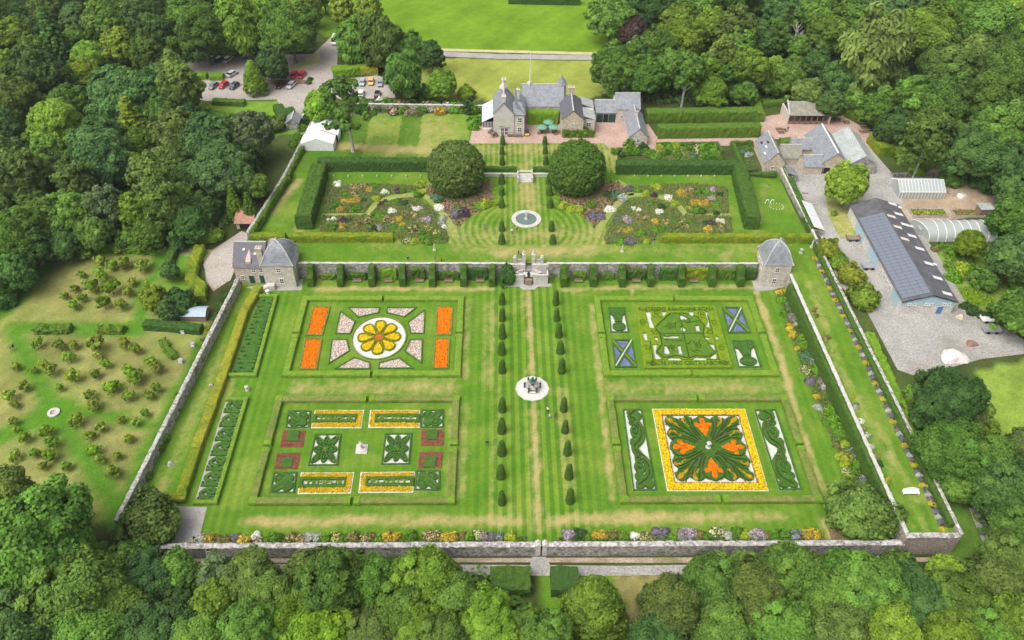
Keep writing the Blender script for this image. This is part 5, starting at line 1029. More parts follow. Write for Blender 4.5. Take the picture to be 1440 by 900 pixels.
TALL = [(-.5, -.02), (-.5, .15), (-.51, .3), (-.5, .45), (-.5, .6), (-.49, .75), (-.48, .9), (-.42, .985), (-.3, 1.0), (-.15, 1.01), (0, 1.0), (.15, 1.01), (.3, 1.0), (.42, .985), (.48, .9), (.49, .75), (.5, .6), (.5, .45), (.51, .3), (.5, .15), (.5, -.02)]
def HT(lb, P, w, h, mat, rough=.16): V, F = sweep(P, w, h, rough=rough, seg=.5, prof=TALL); V, F = fuzz(V, F, 9, .15); return tag(mk("tall_yew_hedge", V, F, mat), lb, "hedge")
yk = at(740, 247, ZT)[1] + 1.4
HT("tall dark yew hedge behind the west flower garden of the terrace", [(at(448, 247, ZT)[0], yk, ZT), (at(604, 247, ZT)[0], yk, ZT)], 2.6, 4.2, H_DARK)
HT("tall dark yew hedge behind the east flower garden of the terrace", [(at(866, 250, ZT)[0], yk - .6, ZT), (at(1036, 250, ZT)[0], yk - .6, ZT)], 2.6, 4.0, H_DARK)
a_, c_ = at(457, 248, ZT), at(430, 325, ZT); HT("tall yew hedge on the marquee side of the west flower garden", [(a_[0] - 1.2, a_[1], ZT), (c_[0] - .3, c_[1] + .6, ZT)], 4.2, 4.1, H_YEW)
a_, c_ = at(1032, 248, ZT), at(1057, 325, ZT); HT("tall yew hedge on the work-yard side of the east flower garden", [(a_[0] + 1.0, a_[1], ZT), (c_[0], c_[1] + .6, ZT)], 3.6, 4.0, H_YEW)
for lb, x0, x1 in (("short golden-green hedge beside the pavilion house roof", 352, 402), ("long golden-green hedge below the west flower garden", 411, 553), ("long golden-green hedge below the east flower garden", 928, 1116), ("short golden-green hedge against the upper east wall", 1124, 1143)):
    y_ = at(700, 342, ZT)[1] + 1.0; tag(hedge([(at(x0, 342, ZT)[0], y_, ZT), (at(x1, 342, ZT)[0], y_, ZT)], 1.9, 2.0, H_GOLD, rough=.1, seg=.5), lb, "hedge")
a_, c_ = at(1099, 240, ZT), at(1143, 332, ZT); tag(hedge([(a_[0], a_[1], ZT), (c_[0] - .3, c_[1], ZT)], 1.6, 2.6, H_YEW, rough=.12), "tall green hedge along the terrace side of the upper east wall", "hedge")
# hedges by the house and the steading
def HG(lb, pts, w, h, mat, rough=.15, name="clipped_hedge"): return tag(hedge([G(x, y) for x, y in pts], w, h, mat, name, rough=rough, seg=.6), lb, "hedge")
HG("long tall hedge block nearest the wood behind the kitchen garden", [(908, 169), (1060, 167)], 3.2, 3.4, H_BEECH); HG("long tall hedge block between the two gravel paths of the kitchen garden", [(924, 192), (1066, 190)], 3.0, 3.6, H_BEECH)
HG("hedge return joining the tall kitchen garden hedge", [(1062, 155), (1068, 172)], 2.4, 3.0, H_BEECH)
HG("tall ivy-green hedge block inside the house courtyard", [(742, 172), (784, 172)], 3.2, 4.2, H_BRIGHT)
HG("dark hedge behind the kitchen garden along the wood", [(1070, 150), (1105, 148)], 1.8, 2.0, H_BEECH); HG("yellow-green hedge curving round the steading yard", [(1180, 160), (1218, 166), (1262, 198)], 2.4, 2.2, H_GOLD); HG("bright hedge block by the yard gate", [(1225, 200), (1238, 216), (1262, 216)], 3.0, 3.2, H_GOLD); HG("square hedge between cottage and steading", [(1094, 210), (1120, 209)], 2.6, 3.2, H_BEECH)
HG("box edging of the kitchen plot, path side", [(923, 205), (1008, 204), (1016, 216)], 1.0, .9, H_YEW); HG("low hedge round the cottage garden", [(1058, 203), (1030, 204), (1040, 228), (1048, 248), (1092, 247)], 1.2, 1.1, H_YEW)
HG("golden hedge curving round the tiled shed", [(286, 342), (293, 318), (308, 302), (330, 297), (352, 298)], 2.4, 1.8, H_GOLD); HG("golden hedge winding between orchard and forecourt", [(283, 352), (274, 375), (270, 395), (284, 408), (282, 425)], 2.6, 1.8, H_GOLD)
HG("hedge along the orchard's far edge beside the track", [(88, 353), (140, 354), (150, 351), (236, 356)], 2.0, 1.6, H_BEECH, .35); HG("short hedge dividing orchard and conifers", [(246, 354), (232, 390)], 2.0, 1.8, H_YEW)
HG("dark hedge below the orchard shed", [(205, 460), (240, 462), (285, 467)], 2.2, 1.7, H_DARK); HG("informal low hedge beside the orchard's cross path", [(52, 466), (102, 465)], 2.2, 1.4, H_BEECH, .4); HG("shorter informal hedge beside the orchard's cross path", [(138, 466), (176, 466)], 2.0, 1.3, H_BEECH, .4); HG("straggling hedge by the small orchard boxes", [(228, 480), (236, 495), (246, 505)], 1.5, 1.2, H_BEECH, .4)
HG("clipped hedge block outside the gate, west of the approach", [(690, 822), (745, 822)], 4.6, 2.6, H_YEW); HG("clipped hedge block outside the gate, east of the approach", [(774, 822), (812, 822)], 4.6, 2.6, H_DARK)
HG("rough hedge along the car park's lower edge", [(300, 146), (345, 148)], 2.2, 1.6, H_BEECH); HG("short hedge of bright shrubs at the end of the car park", [(272, 110), (292, 110)], 2.6, 1.8, H_BRIGHT); HG("short hedge of bright shrubs in the middle of the car park", [(296, 111), (315, 111)], 2.6, 1.8, H_BRIGHT); HG("bright shrub hedge beside the small car park", [(468, 106), (520, 100)], 3.6, 2.6, H_BRIGHT); HG("yellow shrub hedge behind the parked yellow car", [(508, 104), (532, 103)], 2.8, 2.6, H_GOLD2)
HG("dark screen of shrubs where the drive narrows, drive side", [(408, 160), (414, 172)], 2.6, 2.2, H_DARK); HG("dark screen of shrubs where the drive narrows, wood side", [(392, 155), (400, 172)], 3.0, 2.2, H_DARK)
HG("bright round shrub mass beside the house path", [(858, 136), (876, 130)], 4.0, 2.6, H_BRIGHT); HG("far dark hedge across the field", [(715, 3), (815, 5)], 3.0, 3.0, H_DARK)
# hedge skins of the east walls
a_, c_ = B0, B1; tag(hedge([(a_[0] - .75, a_[1] - 3, 0), (c_[0] - .75, c_[1] + 8, 0)], 1.0, ZT + .15, H_YEW, "wall_hedge", rough=.12), "tall clipped hedge clothing the retaining wall of the raised east walk", "hedge")
a_, c_ = C0, C1; tag(hedge([(a_[0] - .75, a_[1], ZT), (c_[0] - .75, c_[1] + 2, ZT)], 1.0, 1.25, H_YEW, "wall_hedge", rough=.1), "clipped hedge on the walk side of the outer east wall", "hedge")
tag(hedge([(lx(C0, C1, YT - 25) + 1.6, YT - 25, ZT), (lx(C0, C1, YF + 8) + 1.8, YF + 8, gz(lx(C0, C1, YF + 8) + 1.8, YF + 8))], 2.0, 1.5, H_BRIGHT, "ivy_bank", rough=.25), "leafy bank along the yard side of the outer east wall", "hedge")
a_, c_ = at(448, 160, ZH), at(352, 325, ZT); tag(hedge([(u0[0] + .7, u0[1], ZH), (u1[0] + .7, u1[1], ZT), (u2[0] + .7, u2[1], ZT)], 1.1, 2.2, H_BEECH, "wall_ivy", rough=.3), "ragged ivy along the lawn side of the upper west wall", "ivy")

# ------------------------------------------------------------------ buildings
def roofmesh(name, quads, mat, parent, th=.16):
    """slopes given as (eave a, eave b, ridge b, ridge a); each a slab with slate courses along it"""
    V, F, UV = [], [], []
    for qd in quads:
        p = [np.array(x, float) for x in qd]; e = p[1] - p[0]; e /= np.linalg.norm(e); n = np.cross(e, p[3] - p[0]); n /= np.linalg.norm(n); s = np.cross(n, e); n = n if n[2] > 0 else -n; k = len(V)
        for off in (0, -th):
            for x in p: V.append(x + n * off); d = x - p[0]; UV.append((np.dot(d, e), abs(np.dot(d, s)), 0))
        F += [[k, k + 1, k + 2, k + 3], [k + 7, k + 6, k + 5, k + 4]] + [[k + i, k + i + 4, k + (i + 1) % 4 + 4, k + (i + 1) % 4] for i in range(4)]
    return mk(name, V, F, mat, parent, attrs={"roofuv": np.array(UV)})
def gable(r, x0, x1, y0, y1, z0, he, hr, axis='y', wm=STONEH, rm=SLATE, over=.3, skew=.12, ridge=True, ridgem=COPE):
    xm, ym = (x0 + x1) / 2, (y0 + y1) / 2; ze, zr = z0 + he, z0 + hr; b = B()
    if axis == 'y':
        V = [(x0, y0, z0 - .6), (x1, y0, z0 - .6), (x1, y0, ze), (xm, y0, zr), (x0, y0, ze)]; V += [(x, y1, z) for x, _, z in V]; b.add(V, [[0, 1, 2, 3, 4], [9, 8, 7, 6, 5], [0, 5, 6, 1], [1, 6, 7, 2], [2, 7, 8, 3], [3, 8, 9, 4], [4, 9, 5, 0]])
    else:
        V = [(x0, y0, z0 - .6), (x0, y1, z0 - .6), (x0, y1, ze), (x0, ym, zr), (x0, y0, ze)]; V += [(x1, y, z) for _, y, z in V]; b.add(V, [[0, 1, 2, 3, 4][::-1], [9, 8, 7, 6, 5][::-1], [0, 5, 6, 1][::-1], [1, 6, 7, 2], [2, 7, 8, 3], [3, 8, 9, 4], [4, 9, 5, 0]])
    b.mk("wall", wm, r); t = .17
    if axis == 'y':
        k = over * (zr - ze) / (xm - x0); a, c = y0 - skew, y1 + skew
        rf = roofmesh("roof", [((x0 - over, c, ze - k + t), (x0 - over, a, ze - k + t), (xm, a, zr + t), (xm, c, zr + t)), ((x1 + over, a, ze - k + t), (x1 + over, c, ze - k + t), (xm, c, zr + t), (xm, a, zr + t))], rm, r)
        if ridge: B().box(xm - .16, xm + .16, a, c, zr + t - .08, zr + t + .1).mk("ridge", ridgem, rf)
    else:
        k = over * (zr - ze) / (ym - y0); a, c = x0 - skew, x1 + skew
        rf = roofmesh("roof", [((a, y0 - over, ze - k + t), (c, y0 - over, ze - k + t), (c, ym, zr + t), (a, ym, zr + t)), ((c, y1 + over, ze - k + t), (a, y1 + over, ze - k + t), (a, ym, zr + t), (c, ym, zr + t))], rm, r)
        if ridge: B().box(a, c, ym - .16, ym + .16, zr + t - .08, zr + t + .1).mk("ridge", ridgem, rf)
    return rf
def win(r, x, y, z, w=1.0, h=1.4, face='s', fm=WHITE, mull=1):
    """a window on a wall: frame proud of the wall, dark panes behind the bars"""
    def bx(u0, u1, a, c, d0, d1):
        if face == 's': return (x + u0, x + u1, y - d1, y - d0, z + a, z + c)
        if face == 'w': return (x - d1, x - d0, y + u0, y + u1, z + a, z + c)
        return (x + d0, x + d1, y + u0, y + u1, z + a, z + c)
    b = B(); f_ = .09
    for q_ in ((-w / 2, -w / 2 + f_, 0, h), (w / 2 - f_, w / 2, 0, h), (-w / 2 + f_, w / 2 - f_, 0, f_), (-w / 2 + f_, w / 2 - f_, h - f_, h), (-w / 2 + f_, w / 2 - f_, h / 2 - .04, h / 2 + .04)): b.box(*bx(*q_, -.02, .09))
    if mull: b.box(*bx(-.035, .035, f_, h / 2 - .04, -.02, .08)); b.box(*bx(-.035, .035, h / 2 + .04, h - f_, -.02, .08))
    o = b.mk("window", fm, r); B().box(*bx(-w / 2 + .02, w / 2 - .02, .02, h - .02, -.01, .04)).mk("pane", GLASS, o); B().box(*bx(-w / 2 - .12, w / 2 + .12, -.14, 0, -.02, .16)).mk("sill", COPE, o)
def door(r, x, y, z, w=1.1, h=2.1, m=DARKG, face='s'):
    B().box(x - w / 2 - .1, x + w / 2 + .1, y - .06, y + .02, z, z + h + .12).mk("door_frame", COPE, r); o = B().box(x - w / 2, x + w / 2, y - .1, y - .02, z + .02, z + h).mk("door", m, r); B().box(x + w * .35, x + w * .42, y - .15, y - .09, z + 1.0, z + 1.12).mk("handle", METALG, o)
def chim(r, x, y, z0, z1, w=1.0, d=.8, m=STONEH, pots=2):
    o = B().box(x - w / 2, x + w / 2, y - d / 2, y + d / 2, z0, z1).box(x - w / 2 - .1, x + w / 2 + .1, y - d / 2 - .1, y + d / 2 + .1, z1, z1 + .2).mk("chimney", m, r)
    for i in range(pots): t = x + (i - (pots - 1) / 2) * w / max(pots, 1); B().lathe((t, y, z1 + .2), [(.16, 0), (.13, .4), (.17, .45)], 8).mk("chimney_pot", PANTILE if m is STONEH else COPE, o)
def X(px, py, z): return at(px, py, z)[0]
def Yp(py, z, px=720): return at(px, py, z)[1]
def building(name, label, x, y, z, cat_="building"): return thing(name, label, cat_, (x, y, z))
# --- main house
def house():
    z = ZH; y0 = Yp(192, z); xl, xr = X(694, 192, z), X(722.5, 192, z); xe = X(737, 192, z); r = building("main_house", "grey stone country house with slate roofs and two gabled wings", xl, y0, z, "house"); yb = Yp(120, z + 10.5)
    gable(r, xl, xr, y0, yb, z, 7.2, 10.6, 'y', STONEG, SLATE, .25); chim(r, (xl + xr) / 2, y0 + 1.0, z + 9.2, z + 12.2, 1.0, 1.2, STONEG); chim(r, (xl + xr) / 2, yb - .6, z + 9.2, z + 12.6, 1.1, 1.2, STONEG)
    o = B().lathe(((xl + xr) / 2, y0 + 9, z + 10.4), [(1.3, 0), (1.2, .6), (.35, 1.8), (.1, 3.0), (.03, 4.4)], 4).mk("gable_spire", ASHLAR, r); chim(r, xr + 1.2, y0 + 6, z + 7, z + 11.6, .8, .8, STONEG, 1)
    yx = y0 + 10.5; b = B(); b.box(xr - .02, xe, y0 + .25, yx, z - .5, z + 7.0); b.mk("wall", STONEG, r); roofmesh("roof", [((xr - .1, y0 - .1, z + 7.0), (xe + .3, y0 - .1, z + 7.0), (xe - .9, y0 + 3.6, z + 9.0), (xr - .4, y0 + 3.6, z + 9.1)), ((xe + .3, y0 - .1, z + 7.0), (xe + .3, yx, z + 7.0), (xr + .3, yx, z + 9.6), (xr + .3, y0 + 2.0, z + 9.6))], SLATE, r)
    xm = (xl + xr) / 2
    for dx in (-.55, .55):
        win(r, xm + dx + .2, y0, z + .5, .95, 2.3)
    for zz in (1.4, 4.4): win(r, xr + (xe - xr) * .55, y0 + .25, z + zz, 1.2, 1.5)
    B().prism([(xm + .2 + 1.9 * math.cos(t), y0 - .25 + .25 * (1 if k % 2 else 1)) for k, t in enumerate((0, 0))] + [(xm - 1.3, y0 - .3), (xm + 1.7, y0 - .3), (xm + 1.7, y0 - .02), (xm - 1.3, y0 - .02)], z + 3.1, z + 3.3).mk("door_hood", COPE, r)
    # north range, east wing, tower
    ex0, ex1 = X(789, 192, z), X(819, 192, z); yn0 = Yp(149, z + 5.0); gable(r, xe - .5, ex0 + 1, yn0, yn0 + 11, z, 5.0, 9.0, 'x', STONEH, SLATE, .3)
    for k in range(4): win(r, xe + 2 + k * 2.6, yn0, z + 2.9, 1.0, 1.5)
    eyb = Yp(131, z + 7.8); gable(r, ex0, ex1, y0, eyb, z, 5.6, 8.2, 'y', STONEO, SLATE2, .25); chim(r, (ex0 + ex1) / 2, eyb - .6, z + 7, z + 10, 1.8, .9, STONEO, 3)
    tx, ty = X(790, 120, z + 9), yn0 + 6.5; B().lathe((tx, ty, z - .5), [(1.5, 0), (1.5, 9.4)], 12).mk("stair_tower", STONEG, r); B().lathe((tx, ty, z + 8.9), [(1.8, 0), (1.5, .3), (.7, 1.5), (.1, 2.7), (.03, 3.3)], 8).mk("tower_roof", rough_mat("tower_slate", (.19, .2, .22), (.26, .27, .29), 1, 6), r)
    lx1 = X(836, 192, z); yl = y0 + 2.0; B().box(ex1 + .02, lx1, yl, yl + 12, z - .5, z + 4.4).mk("wall", STONEH, r)
    for a, c in ((.2, 5.2), (7.2, 11.6)): roofmesh("lean_to_roof", [((lx1 + .25, yl + c, z + 4.4), (lx1 + .25, yl + a - .3, z + 4.4), (ex1 + .1, yl + a - .3, z + 5.7), (ex1 + .1, yl + c, z + 5.7))], SHEETG, r)
    win(r, (ex1 + lx1) / 2, yl, z + 2.2, 1.3, 1.3); 
    V, F = sweep([(ex0 + .3, y0 - .3, z), (lx1 - .2, y0 - .25, z)], .6, 2.3, rough=.35, seg=.4); V, F = fuzz(V, F, 12, .14); tag(mk("wall_climber", V, F, H_BEECH), "climbing plants across the foot of the house's east gable", "climber"); win(r, (ex0 + ex1) / 2, y0, z + 3.2, .8, 1.0)
    # conservatory on the west side
    cx0, cx1 = X(679, 175, z), xl - .03; cy0, cy1 = Yp(182, z), Yp(158, z); o = B().box(cx0, cx1, cy0, cy1, z - .3, z + .6).mk("conservatory_base", WHITE, r); b = B()
    n = 7
    for i in range(n + 1): t = cx0 + (cx1 - cx0) * i / n; b.box(t - .06, t + .06, cy0 - .04, cy0 + .04, z + .6, z + 2.5)
    for i in range(13): t = cy0 + (cy1 - cy0) * i / 12; b.box(cx0 - .04, cx0 + .04, t - .06, t + .06, z + .6, z + 2.5)
    b.mk("glazing_bars", WHITE, r); B().box(cx0 + .02, cx1, cy0 + .02, cy1, z + .6, z + 2.5).mk("glazing", GLASS, r); roofmesh("conservatory_roof", [((cx0 - .2, cy1, z + 2.5), (cx0 - .2, cy0 - .2, z + 2.5), (cx1, cy0 - .2, z + 4.3), (cx1, cy1, z + 4.3))], CANVAS, r)
    # flagpole
    p = (X(745, 120, z + 9), yn0 + 5.6); t = thing("flagpole", "tall white flagpole rising from the house roof", "flagpole", (*p, z + 9)); B().lathe((*p, z + 8.9), [(.9, 0), (.7, .8), (.2, 1.3)], 4).mk("pole_base", ASHLAR, t); B().lathe((*p, z + 10), [(.11, 0), (.09, 4), (.06, 8.5), (.12, 8.6), (.02, 8.8)], 8).mk("pole", WHITE, t)
house()
# --- ranges east of the house
def block(name, label, pxl, pxr, pyf, z, depth, he, hr, axis, wm, rm, cat_="building", **kw):
    x0, x1 = X(pxl, pyf, z), X(pxr, pyf, z); y0 = Yp(pyf, z, (pxl + pxr) / 2); r = building(name, label, (x0 + x1) / 2, y0, z, cat_); gable(r, x0, x1, y0, y0 + depth, z, he, hr, axis, wm, rm, **kw); return r, x0, x1, y0
r, x0, x1, y0 = block("garage_range", "low slate-roofed garage with dark green doors beside the house", 837, 866, 172, ZH, 7.5, 3.2, 5.2, 'x', STONEH, SLATE, "garage")
for a, c in ((.03, .36), (.36, .62), (.62, .97)): B().box(x0 + (x1 - x0) * a + .08, x0 + (x1 - x0) * c - .08, y0 - .12, y0 + .03, ZH, ZH + 2.7).mk("garage_door", DARK if a == .36 else DARKG, r)
r, x0, x1, y0 = block("stable_block", "taller slate-roofed stable block beside the garage range", 864, 898, 172, ZH, 7.5, 4.4, 7.4, 'x', STONEH, SLATE)
door(r, x0 + 4.6, y0, ZH, 1.2, 2.2, DARK); win(r, x0 + 2, y0, ZH + 1.2, .9, 1.1); win(r, x0 + 7.0, y0, ZH + 1.2, .9, 1.1)
block("roofless_outbuilding", "small mossy outbuilding at the edge of the wood behind the stable block", 874, 893, 146, ZH, 6, 2.6, 4.2, 'x', STONEW, SLATE3)
r, x0, x1, y0 = block("garden_cottage", "narrow stone cottage with pale ridge by the courtyard path", 884, 909, 205, ZH, 13.5, 2.8, 5.4, 'y', STONEH, SLATE, "cottage"); win(r, (x0 + x1) / 2, y0, ZH + 1.0, 1.0, 1.2); chim(r, (x0 + x1) / 2, y0 + 8, ZH + 4.8, ZH + 6.6, .8, .7)
# --- steading
ZE = 4.7
r, x0, x1, y0 = block("yard_cottage", "stone cottage with pale ridge and rooflights by the upper east wall", 1073, 1101, 243, ZE, 11.5, 3.2, 6.2, 'y', STONEO, SLATE, "cottage"); win(r, x0 + 2.2, y0, ZE + 1.0, .9, 1.1)
for k, (t, s) in enumerate(((.2, .3), (.45, .5), (.3, .75), (.7, .6))):
    yy = y0 + 11.5 * s; xx = x0 + (x1 - x0) / 2 * t; zz = ZE + 3.2 + 3.0 * t; B().box(xx - .35, xx + .35, yy - .5, yy + .5, zz + .1, zz + .32).mk("rooflight", WHITE if k < 2 else GLASS, r)
gable(r, x1 - .3, x1 + 5.5, y0 + 3.5, y0 + 9, ZE, 2.6, 5.0, 'x', STONEO, SLATE3)
r, x0, x1, y0 = block("steading_barn", "long slate steading with white ridge and small side wings", 1150, 1188, 246, ZE, 15.5, 3.4, 6.8, 'y', STONEO, SLATE, "barn", ridgem=WHITE)
B().box(x0 + 1.2, x0 + 2.8, y0 - .1, y0 + .05, ZE, ZE + 2.3).mk("barn_opening", DARK, r); B().box(x0 + .2, x0 + 1.0, y0 - .08, y0 + .05, ZE, ZE + 2.2).mk("barn_opening", DARK, r)
gable(r, x0 - 4.6, x0 + .6, y0 - .4, y0 + 4.6, ZE, 2.9, 4.9, 'x', STONEO, SLATE); gable(r, x0 - 5.6, x0 + .4, y0 + 8.8, y0 + 13, ZE, 2.8, 4.8, 'x', STONEO, SLATE)
r, x0, x1, y0 = block("sheeted_barn", "broad barn with pale sheeted roof attached to the steading", 1189, 1227, 247, ZE, 15.5, 3.6, 6.0, 'y', STONEW, SHEETG, "barn"); B().box(x0 + 2.4, x0 + 4.6, y0 - .1, y0 + .05, ZE + .02, ZE + 2.6).mk("barn_opening", DARK, r)
def openshed():
    z = ZH; x0, x1 = X(1108, 176, z), X(1163, 174, z); y0 = Yp(175, z, 1135); r = building("open_shed", "open-fronted cart shed with mossy roof at the edge of the wood", (x0 + x1) / 2, y0, z, "shed"); y1 = y0 + 7
    b = B(); b.box(x0 - .5, x0, y0, y1, z - .3, z + 3.2); b.mk("end_wall", STONEH, r); B().box(x1, x1 + .5, y0, y1, z - .3, z + 3.2).mk("end_wall", STONEH, r); B().box(x0, x1, y1 - .4, y1, z - .3, z + 3.0).mk("back_wall", STONEW, r); B().box(x0, x1, y0 + .1, y0 + .3, z - .2, z + .9).mk("front_rail", WOOD, r)
    for i in range(1, 7): t = x0 + (x1 - x0) * i / 7; B().box(t - .12, t + .12, y0 + .1, y0 + .34, z, z + 3.0).mk("post", WOOD, r)
    rf = roofmesh("roof", [((x0 - .2, y0 - .4, z + 3.1), (x1 + .2, y0 - .4, z + 3.1), (x1 + .2, y0 + 4.2, z + 5.4), (x0 - .2, y0 + 4.2, z + 5.4)), ((x1 + .2, y1 + .3, z + 3.1), (x0 - .2, y1 + .3, z + 3.1), (x0 - .2, y0 + 4.2, z + 5.4), (x1 + .2, y0 + 4.2, z + 5.4))], SLATE3, r)
    for s, x in (("w", x0 - .25), ("e", x1 + .25)): V = [(x - .2, y0 - .5, z + 3.2), (x + .2, y0 - .5, z + 3.2), (x - .2, y0 + 4.2, z + 5.65), (x + .2, y0 + 4.2, z + 5.65), (x - .2, y0 - .5, z + 3.45), (x + .2, y0 - .5, z + 3.45), (x - .2, y0 + 4.2, z + 5.85), (x + .2, y0 + 4.2, z + 5.85)]; mk("skew_coping", V, [[0, 1, 3, 2], [4, 6, 7, 5], [0, 4, 5, 1], [2, 3, 7, 6], [0, 2, 6, 4], [1, 5, 7, 3]], COPE, r)
openshed()
# --- long shed with solar panels
def longshed():
    z = ZT; x0, x1 = X(1262, 441, z), X(1336, 441, z); y0 = Yp(441, z, 1300); y1 = Yp(289, z + 3.6, 1188); he, hr = 3.7, 5.6; xm = (x0 + x1) / 2; r = building("long_shed", "long dark-roofed shed with solar panels and pale blue gable in the work yard", xm, y0, z, "shed")
    b = B(); V = [(x0, y0, z - .5), (x1, y0, z - .5), (x1, y0, z + he), (xm, y0, z + hr), (x0, y0, z + he)]; V += [(x, y1, zz) for x, _, zz in V]; b.add(V, [[0, 1, 2, 3, 4], [9, 8, 7, 6, 5], [0, 5, 6, 1], [1, 6, 7, 2], [2, 7, 8, 3], [3, 8, 9, 4], [4, 9, 5, 0]]); b.mk("wall", STONEG, r)
    mk("blue_gable", [(x0 - .05, y0 - .07, z + 2.5), (x1 + .05, y0 - .07, z + 2.5), (x1 + .05, y0 - .07, z + he), (xm, y0 - .07, z + hr), (x0 - .05, y0 - .07, z + he)], [[0, 1, 2, 3, 4]], BLUEC, r)
    for s, c, t in ((-1, x0, .16), (1, x1, .16)):
        e = c + s * .35; rf = roofmesh("roof", [((e, y0 - .35, z + he + t - .05), (e, y1 + .3, z + he + t - .05), (xm, y1 + .3, z + hr + t), (xm, y0 - .35, z + hr + t))], ROOFD, r)
        mk("barge_board", [(e, y0 - .42, z + he - .1), (xm, y0 - .42, z + hr + .02), (xm, y0 - .42, z + hr + .25), (e, y0 - .42, z + he + .14)], [[0, 1, 2, 3], [3, 2, 1, 0]], WHITE, r)
        if s < 0: west = rf
        else: east = rf
    L = y1 - y0; nrow, ncol = 4, 26; u = np.array([xm - (x0 - .35), 0, hr - he + .05]); sl = np.linalg.norm(u); u /= sl; nn = np.array([-u[2], 0, u[0]])
    base = np.array([x0 - .35, y0 + .6, z + he + .16 + .03])
    def onroof(par, name, b0, uu, n_, s0, s1, t0, t1, mat, h=.07):
        p = [b0 + uu * s + np.array([0, t, 0]) + n_ * hh for hh in (0.02, h) for s, t in ((s0, t0), (s1, t0), (s1, t1), (s0, t1))]; mk(name, p, [[3, 2, 1, 0], [4, 5, 6, 7], [0, 1, 5, 4], [1, 2, 6, 5], [2, 3, 7, 6], [3, 0, 4, 7]], mat, par)
    for i in range(ncol):
        for j in range(nrow):
            t0 = (L * .82) * i / ncol; onroof(west, "solar_panel", base, u, nn, .35 + (sl - .6) * j / nrow, .35 + (sl - .6) * (j + 1) / nrow - .06, t0, t0 + L * .82 / ncol - .06, SOLAR)
    u2 = np.array([xm - (x1 + .35), 0, hr - he + .05]); u2 /= np.linalg.norm(u2); n2 = np.array([-u2[2], 0, u2[0]]); n2 = n2 if n2[2] > 0 else -n2; b2 = np.array([x1 + .35, y0 + .2, z + he + .16])
    for i, t in enumerate((1.0, 6.4, 11.6, 17.2, 22.2, 26.8, 31.2, 35.6, 39.6)):
        if t < L - 1: onroof(east, "skylight", b2, u2, n2, .9, 3.3, t, t + 1.05, CANVAS, .06)
    for t in (19.8, 24.6, 29.0): onroof(east, "cream_skylight", b2, u2, n2, sl - 2.6, sl - .3, t, t + 1.0, rough_mat("cream_sheet", (.55, .5, .4), (.65, .6, .5), 1, 5), .06)
    for t in (12.2, 27, 35): onroof(east, "white_vent", b2, u2, n2, -.2, .7, t, t + .7, WHITE, .12)
    for k, fx in enumerate((.14, .24, .46, .55, .80, .89)): win(r, x0 + (x1 - x0) * fx, y0 - .08, z + 2.55, .7, .7, mull=0)
    door(r, x0 + (x1 - x0) * .76, y0, z, 1.2, 2.1, plain("blue_paint", (.06, .2, .42)))
    for k, (a, c) in enumerate(((.04, .14), (.42, .58), (.68, .84))): B().box(x0 - .08, x0 + .02, y0 + L * a, y0 + L * c, z + .4, z + 3.3).mk("side_cladding", BLUEC, r)
    for k in range(4): win(r, x0, y0 + L * (.18 + .05 * k), z + 1.3, 1.0, 1.2, 'w')
longshed()
# --- pavilion house (west) and pavilion (east)
def ogee(r, x0, x1, y0, y1, z, h, mat, name="ogee_roof"):
    cx, cy = (x0 + x1) / 2, (y0 + y1) / 2; hx, hy = (x1 - x0) / 2, (y1 - y0) / 2; prof = [(1.08, 0), (.96, .13), (.86, .3), (.76, .48), (.62, .66), (.42, .83), (.2, .95), (.03, 1.0)]; V, F, UV = [], [], []
    for s in range(4):
        a = [(-1, -1), (1, -1), (1, 1), (-1, 1)]; p, q_ = a[s], a[(s + 1) % 4]; k = len(V); d = 0
        for j, (f, t) in enumerate(prof):
            V += [(cx + p[0] * hx * f, cy + p[1] * hy * f, z + h * t), (cx + q_[0] * hx * f, cy + q_[1] * hy * f, z + h * t)]; d = t * h * 1.4; UV += [(-f * hx, d, 0), (f * hx, d, 0)]
        F += [[k + 2 * j, k + 2 * j + 1, k + 2 * j + 3, k + 2 * j + 2] for j in range(len(prof) - 1)]
    rf = mk(name, V, F, mat, r, attrs={"roofuv": np.array(UV)})
    for p in ((-1, -1), (1, -1), (1, 1), (-1, 1)): b = B(); b.tube([(cx + p[0] * hx * f, cy + p[1] * hy * f, z + h * t + .03) for f, t in prof], .13, 5); b.mk("lead_hip", COPE, rf)
    B().lathe((cx, cy, z + h), [(.2, -.1), (.12, .3), (.25, .55), (.03, 1.0)], 8).mk("finial", COPE, rf); return rf
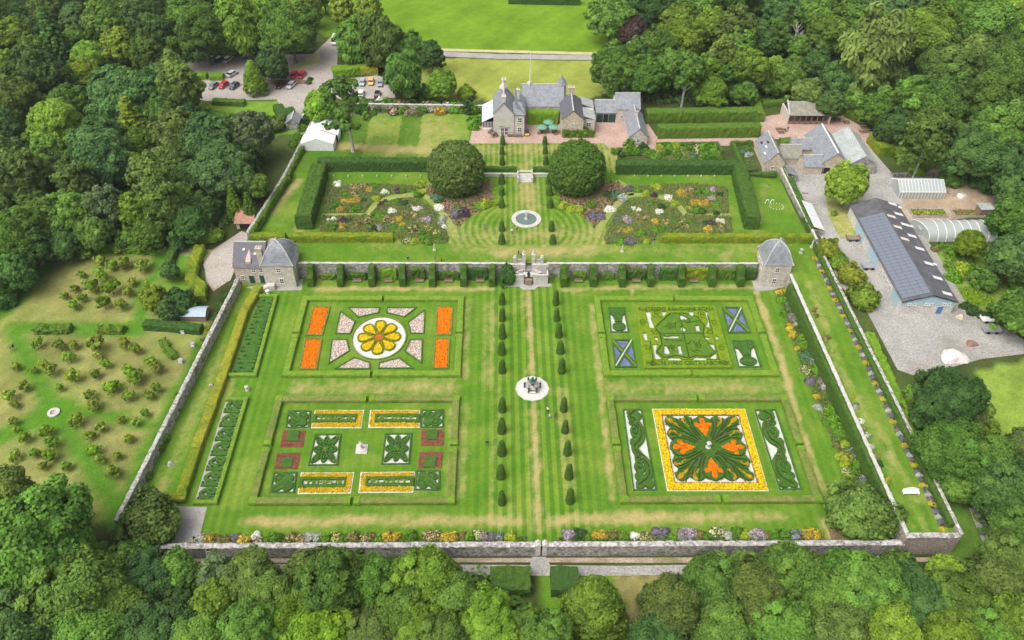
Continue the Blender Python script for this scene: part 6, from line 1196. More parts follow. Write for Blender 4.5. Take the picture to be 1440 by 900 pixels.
def pavilions():
    x0, x1 = X(375, 404, 0), X(417.5, 404, 0); y0 = Yp(404, 0, 400); w = x1 - x0; r = building("pavilion_house", "ochre stone house with dark slate roof joined to an ogee-roofed pavilion", x0, y0, 0, "house")
    B().box(x0, x1, y0, y0 + w, -.4, 6.6).mk("pavilion_wall", STONEH, r); B().box(x0 - .12, x1 + .12, y0 - .12, y0 + w + .12, 6.45, 6.7).mk("cornice", COPE, r); ogee(r, x0, x1, y0, y0 + w, 6.7, 4.6, SLATE)
    win(r, x0 + w * .52, y0, 4.6, 1.0, 1.3); win(r, x0 + w * .55, y0, 1.2, 1.0, 1.5)
    for k in (.3, .7): win(r, x1, y0 + w * k, 4.4, 1.0, 1.4, 'e')
    a0 = X(333, 401, 0); yy = y0 + 1.6; gable(r, a0, x0 + .02, yy, yy + 9.5, 0, 5.0, 8.6, 'x', STONEO, SLATE2, .35); door(r, a0 + 3.7, yy, 0, 1.2, 2.3); door(r, a0 + 6.2, yy, 0, 1.2, 2.3)
    win(r, a0 + 1.6, yy, 1.2, .9, 1.1); win(r, a0 + 4.6, yy, 3.3, .9, 1.2); win(r, a0 + 6.3, yy, 3.3, .9, 1.2); chim(r, x0 - .6, y0 + 2.6, 5.5, 9.8, 1.3, 1.0, STONEO, 2)
    for t, s, w_ in ((.33, .7, .5), (.72, .52, .8)): xx = a0 + (x0 - a0) * t; B().box(xx - w_ / 2, xx + w_ / 2, yy + 4.75 * s - .5, yy + 4.75 * s + .5, 5.2 + 3.4 * s, 5.42 + 3.4 * s).mk("rooflight", WHITE, r)
    mk("pink_dormer", [(a0 + 3.0, yy + .4, 5.3), (a0 + 4.2, yy + .4, 5.3), (a0 + 4.2, yy + 1.9, 6.6), (a0 + 3.0, yy + 1.9, 6.6), (a0 + 3.0, yy + .4, 6.1), (a0 + 4.2, yy + .4, 6.1), (a0 + 3.6, yy + 3.4, 7.7)], [[0, 1, 5, 4], [1, 2, 6, 5], [0, 4, 6, 3], [4, 5, 6]], plain("pink_render", (.5, .38, .34), .8), r)
    # forestair
    for k in range(7): B().box(x0 - 1.2 + k * .32, x0 + 2.2, y0 - 1.2, y0 - .02, 0 + .2 * k, .2 * (k + 1)).mk("outer_step", ASHLAR, r)
    # east pavilion
    x0, x1 = X(1067.5, 403, 0), X(1105, 403, 0); y0 = Yp(403, 0, 1085); w = x1 - x0; r = building("garden_pavilion", "square stone pavilion with ogee slate roof at the east end of the terrace wall", x0, y0, 0, "pavilion")
    B().box(x0, x1, y0, y0 + w * 1.02, -.4, 6.6).mk("pavilion_wall", STONEH, r); B().box(x0 - .12, x1 + .12, y0 - .12, y0 + w * 1.02 + .12, 6.45, 6.7).mk("cornice", COPE, r); ogee(r, x0, x1, y0, y0 + w * 1.02, 6.7, 4.8, SLATE); win(r, x0 + w * .5, y0, 4.4, 1.0, 1.4); win(r, x0 + w * .5, y0, .9, 1.0, 1.6)
    for k in (.3, .68): win(r, x0, y0 + w * k, 4.2, 1.0, 1.4, 'w')
    B().box(x1 + .02, B0[0] + .6, y0 + .8, y0 + w, 0, ZT + .5).mk("link_wall", STONEH, r); B().box(x1 + .02, B0[0] + .8, y0 - 1.2, y0 + .8, 0, .9).mk("outer_step", ASHLAR, r)
pavilions()
# --- small outbuildings
def tiled():
    p = G(346, 322); r = building("tiled_shed", "small open shed with red tiled roof against the upper west wall", p[0], p[1], p[2], "shed"); x, y, z = p; B().box(x - 2.2, x + 2.0, y, y + 3.6, z - .3, z + 2.0).mk("wall", STONEO, r); B().box(x - 1.4, x + 1.2, y - .06, y + .03, z, z + 1.7).mk("opening", DARK, r); roofmesh("roof", [((x - 2.6, y - .4, z + 1.9), (x + 2.3, y - .4, z + 1.9), (x + 2.3, y + 4, z + 3.6), (x - 2.6, y + 4, z + 3.6))], PANTILE, r)
    p = G(274, 452); x, y, z = p; r = building("orchard_shed", "low shed with curved pale blue roof beside the orchard wall", x, y, z, "shed"); B().box(x - 3, x + 2.6, y, y + 3.2, z - .3, z + 1.6).mk("wall", WOOD, r); V = []; 
    for i in range(7): a = i / 6; V += [(x - 3.2, y - .2 + 3.6 * a, z + 1.6 + .8 * math.sin(PI * a)), (x + 2.8, y - .2 + 3.6 * a, z + 1.6 + .8 * math.sin(PI * a))]
    mk("roof", V, [[2 * i, 2 * i + 1, 2 * i + 3, 2 * i + 2] for i in range(6)], plain("blue_grey_sheet", (.33, .42, .47), .5), r)
    # lean-to stores against the upper east wall, yard side
    for nm, lb, a, c, m, hh in (("glazed_store", "white-roofed lean-to against the yard side of the upper east wall", (1136, 293), (1158, 332), CANVAS, 2.1), ("slate_store", "small blue slate lean-to behind the stone cottage", (1113, 243), (1120, 256), SLATE, 2.2)):
        p, q_ = G(*a), G(*c); r = building(nm, lb, p[0], q_[1], p[2], "shed"); z = p[2]; xa = lx(e0, e1, (p[1] + q_[1]) / 2) + .4; B().box(xa, xa + 2.6, q_[1], p[1], z - .2, z + hh - .6).mk("wall", STONEW, r); n = 6
        for i in range(n): ya, yb = q_[1] + (p[1] - q_[1]) * i / n, q_[1] + (p[1] - q_[1]) * (i + 1) / n - .06; roofmesh("roof_panel", [((xa + 2.8, ya, z + hh - .6), (xa + 2.8, yb, z + hh - .6), (xa - .1, yb, z + hh + .5), (xa - .1, ya, z + hh + .5))], m, r, .08)
    p = G(415, 183); x, y, z = p; r = building("drive_hut", "small grey-roofed hut where the drive meets the boundary wall", x, y, z, "shed"); gable(r, x - 2.4, x + 1.2, y, y + 4.5, z, 2.2, 3.4, 'y', STONEW, SLATE)
tiled()
# --- marquee
def marquee():
    z = ZH; x0, x1 = X(424.5, 212, z), X(470, 212, z); y0 = Yp(212, z, 445); L = 19.0; he, hr = 2.2, 3.9; xm = (x0 + x1) / 2; r = building("marquee", "large white marquee on the lawn beside the boundary wall", xm, y0, z, "tent"); n = 4; dx = 2.4
    for i in range(n):
        ya, yb = y0 + L * i / n, y0 + L * (i + 1) / n - .03; sa, sb = dx * i / n, dx * (i + 1) / n; roofmesh("roof_bay", [((x0 - .1 + sa, yb, z + he), (x0 - .1 + sa, ya, z + he), (xm + sa, ya, z + hr), (xm + sa, yb, z + hr)), ((x1 + .1 + sa, ya, z + he), (x1 + .1 + sa, yb, z + he), (xm + sa, yb, z + hr), (xm + sa, ya, z + hr))], TENT, r, .05)
        B().box(x0 + sa, x0 + sa + .06, ya, yb, z, z + he).mk("side_panel", TENT, r); B().box(x1 + sa - .06, x1 + sa, ya, yb, z, z + he).mk("side_panel", TENT, r)
    for yy, s in ((y0, 0), (y0 + L - .1, dx * .75)): mk("gable_panel", [(x0 + s, yy, z), (x1 + s, yy, z), (x1 + s, yy, z + he), (xm + s, yy, z + hr), (x0 + s, yy, z + he)], [[0, 1, 2, 3, 4]], TENT, r)
marquee()
# --- greenhouse, polytunnel, frames
def glasshouse():
    z = ZT + .25; x0, x1 = X(1263, 283, z), X(1327, 283, z); y0 = Yp(281, z, 1295); d = 6.5; he, hr = 2.4, 4.2; ym = y0 + d / 2; r = building("greenhouse", "white-framed glass greenhouse on its brick base in the nursery yard", (x0 + x1) / 2, y0, z, "greenhouse"); B().box(x0, x1, y0, y0 + d, z - .4, z + .6).mk("base_wall", STONEW, r); n = 14
    for i in range(n):
        xa, xb = x0 + (x1 - x0) * i / n + .04, x0 + (x1 - x0) * (i + 1) / n - .04
        B().box(xa, xb, y0, y0 + .04, z + .6, z + he).mk("side_pane", GLASSW, r); roofmesh("roof_pane", [((xa, y0 - .1, z + he), (xb, y0 - .1, z + he), (xb, ym, z + hr), (xa, ym, z + hr))], GLASSW, r, .04); roofmesh("roof_pane", [((xb, y0 + d + .1, z + he), (xa, y0 + d + .1, z + he), (xa, ym, z + hr), (xb, ym, z + hr))], GLASSW, r, .04)
    b = B()
    for i in range(n + 1): xa = x0 + (x1 - x0) * i / n; b.tube([(xa, y0, z + .5), (xa, y0, z + he), (xa, ym, z + hr + .03), (xa, y0 + d, z + he), (xa, y0 + d, z + .5)], .05, 4)
    for yy, zz in ((y0, he), (ym, hr), (y0 + d, he)): b.tube([(x0, yy, z + zz + .03), (x1, yy, z + zz + .03)], .09, 4)
    b.mk("frame", WHITE, r)["kind"] = "stuff"
    for xx in (x0, x1): mk("end_pane", [(xx, y0, z + .6), (xx, y0 + d, z + .6), (xx, y0 + d, z + he), (xx, ym, z + hr), (xx, y0, z + he)], [[0, 1, 2, 3, 4]], GLASSW, r)
    B().box(x0 + 1, x1 - 1, y0 + .8, y0 + d - .8, z + .5, z + .8).mk("plant_bench", H_BOX, r)
    z = ZT; x0, x1 = X(1306, 342, z), X(1400, 342, z); y0 = Yp(341, z, 1340); w = 7.2; r = building("polytunnel", "long translucent polytunnel beside the nursery beds", (x0 + x1) / 2, y0, z, "polytunnel"); n = 8; m = 12; hh = 3.3
    pf = [(y0 + w / 2 - w / 2 * math.cos(PI * t), z - .1 + hh * math.sin(PI * t) ** .75) for t in np.linspace(0, 1, m)]; sk = -2.6
    for i in range(n):
        xa, xb = x0 + (x1 - x0) * i / n + .05, x0 + (x1 - x0) * (i + 1) / n - .05; V = []
        for j, (yy, zz) in enumerate(pf): V += [(xa + sk * (yy - y0) / w * (1 if i == 0 else 0), yy, zz), (xb, yy, zz)]
        mk("film_bay", V, [[2 * j, 2 * j + 1, 2 * j + 3, 2 * j + 2] for j in range(m - 1)], FILM, r, smooth=True)
    for i in range(n + 1): xa = x0 + (x1 - x0) * i / n; b = B(); b.tube([(xa + (sk * (yy - y0) / w if i == 0 else 0), yy, zz + .03) for yy, zz in pf], .07, 4); b.mk("hoop", WHITE, r)
    V = [(x0 + sk * (yy - y0) / w, yy, zz) for yy, zz in pf]; mk("end_film", V, [list(range(len(V)))], FILM, r); B().box(x0 - 1.9, x0 - 1.0, y0 + 2.6, y0 + 4.4, z, z + 2.1).mk("door", GLASSW, r)
    # cold frames and raised beds
    for lb, a, c, pl in (("raised nursery bed of mixed pots beside the polytunnel", (1283, 307), (1326, 296), [(.2, .3, .05), (.5, .4, .1)]), ("second nursery bed of pots towards the trailer", (1342, 307), (1378, 297), [(.22, .24, .06), (.35, .2, .08)]), ("low cold frame behind the greenhouse", (1256, 258), (1312, 248), [(.2, .2, .18), (.3, .3, .28)])):
        p, q_ = at(*a, ZT + .3), at(*c, ZT + .3); t = thing("nursery_bed", lb, "raised bed", (p[0], p[1], ZT)); zz = gz(p[0], p[1]) + .03
        for bx in ((p[0], q_[0], p[1], p[1] + .25), (p[0], q_[0], q_[1] - .25, q_[1]), (p[0], p[0] + .25, p[1] + .26, q_[1] - .26), (q_[0] - .25, q_[0], p[1] + .26, q_[1] - .26)): B().box(*bx, zz - .3, zz + .45).mk("bed_side", PAVE, t)
        poly = [(p[0] + .3, p[1] + .3), (q_[0] - .3, p[1] + .3), (q_[0] - .3, q_[1] - .3), (p[0] + .3, q_[1] - .3)]; slabs("soil", poly, zz + .2, SOIL, t)
        for k, cc in enumerate(pl): tuft_obj("potted_plants", poly, .5 + .25 * k, .24, .5, zz + .2, cc, t)
    p = G(1385, 304); t = thing("box_trailer", "small grey-roofed box trailer at the end of the nursery beds", "trailer", p); x, y, z = p; B().box(x - 1.6, x + 1.6, y, y + 2.6, z + .5, z + 2.0).mk("body", WOOD, t); B().box(x - 1.8, x + 1.8, y - .2, y + 2.8, z + 2.0, z + 2.2).mk("roof", SHEETG, t)
    for s in (-1.0, 1.0): b = B(); b.tube([(x + s, y - .05, z + .35), (x + s, y + .15, z + .35)], .35, 10); b.mk("wheel", RUBBER, t)
glasshouse()
# --- clutter of the yard
def heap(px, py, rad, h, mat, name, lb, cat_):
    p = G(px, py); R = rad * depth_of(p) / FPX; n = 16; V = []; F = []
    for j, (f, t) in enumerate(((1, -.1), (.85, .3), (.6, .7), (.3, .95), (.0, 1))):
        for i in range(n): a = 2 * PI * i / n; k = f * (1 + .18 * math.sin(3 * a + px) + random.uniform(-.08, .08)); V.append((p[0] + R * k * math.cos(a), p[1] + R * .75 * k * math.sin(a), p[2] + h * t))
    for j in range(4):
        for i in range(n): F.append([j * n + i, j * n + (i + 1) % n, (j + 1) * n + (i + 1) % n, (j + 1) * n + i])
    return tag(mk(name, V, F, mat), lb, cat_)
heap(1341, 503, 20, 1.6, rough_mat("pale_sand", (.55, .5, .47), (.66, .62, .58), .6, 5), "sand_heap", "pale heap of sand in the work yard", "heap"); heap(1366, 484, 9, .9, rough_mat("red_earth", (.2, .11, .08), (.28, .16, .12), 1, 6), "earth_heap", "reddish heap of earth in the work yard", "heap"); heap(1374, 495, 8, .8, PAVE, "gravel_heap", "grey gravel heap beside the sand in the work yard", "heap"); heap(1340, 272, 10, 1.0, DIRT, "spoil_heap", "rough brown spoil heap behind the greenhouse", "heap"); heap(1352, 276, 8, .8, rough_mat("pale_sand", 0, 0), "rubble_heap", "pale rubble heap behind the greenhouse", "heap"); heap(1350, 447, 6, 1.0, STONEO, "log_pile", "small pile of logs at the yard corner", "heap")
for i, (px, py, l, m, lb) in enumerate(((1393, 455, 4.0, WHITE, "white flatbed trailer under the trees of the work yard"), (1395, 470, 3.6, METALG, "grey machine parked under the trees of the work yard"), (1200, 340, 3.2, WOOD, "wooden flatbed cart beside the long shed"), (1222, 380, 3.0, METALG, "metal trailer frame beside the long shed"))):
    p = G(px, py); x, y, z = p; t = thing("yard_trailer", lb, "trailer", p); B().box(x - l / 2, x + l / 2, y, y + 1.7, z + .55, z + .75).mk("deck", m, t)
    for a in (-1, 1): B().box(x + a * l / 2 - .06, x + a * l / 2 + .06, y, y + 1.7, z + .76, z + 1.15).mk("end_board", m, t); b = B(); b.tube([(x + a * l * .25, y - .12, z + .36), (x + a * l * .25, y + .1, z + .36)], .36, 10); b.mk("wheel", RUBBER, t)
for i in range(11):
    p = at(1124 + i * 1.9, 262 + i * 3.0, ZT + .3); b = B(); x, y = p[0], p[1]; b.box(x - .8, x + .9, y - .3, y + .3, ZT + .02, ZT + .55 + .4 * random.random()); tag(b.mk("salvage_stack", [WOOD, STONEP][i % 2]), "stack of old timber and stone along the yard side of the wall", "stack", "salvage stacks beside the upper east wall")

# ------------------------------------------------------------------ herbaceous plants
def clump_meshes(seed, tall=False):
    g = np.random.default_rng(seed); n = 260; d = g.normal(0, 1, (n, 3)); d[:, 2] = np.abs(d[:, 2]); d /= np.linalg.norm(d, axis=1)[:, None]
    hz = 1.15 if tall else .8; lump = 1 + .16 * np.sin(3 * np.arctan2(d[:, 1], d[:, 0]) + seed); P = d * [1, 1, hz] * (g.uniform(.75, 1.2, n) * lump)[:, None]
    V, F = leaf_quads(P, d + g.normal(0, .45, (n, 3)), .11, 1.9); F = F.tolist(); k = len(V); cv = []
    for j, (r, z) in enumerate(((.82, -.05), (.8, .25 * hz), (.6, .58 * hz), (.25, .76 * hz), (.02, .8 * hz))):
        for i in range(10): a = 2 * PI * i / 10; cv.append((r * math.cos(a), r * math.sin(a), z))
    F += [[k + j * 10 + i, k + j * 10 + (i + 1) % 10, k + (j + 1) * 10 + (i + 1) % 10, k + (j + 1) * 10 + i] for j in range(4) for i in range(10)]
    T = np.concatenate([np.repeat(g.uniform(.2, .8, n), 4), np.full(len(cv), .5)]); leaf = newmesh("foliage_mound", np.concatenate([V, cv]), F, M_LEAF, {"tint": T})
    m = 210; d = g.normal(0, 1, (m, 3)); d[:, 2] = np.abs(d[:, 2]) + .25; d /= np.linalg.norm(d, axis=1)[:, None]; P = d * [1, 1, hz] * (g.uniform(.8, 1.22, m) * (1 + .16 * np.sin(3 * np.arctan2(d[:, 1], d[:, 0]) + seed)))[:, None]
    V, F = leaf_quads(P, d + [0, 0, .6] + g.normal(0, .4, (m, 3)), .085, 1.0); return leaf, newmesh("blossom", V, F, M_BLOOM, {"tint": np.repeat(g.uniform(.3, .75, m), 4)})
CL = [clump_meshes(s, s % 2 == 1) for s in range(5)]
FC = {'white': (.9, .9, .87), 'yellow': (.66, .5, .03), 'gold': (.62, .45, .04), 'pale': (.6, .56, .2), 'peach': (.55, .39, .23), 'rust': (.32, .2, .11), 'lilac': (.5, .42, .5), 'mauve': (.36, .3, .33), 'purple': (.1, .065, .1), 'lavender': (.22, .2, .27), 'grey': (.4, .41, .4), 'silver': (.5, .54, .5), 'blue': (.26, .3, .42), 'pink': (.62, .36, .4), 'lime': (.3, .38, .04), 'cream': (.66, .64, .42), 'green': (.1, .22, .025), 'bright': (.13, .28, .025), 'dark': (.045, .1, .03), 'bluegreen': (.1, .2, .11)}
FW = {'white': "white-flowered", 'yellow': "yellow-flowered", 'gold': "golden-flowered", 'pale': "pale yellow", 'peach': "peach-coloured", 'rust': "rusty brown", 'lilac': "lilac-flowered", 'mauve': "dull mauve", 'purple': "dark purple-leaved", 'lavender': "lavender-blue", 'grey': "grey-leaved", 'silver': "silvery", 'blue': "blue-grey", 'pink': "pink-flowered", 'lime': "lime-green", 'cream': "creamy", 'green': "green leafy", 'bright': "bright green", 'dark': "dark green", 'bluegreen': "blue-green"}
def clump(px, py, r, c, zone, z, hz=1.0):
    p = at(px, py, z + .4); R = r * depth_of(p) / FPX; k = random.randrange(5); col = FC[c]; green = c in ('green', 'bright', 'dark', 'bluegreen', 'purple', 'lime', 'grey')
    o = put("flowering_clump" if not green else "leafy_clump", CL[k][0], None, (p[0], p[1], z - .02), random.uniform(0, 6.28), (R, R * .9, R * .8 * hz + .12), (col if green else ([.75 * x for x in col] if c == 'white' else [.5 * x + .06 for x in col] if c in ( 'gold', 'yellow', 'lavender', 'lilac', 'silver', 'mauve') else (.14, .19, .05)))); tag(o, "%s clump %s" % (FW[c], zone), "plant", "%s clumps %s" % (FW[c], zone))
    b = put("blossom", CL[k][1], o, color=[min(1, x * (1.0 if not green else 1.25)) for x in col]); return o
def clumps(zone, z, ox, oy, k, rows, rs=1.0, hz=1.0):
    for row in rows.replace('\n', '').split(';'):
        t = row.split()
        if t: clump(ox + float(t[0]) / k, oy + float(t[1]) / k, float(t[2]) / k * rs, t[3], zone, z, hz)
def carpet(name, lb, poly, z, cols, spacing=.42, floor=SOIL, size=.3, h=.35):
    """a bed: soil with the low mixed planting that fills it"""
    w = [tuple(at(x, y, z)[:2]) for x, y in poly]; c = np.mean(w, 0); t = thing(name, lb, "flower bed", (c[0], c[1], z)); slabs("bed_soil", w, z + .03, floor, t)
    for i, cc in enumerate(cols): tuft_obj("low_planting", w, spacing * (1 + .35 * i), size, h * (1 + .15 * i), z + .02, cc, t, M_LEAF)
WB = [("back bed", [(458, 264), (500, 259), (545, 260), (592, 263), (583, 269), (546, 273), (522, 285), (512, 300), (456, 300)], 0), ("small bed above the golden hedge", [(453, 305), (514, 303), (521, 306), (519, 318), (530, 328), (450, 329)], 0), ("half-moon bed", [(522, 301), (536, 286), (560, 280), (590, 281), (608, 293), (622, 313), (631, 335), (627, 343), (566, 343), (556, 328), (538, 328), (523, 318)], 0), ("bed under the yew dome", [(594, 266), (612, 282), (628, 302), (644, 320), (664, 302), (693, 291), (692, 254), (610, 256)], 1)]
GR = [(.17, .27, .055), (.22, .28, .08), (.24, .21, .13)]
for side, mir in (("west", 0), ("east", 1)):
    for nm, poly, mu in WB:
        p = [((1480 - x if x < 700 else 1482 - x) if mir else x, y) for x, y in poly]
        if mir: p = p[::-1]
        carpet("flower_bed", "%s of the terrace's %s flower garden" % (nm, side), p, ZT, GR if not mu else [(.14, .18, .05)], .36 if not mu else .9, MULCH if mu else BEDFLOOR, .28, .45)
DRYG = rough_mat("pale_grass_path", (.2, .245, .06), (.3, .31, .1), .8, 5)
for side, mir in (("west", 0), ("east", 1)):
    for nm, pts, wd in (("curved_grass_path", cat([(516, 303), (530, 287), (556, 277), (592, 275), (612, 288), (630, 311), (642, 335)]), .85), ("straight_grass_path", [(452, 303), (516, 303)], .75), ("back_grass_path", [(592, 275), (600, 262), (612, 254)], .8)):
        P = [at(1480 - x if mir else x, y, ZT) for x, y in pts]; V = []
        for i, p in enumerate(P): t = P[min(i + 1, len(P) - 1)] - P[max(i - 1, 0)]; t = t / np.linalg.norm(t); n_ = np.array([-t[1], t[0], 0]) * wd; V += [p + n_ + [0, 0, .1], p - n_ + [0, 0, .1], p - n_ - [0, 0, .05], p + n_ - [0, 0, .05]]
        o = mk(nm, V, [[4 * i + a, 4 * i + b_, 4 * i + 4 + b_, 4 * i + 4 + a] for i in range(len(P) - 1) for a, b_ in ((0, 1), (1, 2), (3, 0))], DRYG); o["kind"] = "structure"
ZW = "in the terrace's west flower garden"; ZEA = "in the terrace's east flower garden"
clumps(ZW, ZT, 440, 230, 7.2, """725 285 42 white;160 565 28 white;212 560 30 white;1025 455 36 white;1075 460 34 white;1260 440 32 white;1300 455 34 white;255 215 46 white;1110 565 38 lilac;1165 575 42 lilac;665 648 45 lilac;330 315 45 green;410 310 50 peach;430 455 60 green;420 235 50 peach;490 240 50 peach;750 575 48 peach;800 580 42 peach;1030 520 42 peach;935 510 38 peach;560 585 46 peach;570 260 42 gold;320 380 45 gold;385 385 50 gold;445 375 45 gold;870 560 44 yellow;905 620 42 yellow;300 645 46 gold;1150 640 34 pale;1190 670 34 pale;1250 705 38 pale;960 775 46 cream;1030 780 46 lime;640 235 48 green;640 350 44 lime;640 515 52 green;690 540 50 bright;900 660 46 bright;240 425 46 green;1090 215 48 lime;820 645 50 green;1100 705 44 green;520 375 38 dark;690 415 36 purple;730 385 34 dark;300 575 42 purple;365 575 40 dark;860 275 32 purple;910 270 40 green;840 390 50 green;930 400 50 dark;800 480 46 white;1300 600 36 silver;1330 640 30 white;620 660 40 dark;200 650 50 green;1150 770 70 green;1270 760 46 green;1020 670 60 peach;190 450 36 green;280 470 40 gold;450 620 40 rust;1060 320 46 green;1240 330 46 bluegreen""")
clumps(ZEA, ZT, 860, 240, 7.2, """225 380 34 white;275 395 34 white;575 265 42 white;1080 505 30 white;1125 515 32 white;8 385 40 white;140 480 38 lilac;175 520 36 lilac;700 215 48 yellow;720 250 44 gold;840 330 46 gold;900 330 48 gold;965 335 46 gold;80 610 38 pale;130 610 40 yellow;185 595 38 yellow;440 525 42 yellow;975 605 50 gold;270 470 48 peach;340 480 48 peach;300 510 44 rust;790 200 50 peach;550 520 46 peach;715 520 44 peach;760 560 36 peach;880 220 46 green;950 215 46 bright;1060 350 48 bright;640 335 46 lime;440 590 50 bright;520 590 48 green;640 500 40 green;350 235 44 lime;430 245 34 purple;950 530 40 dark;1010 535 44 purple;1060 430 30 dark;180 185 44 lavender;250 185 44 bright;60 490 38 lavender;90 720 50 bright;180 715 50 lavender;300 640 52 bright;1015 280 44 silver;1020 185 44 lilac;880 410 60 green;800 530 50 green;1120 590 40 peach;350 710 40 lime;110 280 44 silver;40 260 44 bluegreen;400 330 44 green;500 370 44 dark;480 420 40 white;790 380 36 lime;450 170 60 lime;1100 240 40 dark""")
clumps("under the west yew dome", ZT, 580, 200, 4.09, "155 375 28 white;255 415 34 lavender;300 410 30 purple;170 440 26 silver;420 360 34 lime;460 350 26 lime;380 365 28 bright;145 330 26 bluegreen;175 480 20 silver;40 295 26 lime;260 370 20 green")
clumps("under the east yew dome", ZT, 580, 200, 4.09, "1135 385 30 white;1040 420 34 lavender;1080 425 28 lavender;870 370 30 lime;915 380 32 lime;960 390 28 lime;1030 360 26 green;1180 300 34 bluegreen;1210 325 30 silver;1235 440 28 lilac;1130 300 26 dark")
# front border
ZF = "in the border behind the front wall"
clumps(ZF, 0, 200, 680, 4, "330 310 30 grey;380 315 32 gold;430 315 26 rust;470 312 26 rust;525 300 26 lavender;570 325 36 yellow;640 296 26 white;650 328 30 pink;700 315 26 green;750 305 34 green;840 308 32 peach;885 308 32 peach;940 300 32 grey;980 302 30 grey;1030 308 30 bright;1090 300 34 pale;1140 310 26 green;1185 305 34 rust;1250 310 32 peach;1290 300 28 rust;1330 308 28 bright;1385 300 34 gold;1420 300 34 yellow", 1.05)
clumps(ZF, 0, 540, 680, 4, "150 295 34 green;250 290 32 peach;295 290 32 peach;345 300 30 yellow;385 298 32 yellow;440 295 28 rust;480 300 26 bright;525 282 28 cream;560 300 28 mauve;610 298 30 lavender;650 302 30 blue;715 300 34 lime;1040 288 36 lilac;1100 282 34 dark;1190 290 28 yellow;1225 285 30 gold;1290 285 28 rust;1330 285 26 rust;1410 290 24 white;1150 300 26 green", 1.05)
clumps(ZF, 0, 840, 680, 4, "280 305 36 peach;335 272 30 lavender;375 272 30 lavender;480 285 34 mauve;525 280 36 lilac;575 285 30 rust;660 275 30 cream;700 270 28 cream;735 290 28 grey;790 270 30 green;830 282 32 lime;885 288 34 lilac;920 285 32 lilac;955 290 22 rust;1000 292 34 green;1050 290 30 green;1115 290 34 blue;1180 285 34 gold;1225 282 34 yellow;150 300 26 green;430 300 26 bright;620 300 26 green", 1.05)
for a, c, s in ((272, 742, "west"), (782, 1160, "east")):
    carpet("border_bed", "planted strip at the foot of the front wall, %s of the gate" % s, [(a, 756), (c, 756), (c, 764), (a, 764)], 0, [(.1, .2, .03), (.14, .26, .04)], .5)
    tag(hedge([(at(a, 765, 0)[0], YF + .75, 0), (at(c, 765, 0)[0], YF + .75, 0)], .7, 1.9, H_YEW, "wall_climber", rough=.2), "low green climbers along the inner foot of the front wall, %s of the gate" % s, "climber")
# east border under the hedge-clad wall
ZR = "in the long border below the raised east walk"
carpet("long_border", "long mixed border below the raised east walk", [(1092, 410), (1110, 405), (1150, 490), (1195, 590), (1232, 680), (1205, 690), (1165, 610), (1130, 520), (1108, 460)], 0, [(.12, .22, .04), (.18, .24, .07)], .5)
clumps(ZR, 0, 1080, 390, 3.6, "60 72 20 yellow;95 75 20 gold;70 112 26 bright;118 128 24 blue;125 160 22 blue;135 208 28 mauve;112 255 22 yellow;125 292 22 yellow;150 355 15 yellow;185 310 28 bright;190 345 26 bright;165 260 22 dark;82 182 22 green;195 400 32 bluegreen;180 460 22 cream;200 480 20 cream;246 462 28 bright;215 525 26 lavender;275 525 24 mauve;290 555 24 lilac;250 600 18 yellow;256 655 20 grey;310 675 30 bright;330 720 32 bright;350 760 32 bright;300 735 24 green;375 795 36 green;390 842 24 lime;425 880 20 blue;150 230 22 grey;230 430 20 blue;340 640 20 blue", 1.05)
clumps(ZR, 0, 1060, 520, 3.75, "460 455 30 lime;495 465 30 yellow;480 490 28 lime;515 430 24 blue;545 460 24 blue;490 535 24 cream;530 530 28 green;500 575 28 lime;580 580 26 blue;605 605 22 blue;440 400 20 rust;545 500 26 bright;450 330 34 green")
tree(1145, 645, 9, 'bush', 'C', "", "golden shrub at the gate end of the long border", False, base=(*at(1188, 650, 0)[:2], 0))
# beds of the raised east walk
ZQ = "in the bed along the raised east walk"
YW = [(1147.5, 362.5), (1157.5, 380), (1168.7, 403.7), (1176, 420), (1188, 443), (1198, 463.7), (1208.7, 487), (1218.7, 508.7), (1232, 538), (1242.5, 558.7), (1257, 592), (1273.3, 625), (1286, 652), (1299.5, 681), (1311.5, 706.7), (1328, 742.7)]
pl = [(x - 4, y) for x, y in YW] + [(x + 4.5, y) for x, y in YW[::-1]]; carpet("walk_bed", "narrow bed of yellow and grey clumps along the raised east walk", pl, ZT, [(.1, .12, .07)], .6)
for i, (x, y) in enumerate(YW):
    clump(x - 1.4, y, 3.6 * (.8 + y / 1800), 'yellow', ZQ, ZT, .7); clump(x + 2.4, y + 1.2, 3.0 * (.8 + y / 1800), 'lime', ZQ, ZT, .7)
    if i + 1 < len(YW):
        for t in (.32, .52, .72): x2, y2 = x + (YW[i + 1][0] - x) * t, y + (YW[i + 1][1] - y) * t; clump(x2, y2, 3.8 * (.8 + y / 1800), 'lavender' if t != .52 else 'grey', ZQ, ZT, .6)
clumps("beside the coping of the raised east walk", ZT, 1080, 390, 3.6, "240 150 10 peach;235 165 10 rust;245 190 12 rust;300 300 16 rust;290 310 12 peach;330 370 10 lime;425 600 14 lime;450 640 12 green;475 725 12 silver;490 760 12 peach")
clumps("beside the coping of the raised east walk", ZT, 1060, 520, 3.75, "540 190 16 silver;570 265 16 white;600 345 18 silver;625 400 20 silver;650 450 16 peach;665 490 18 dark;700 590 18 lime;715 570 12 yellow;515 130 14 lime")
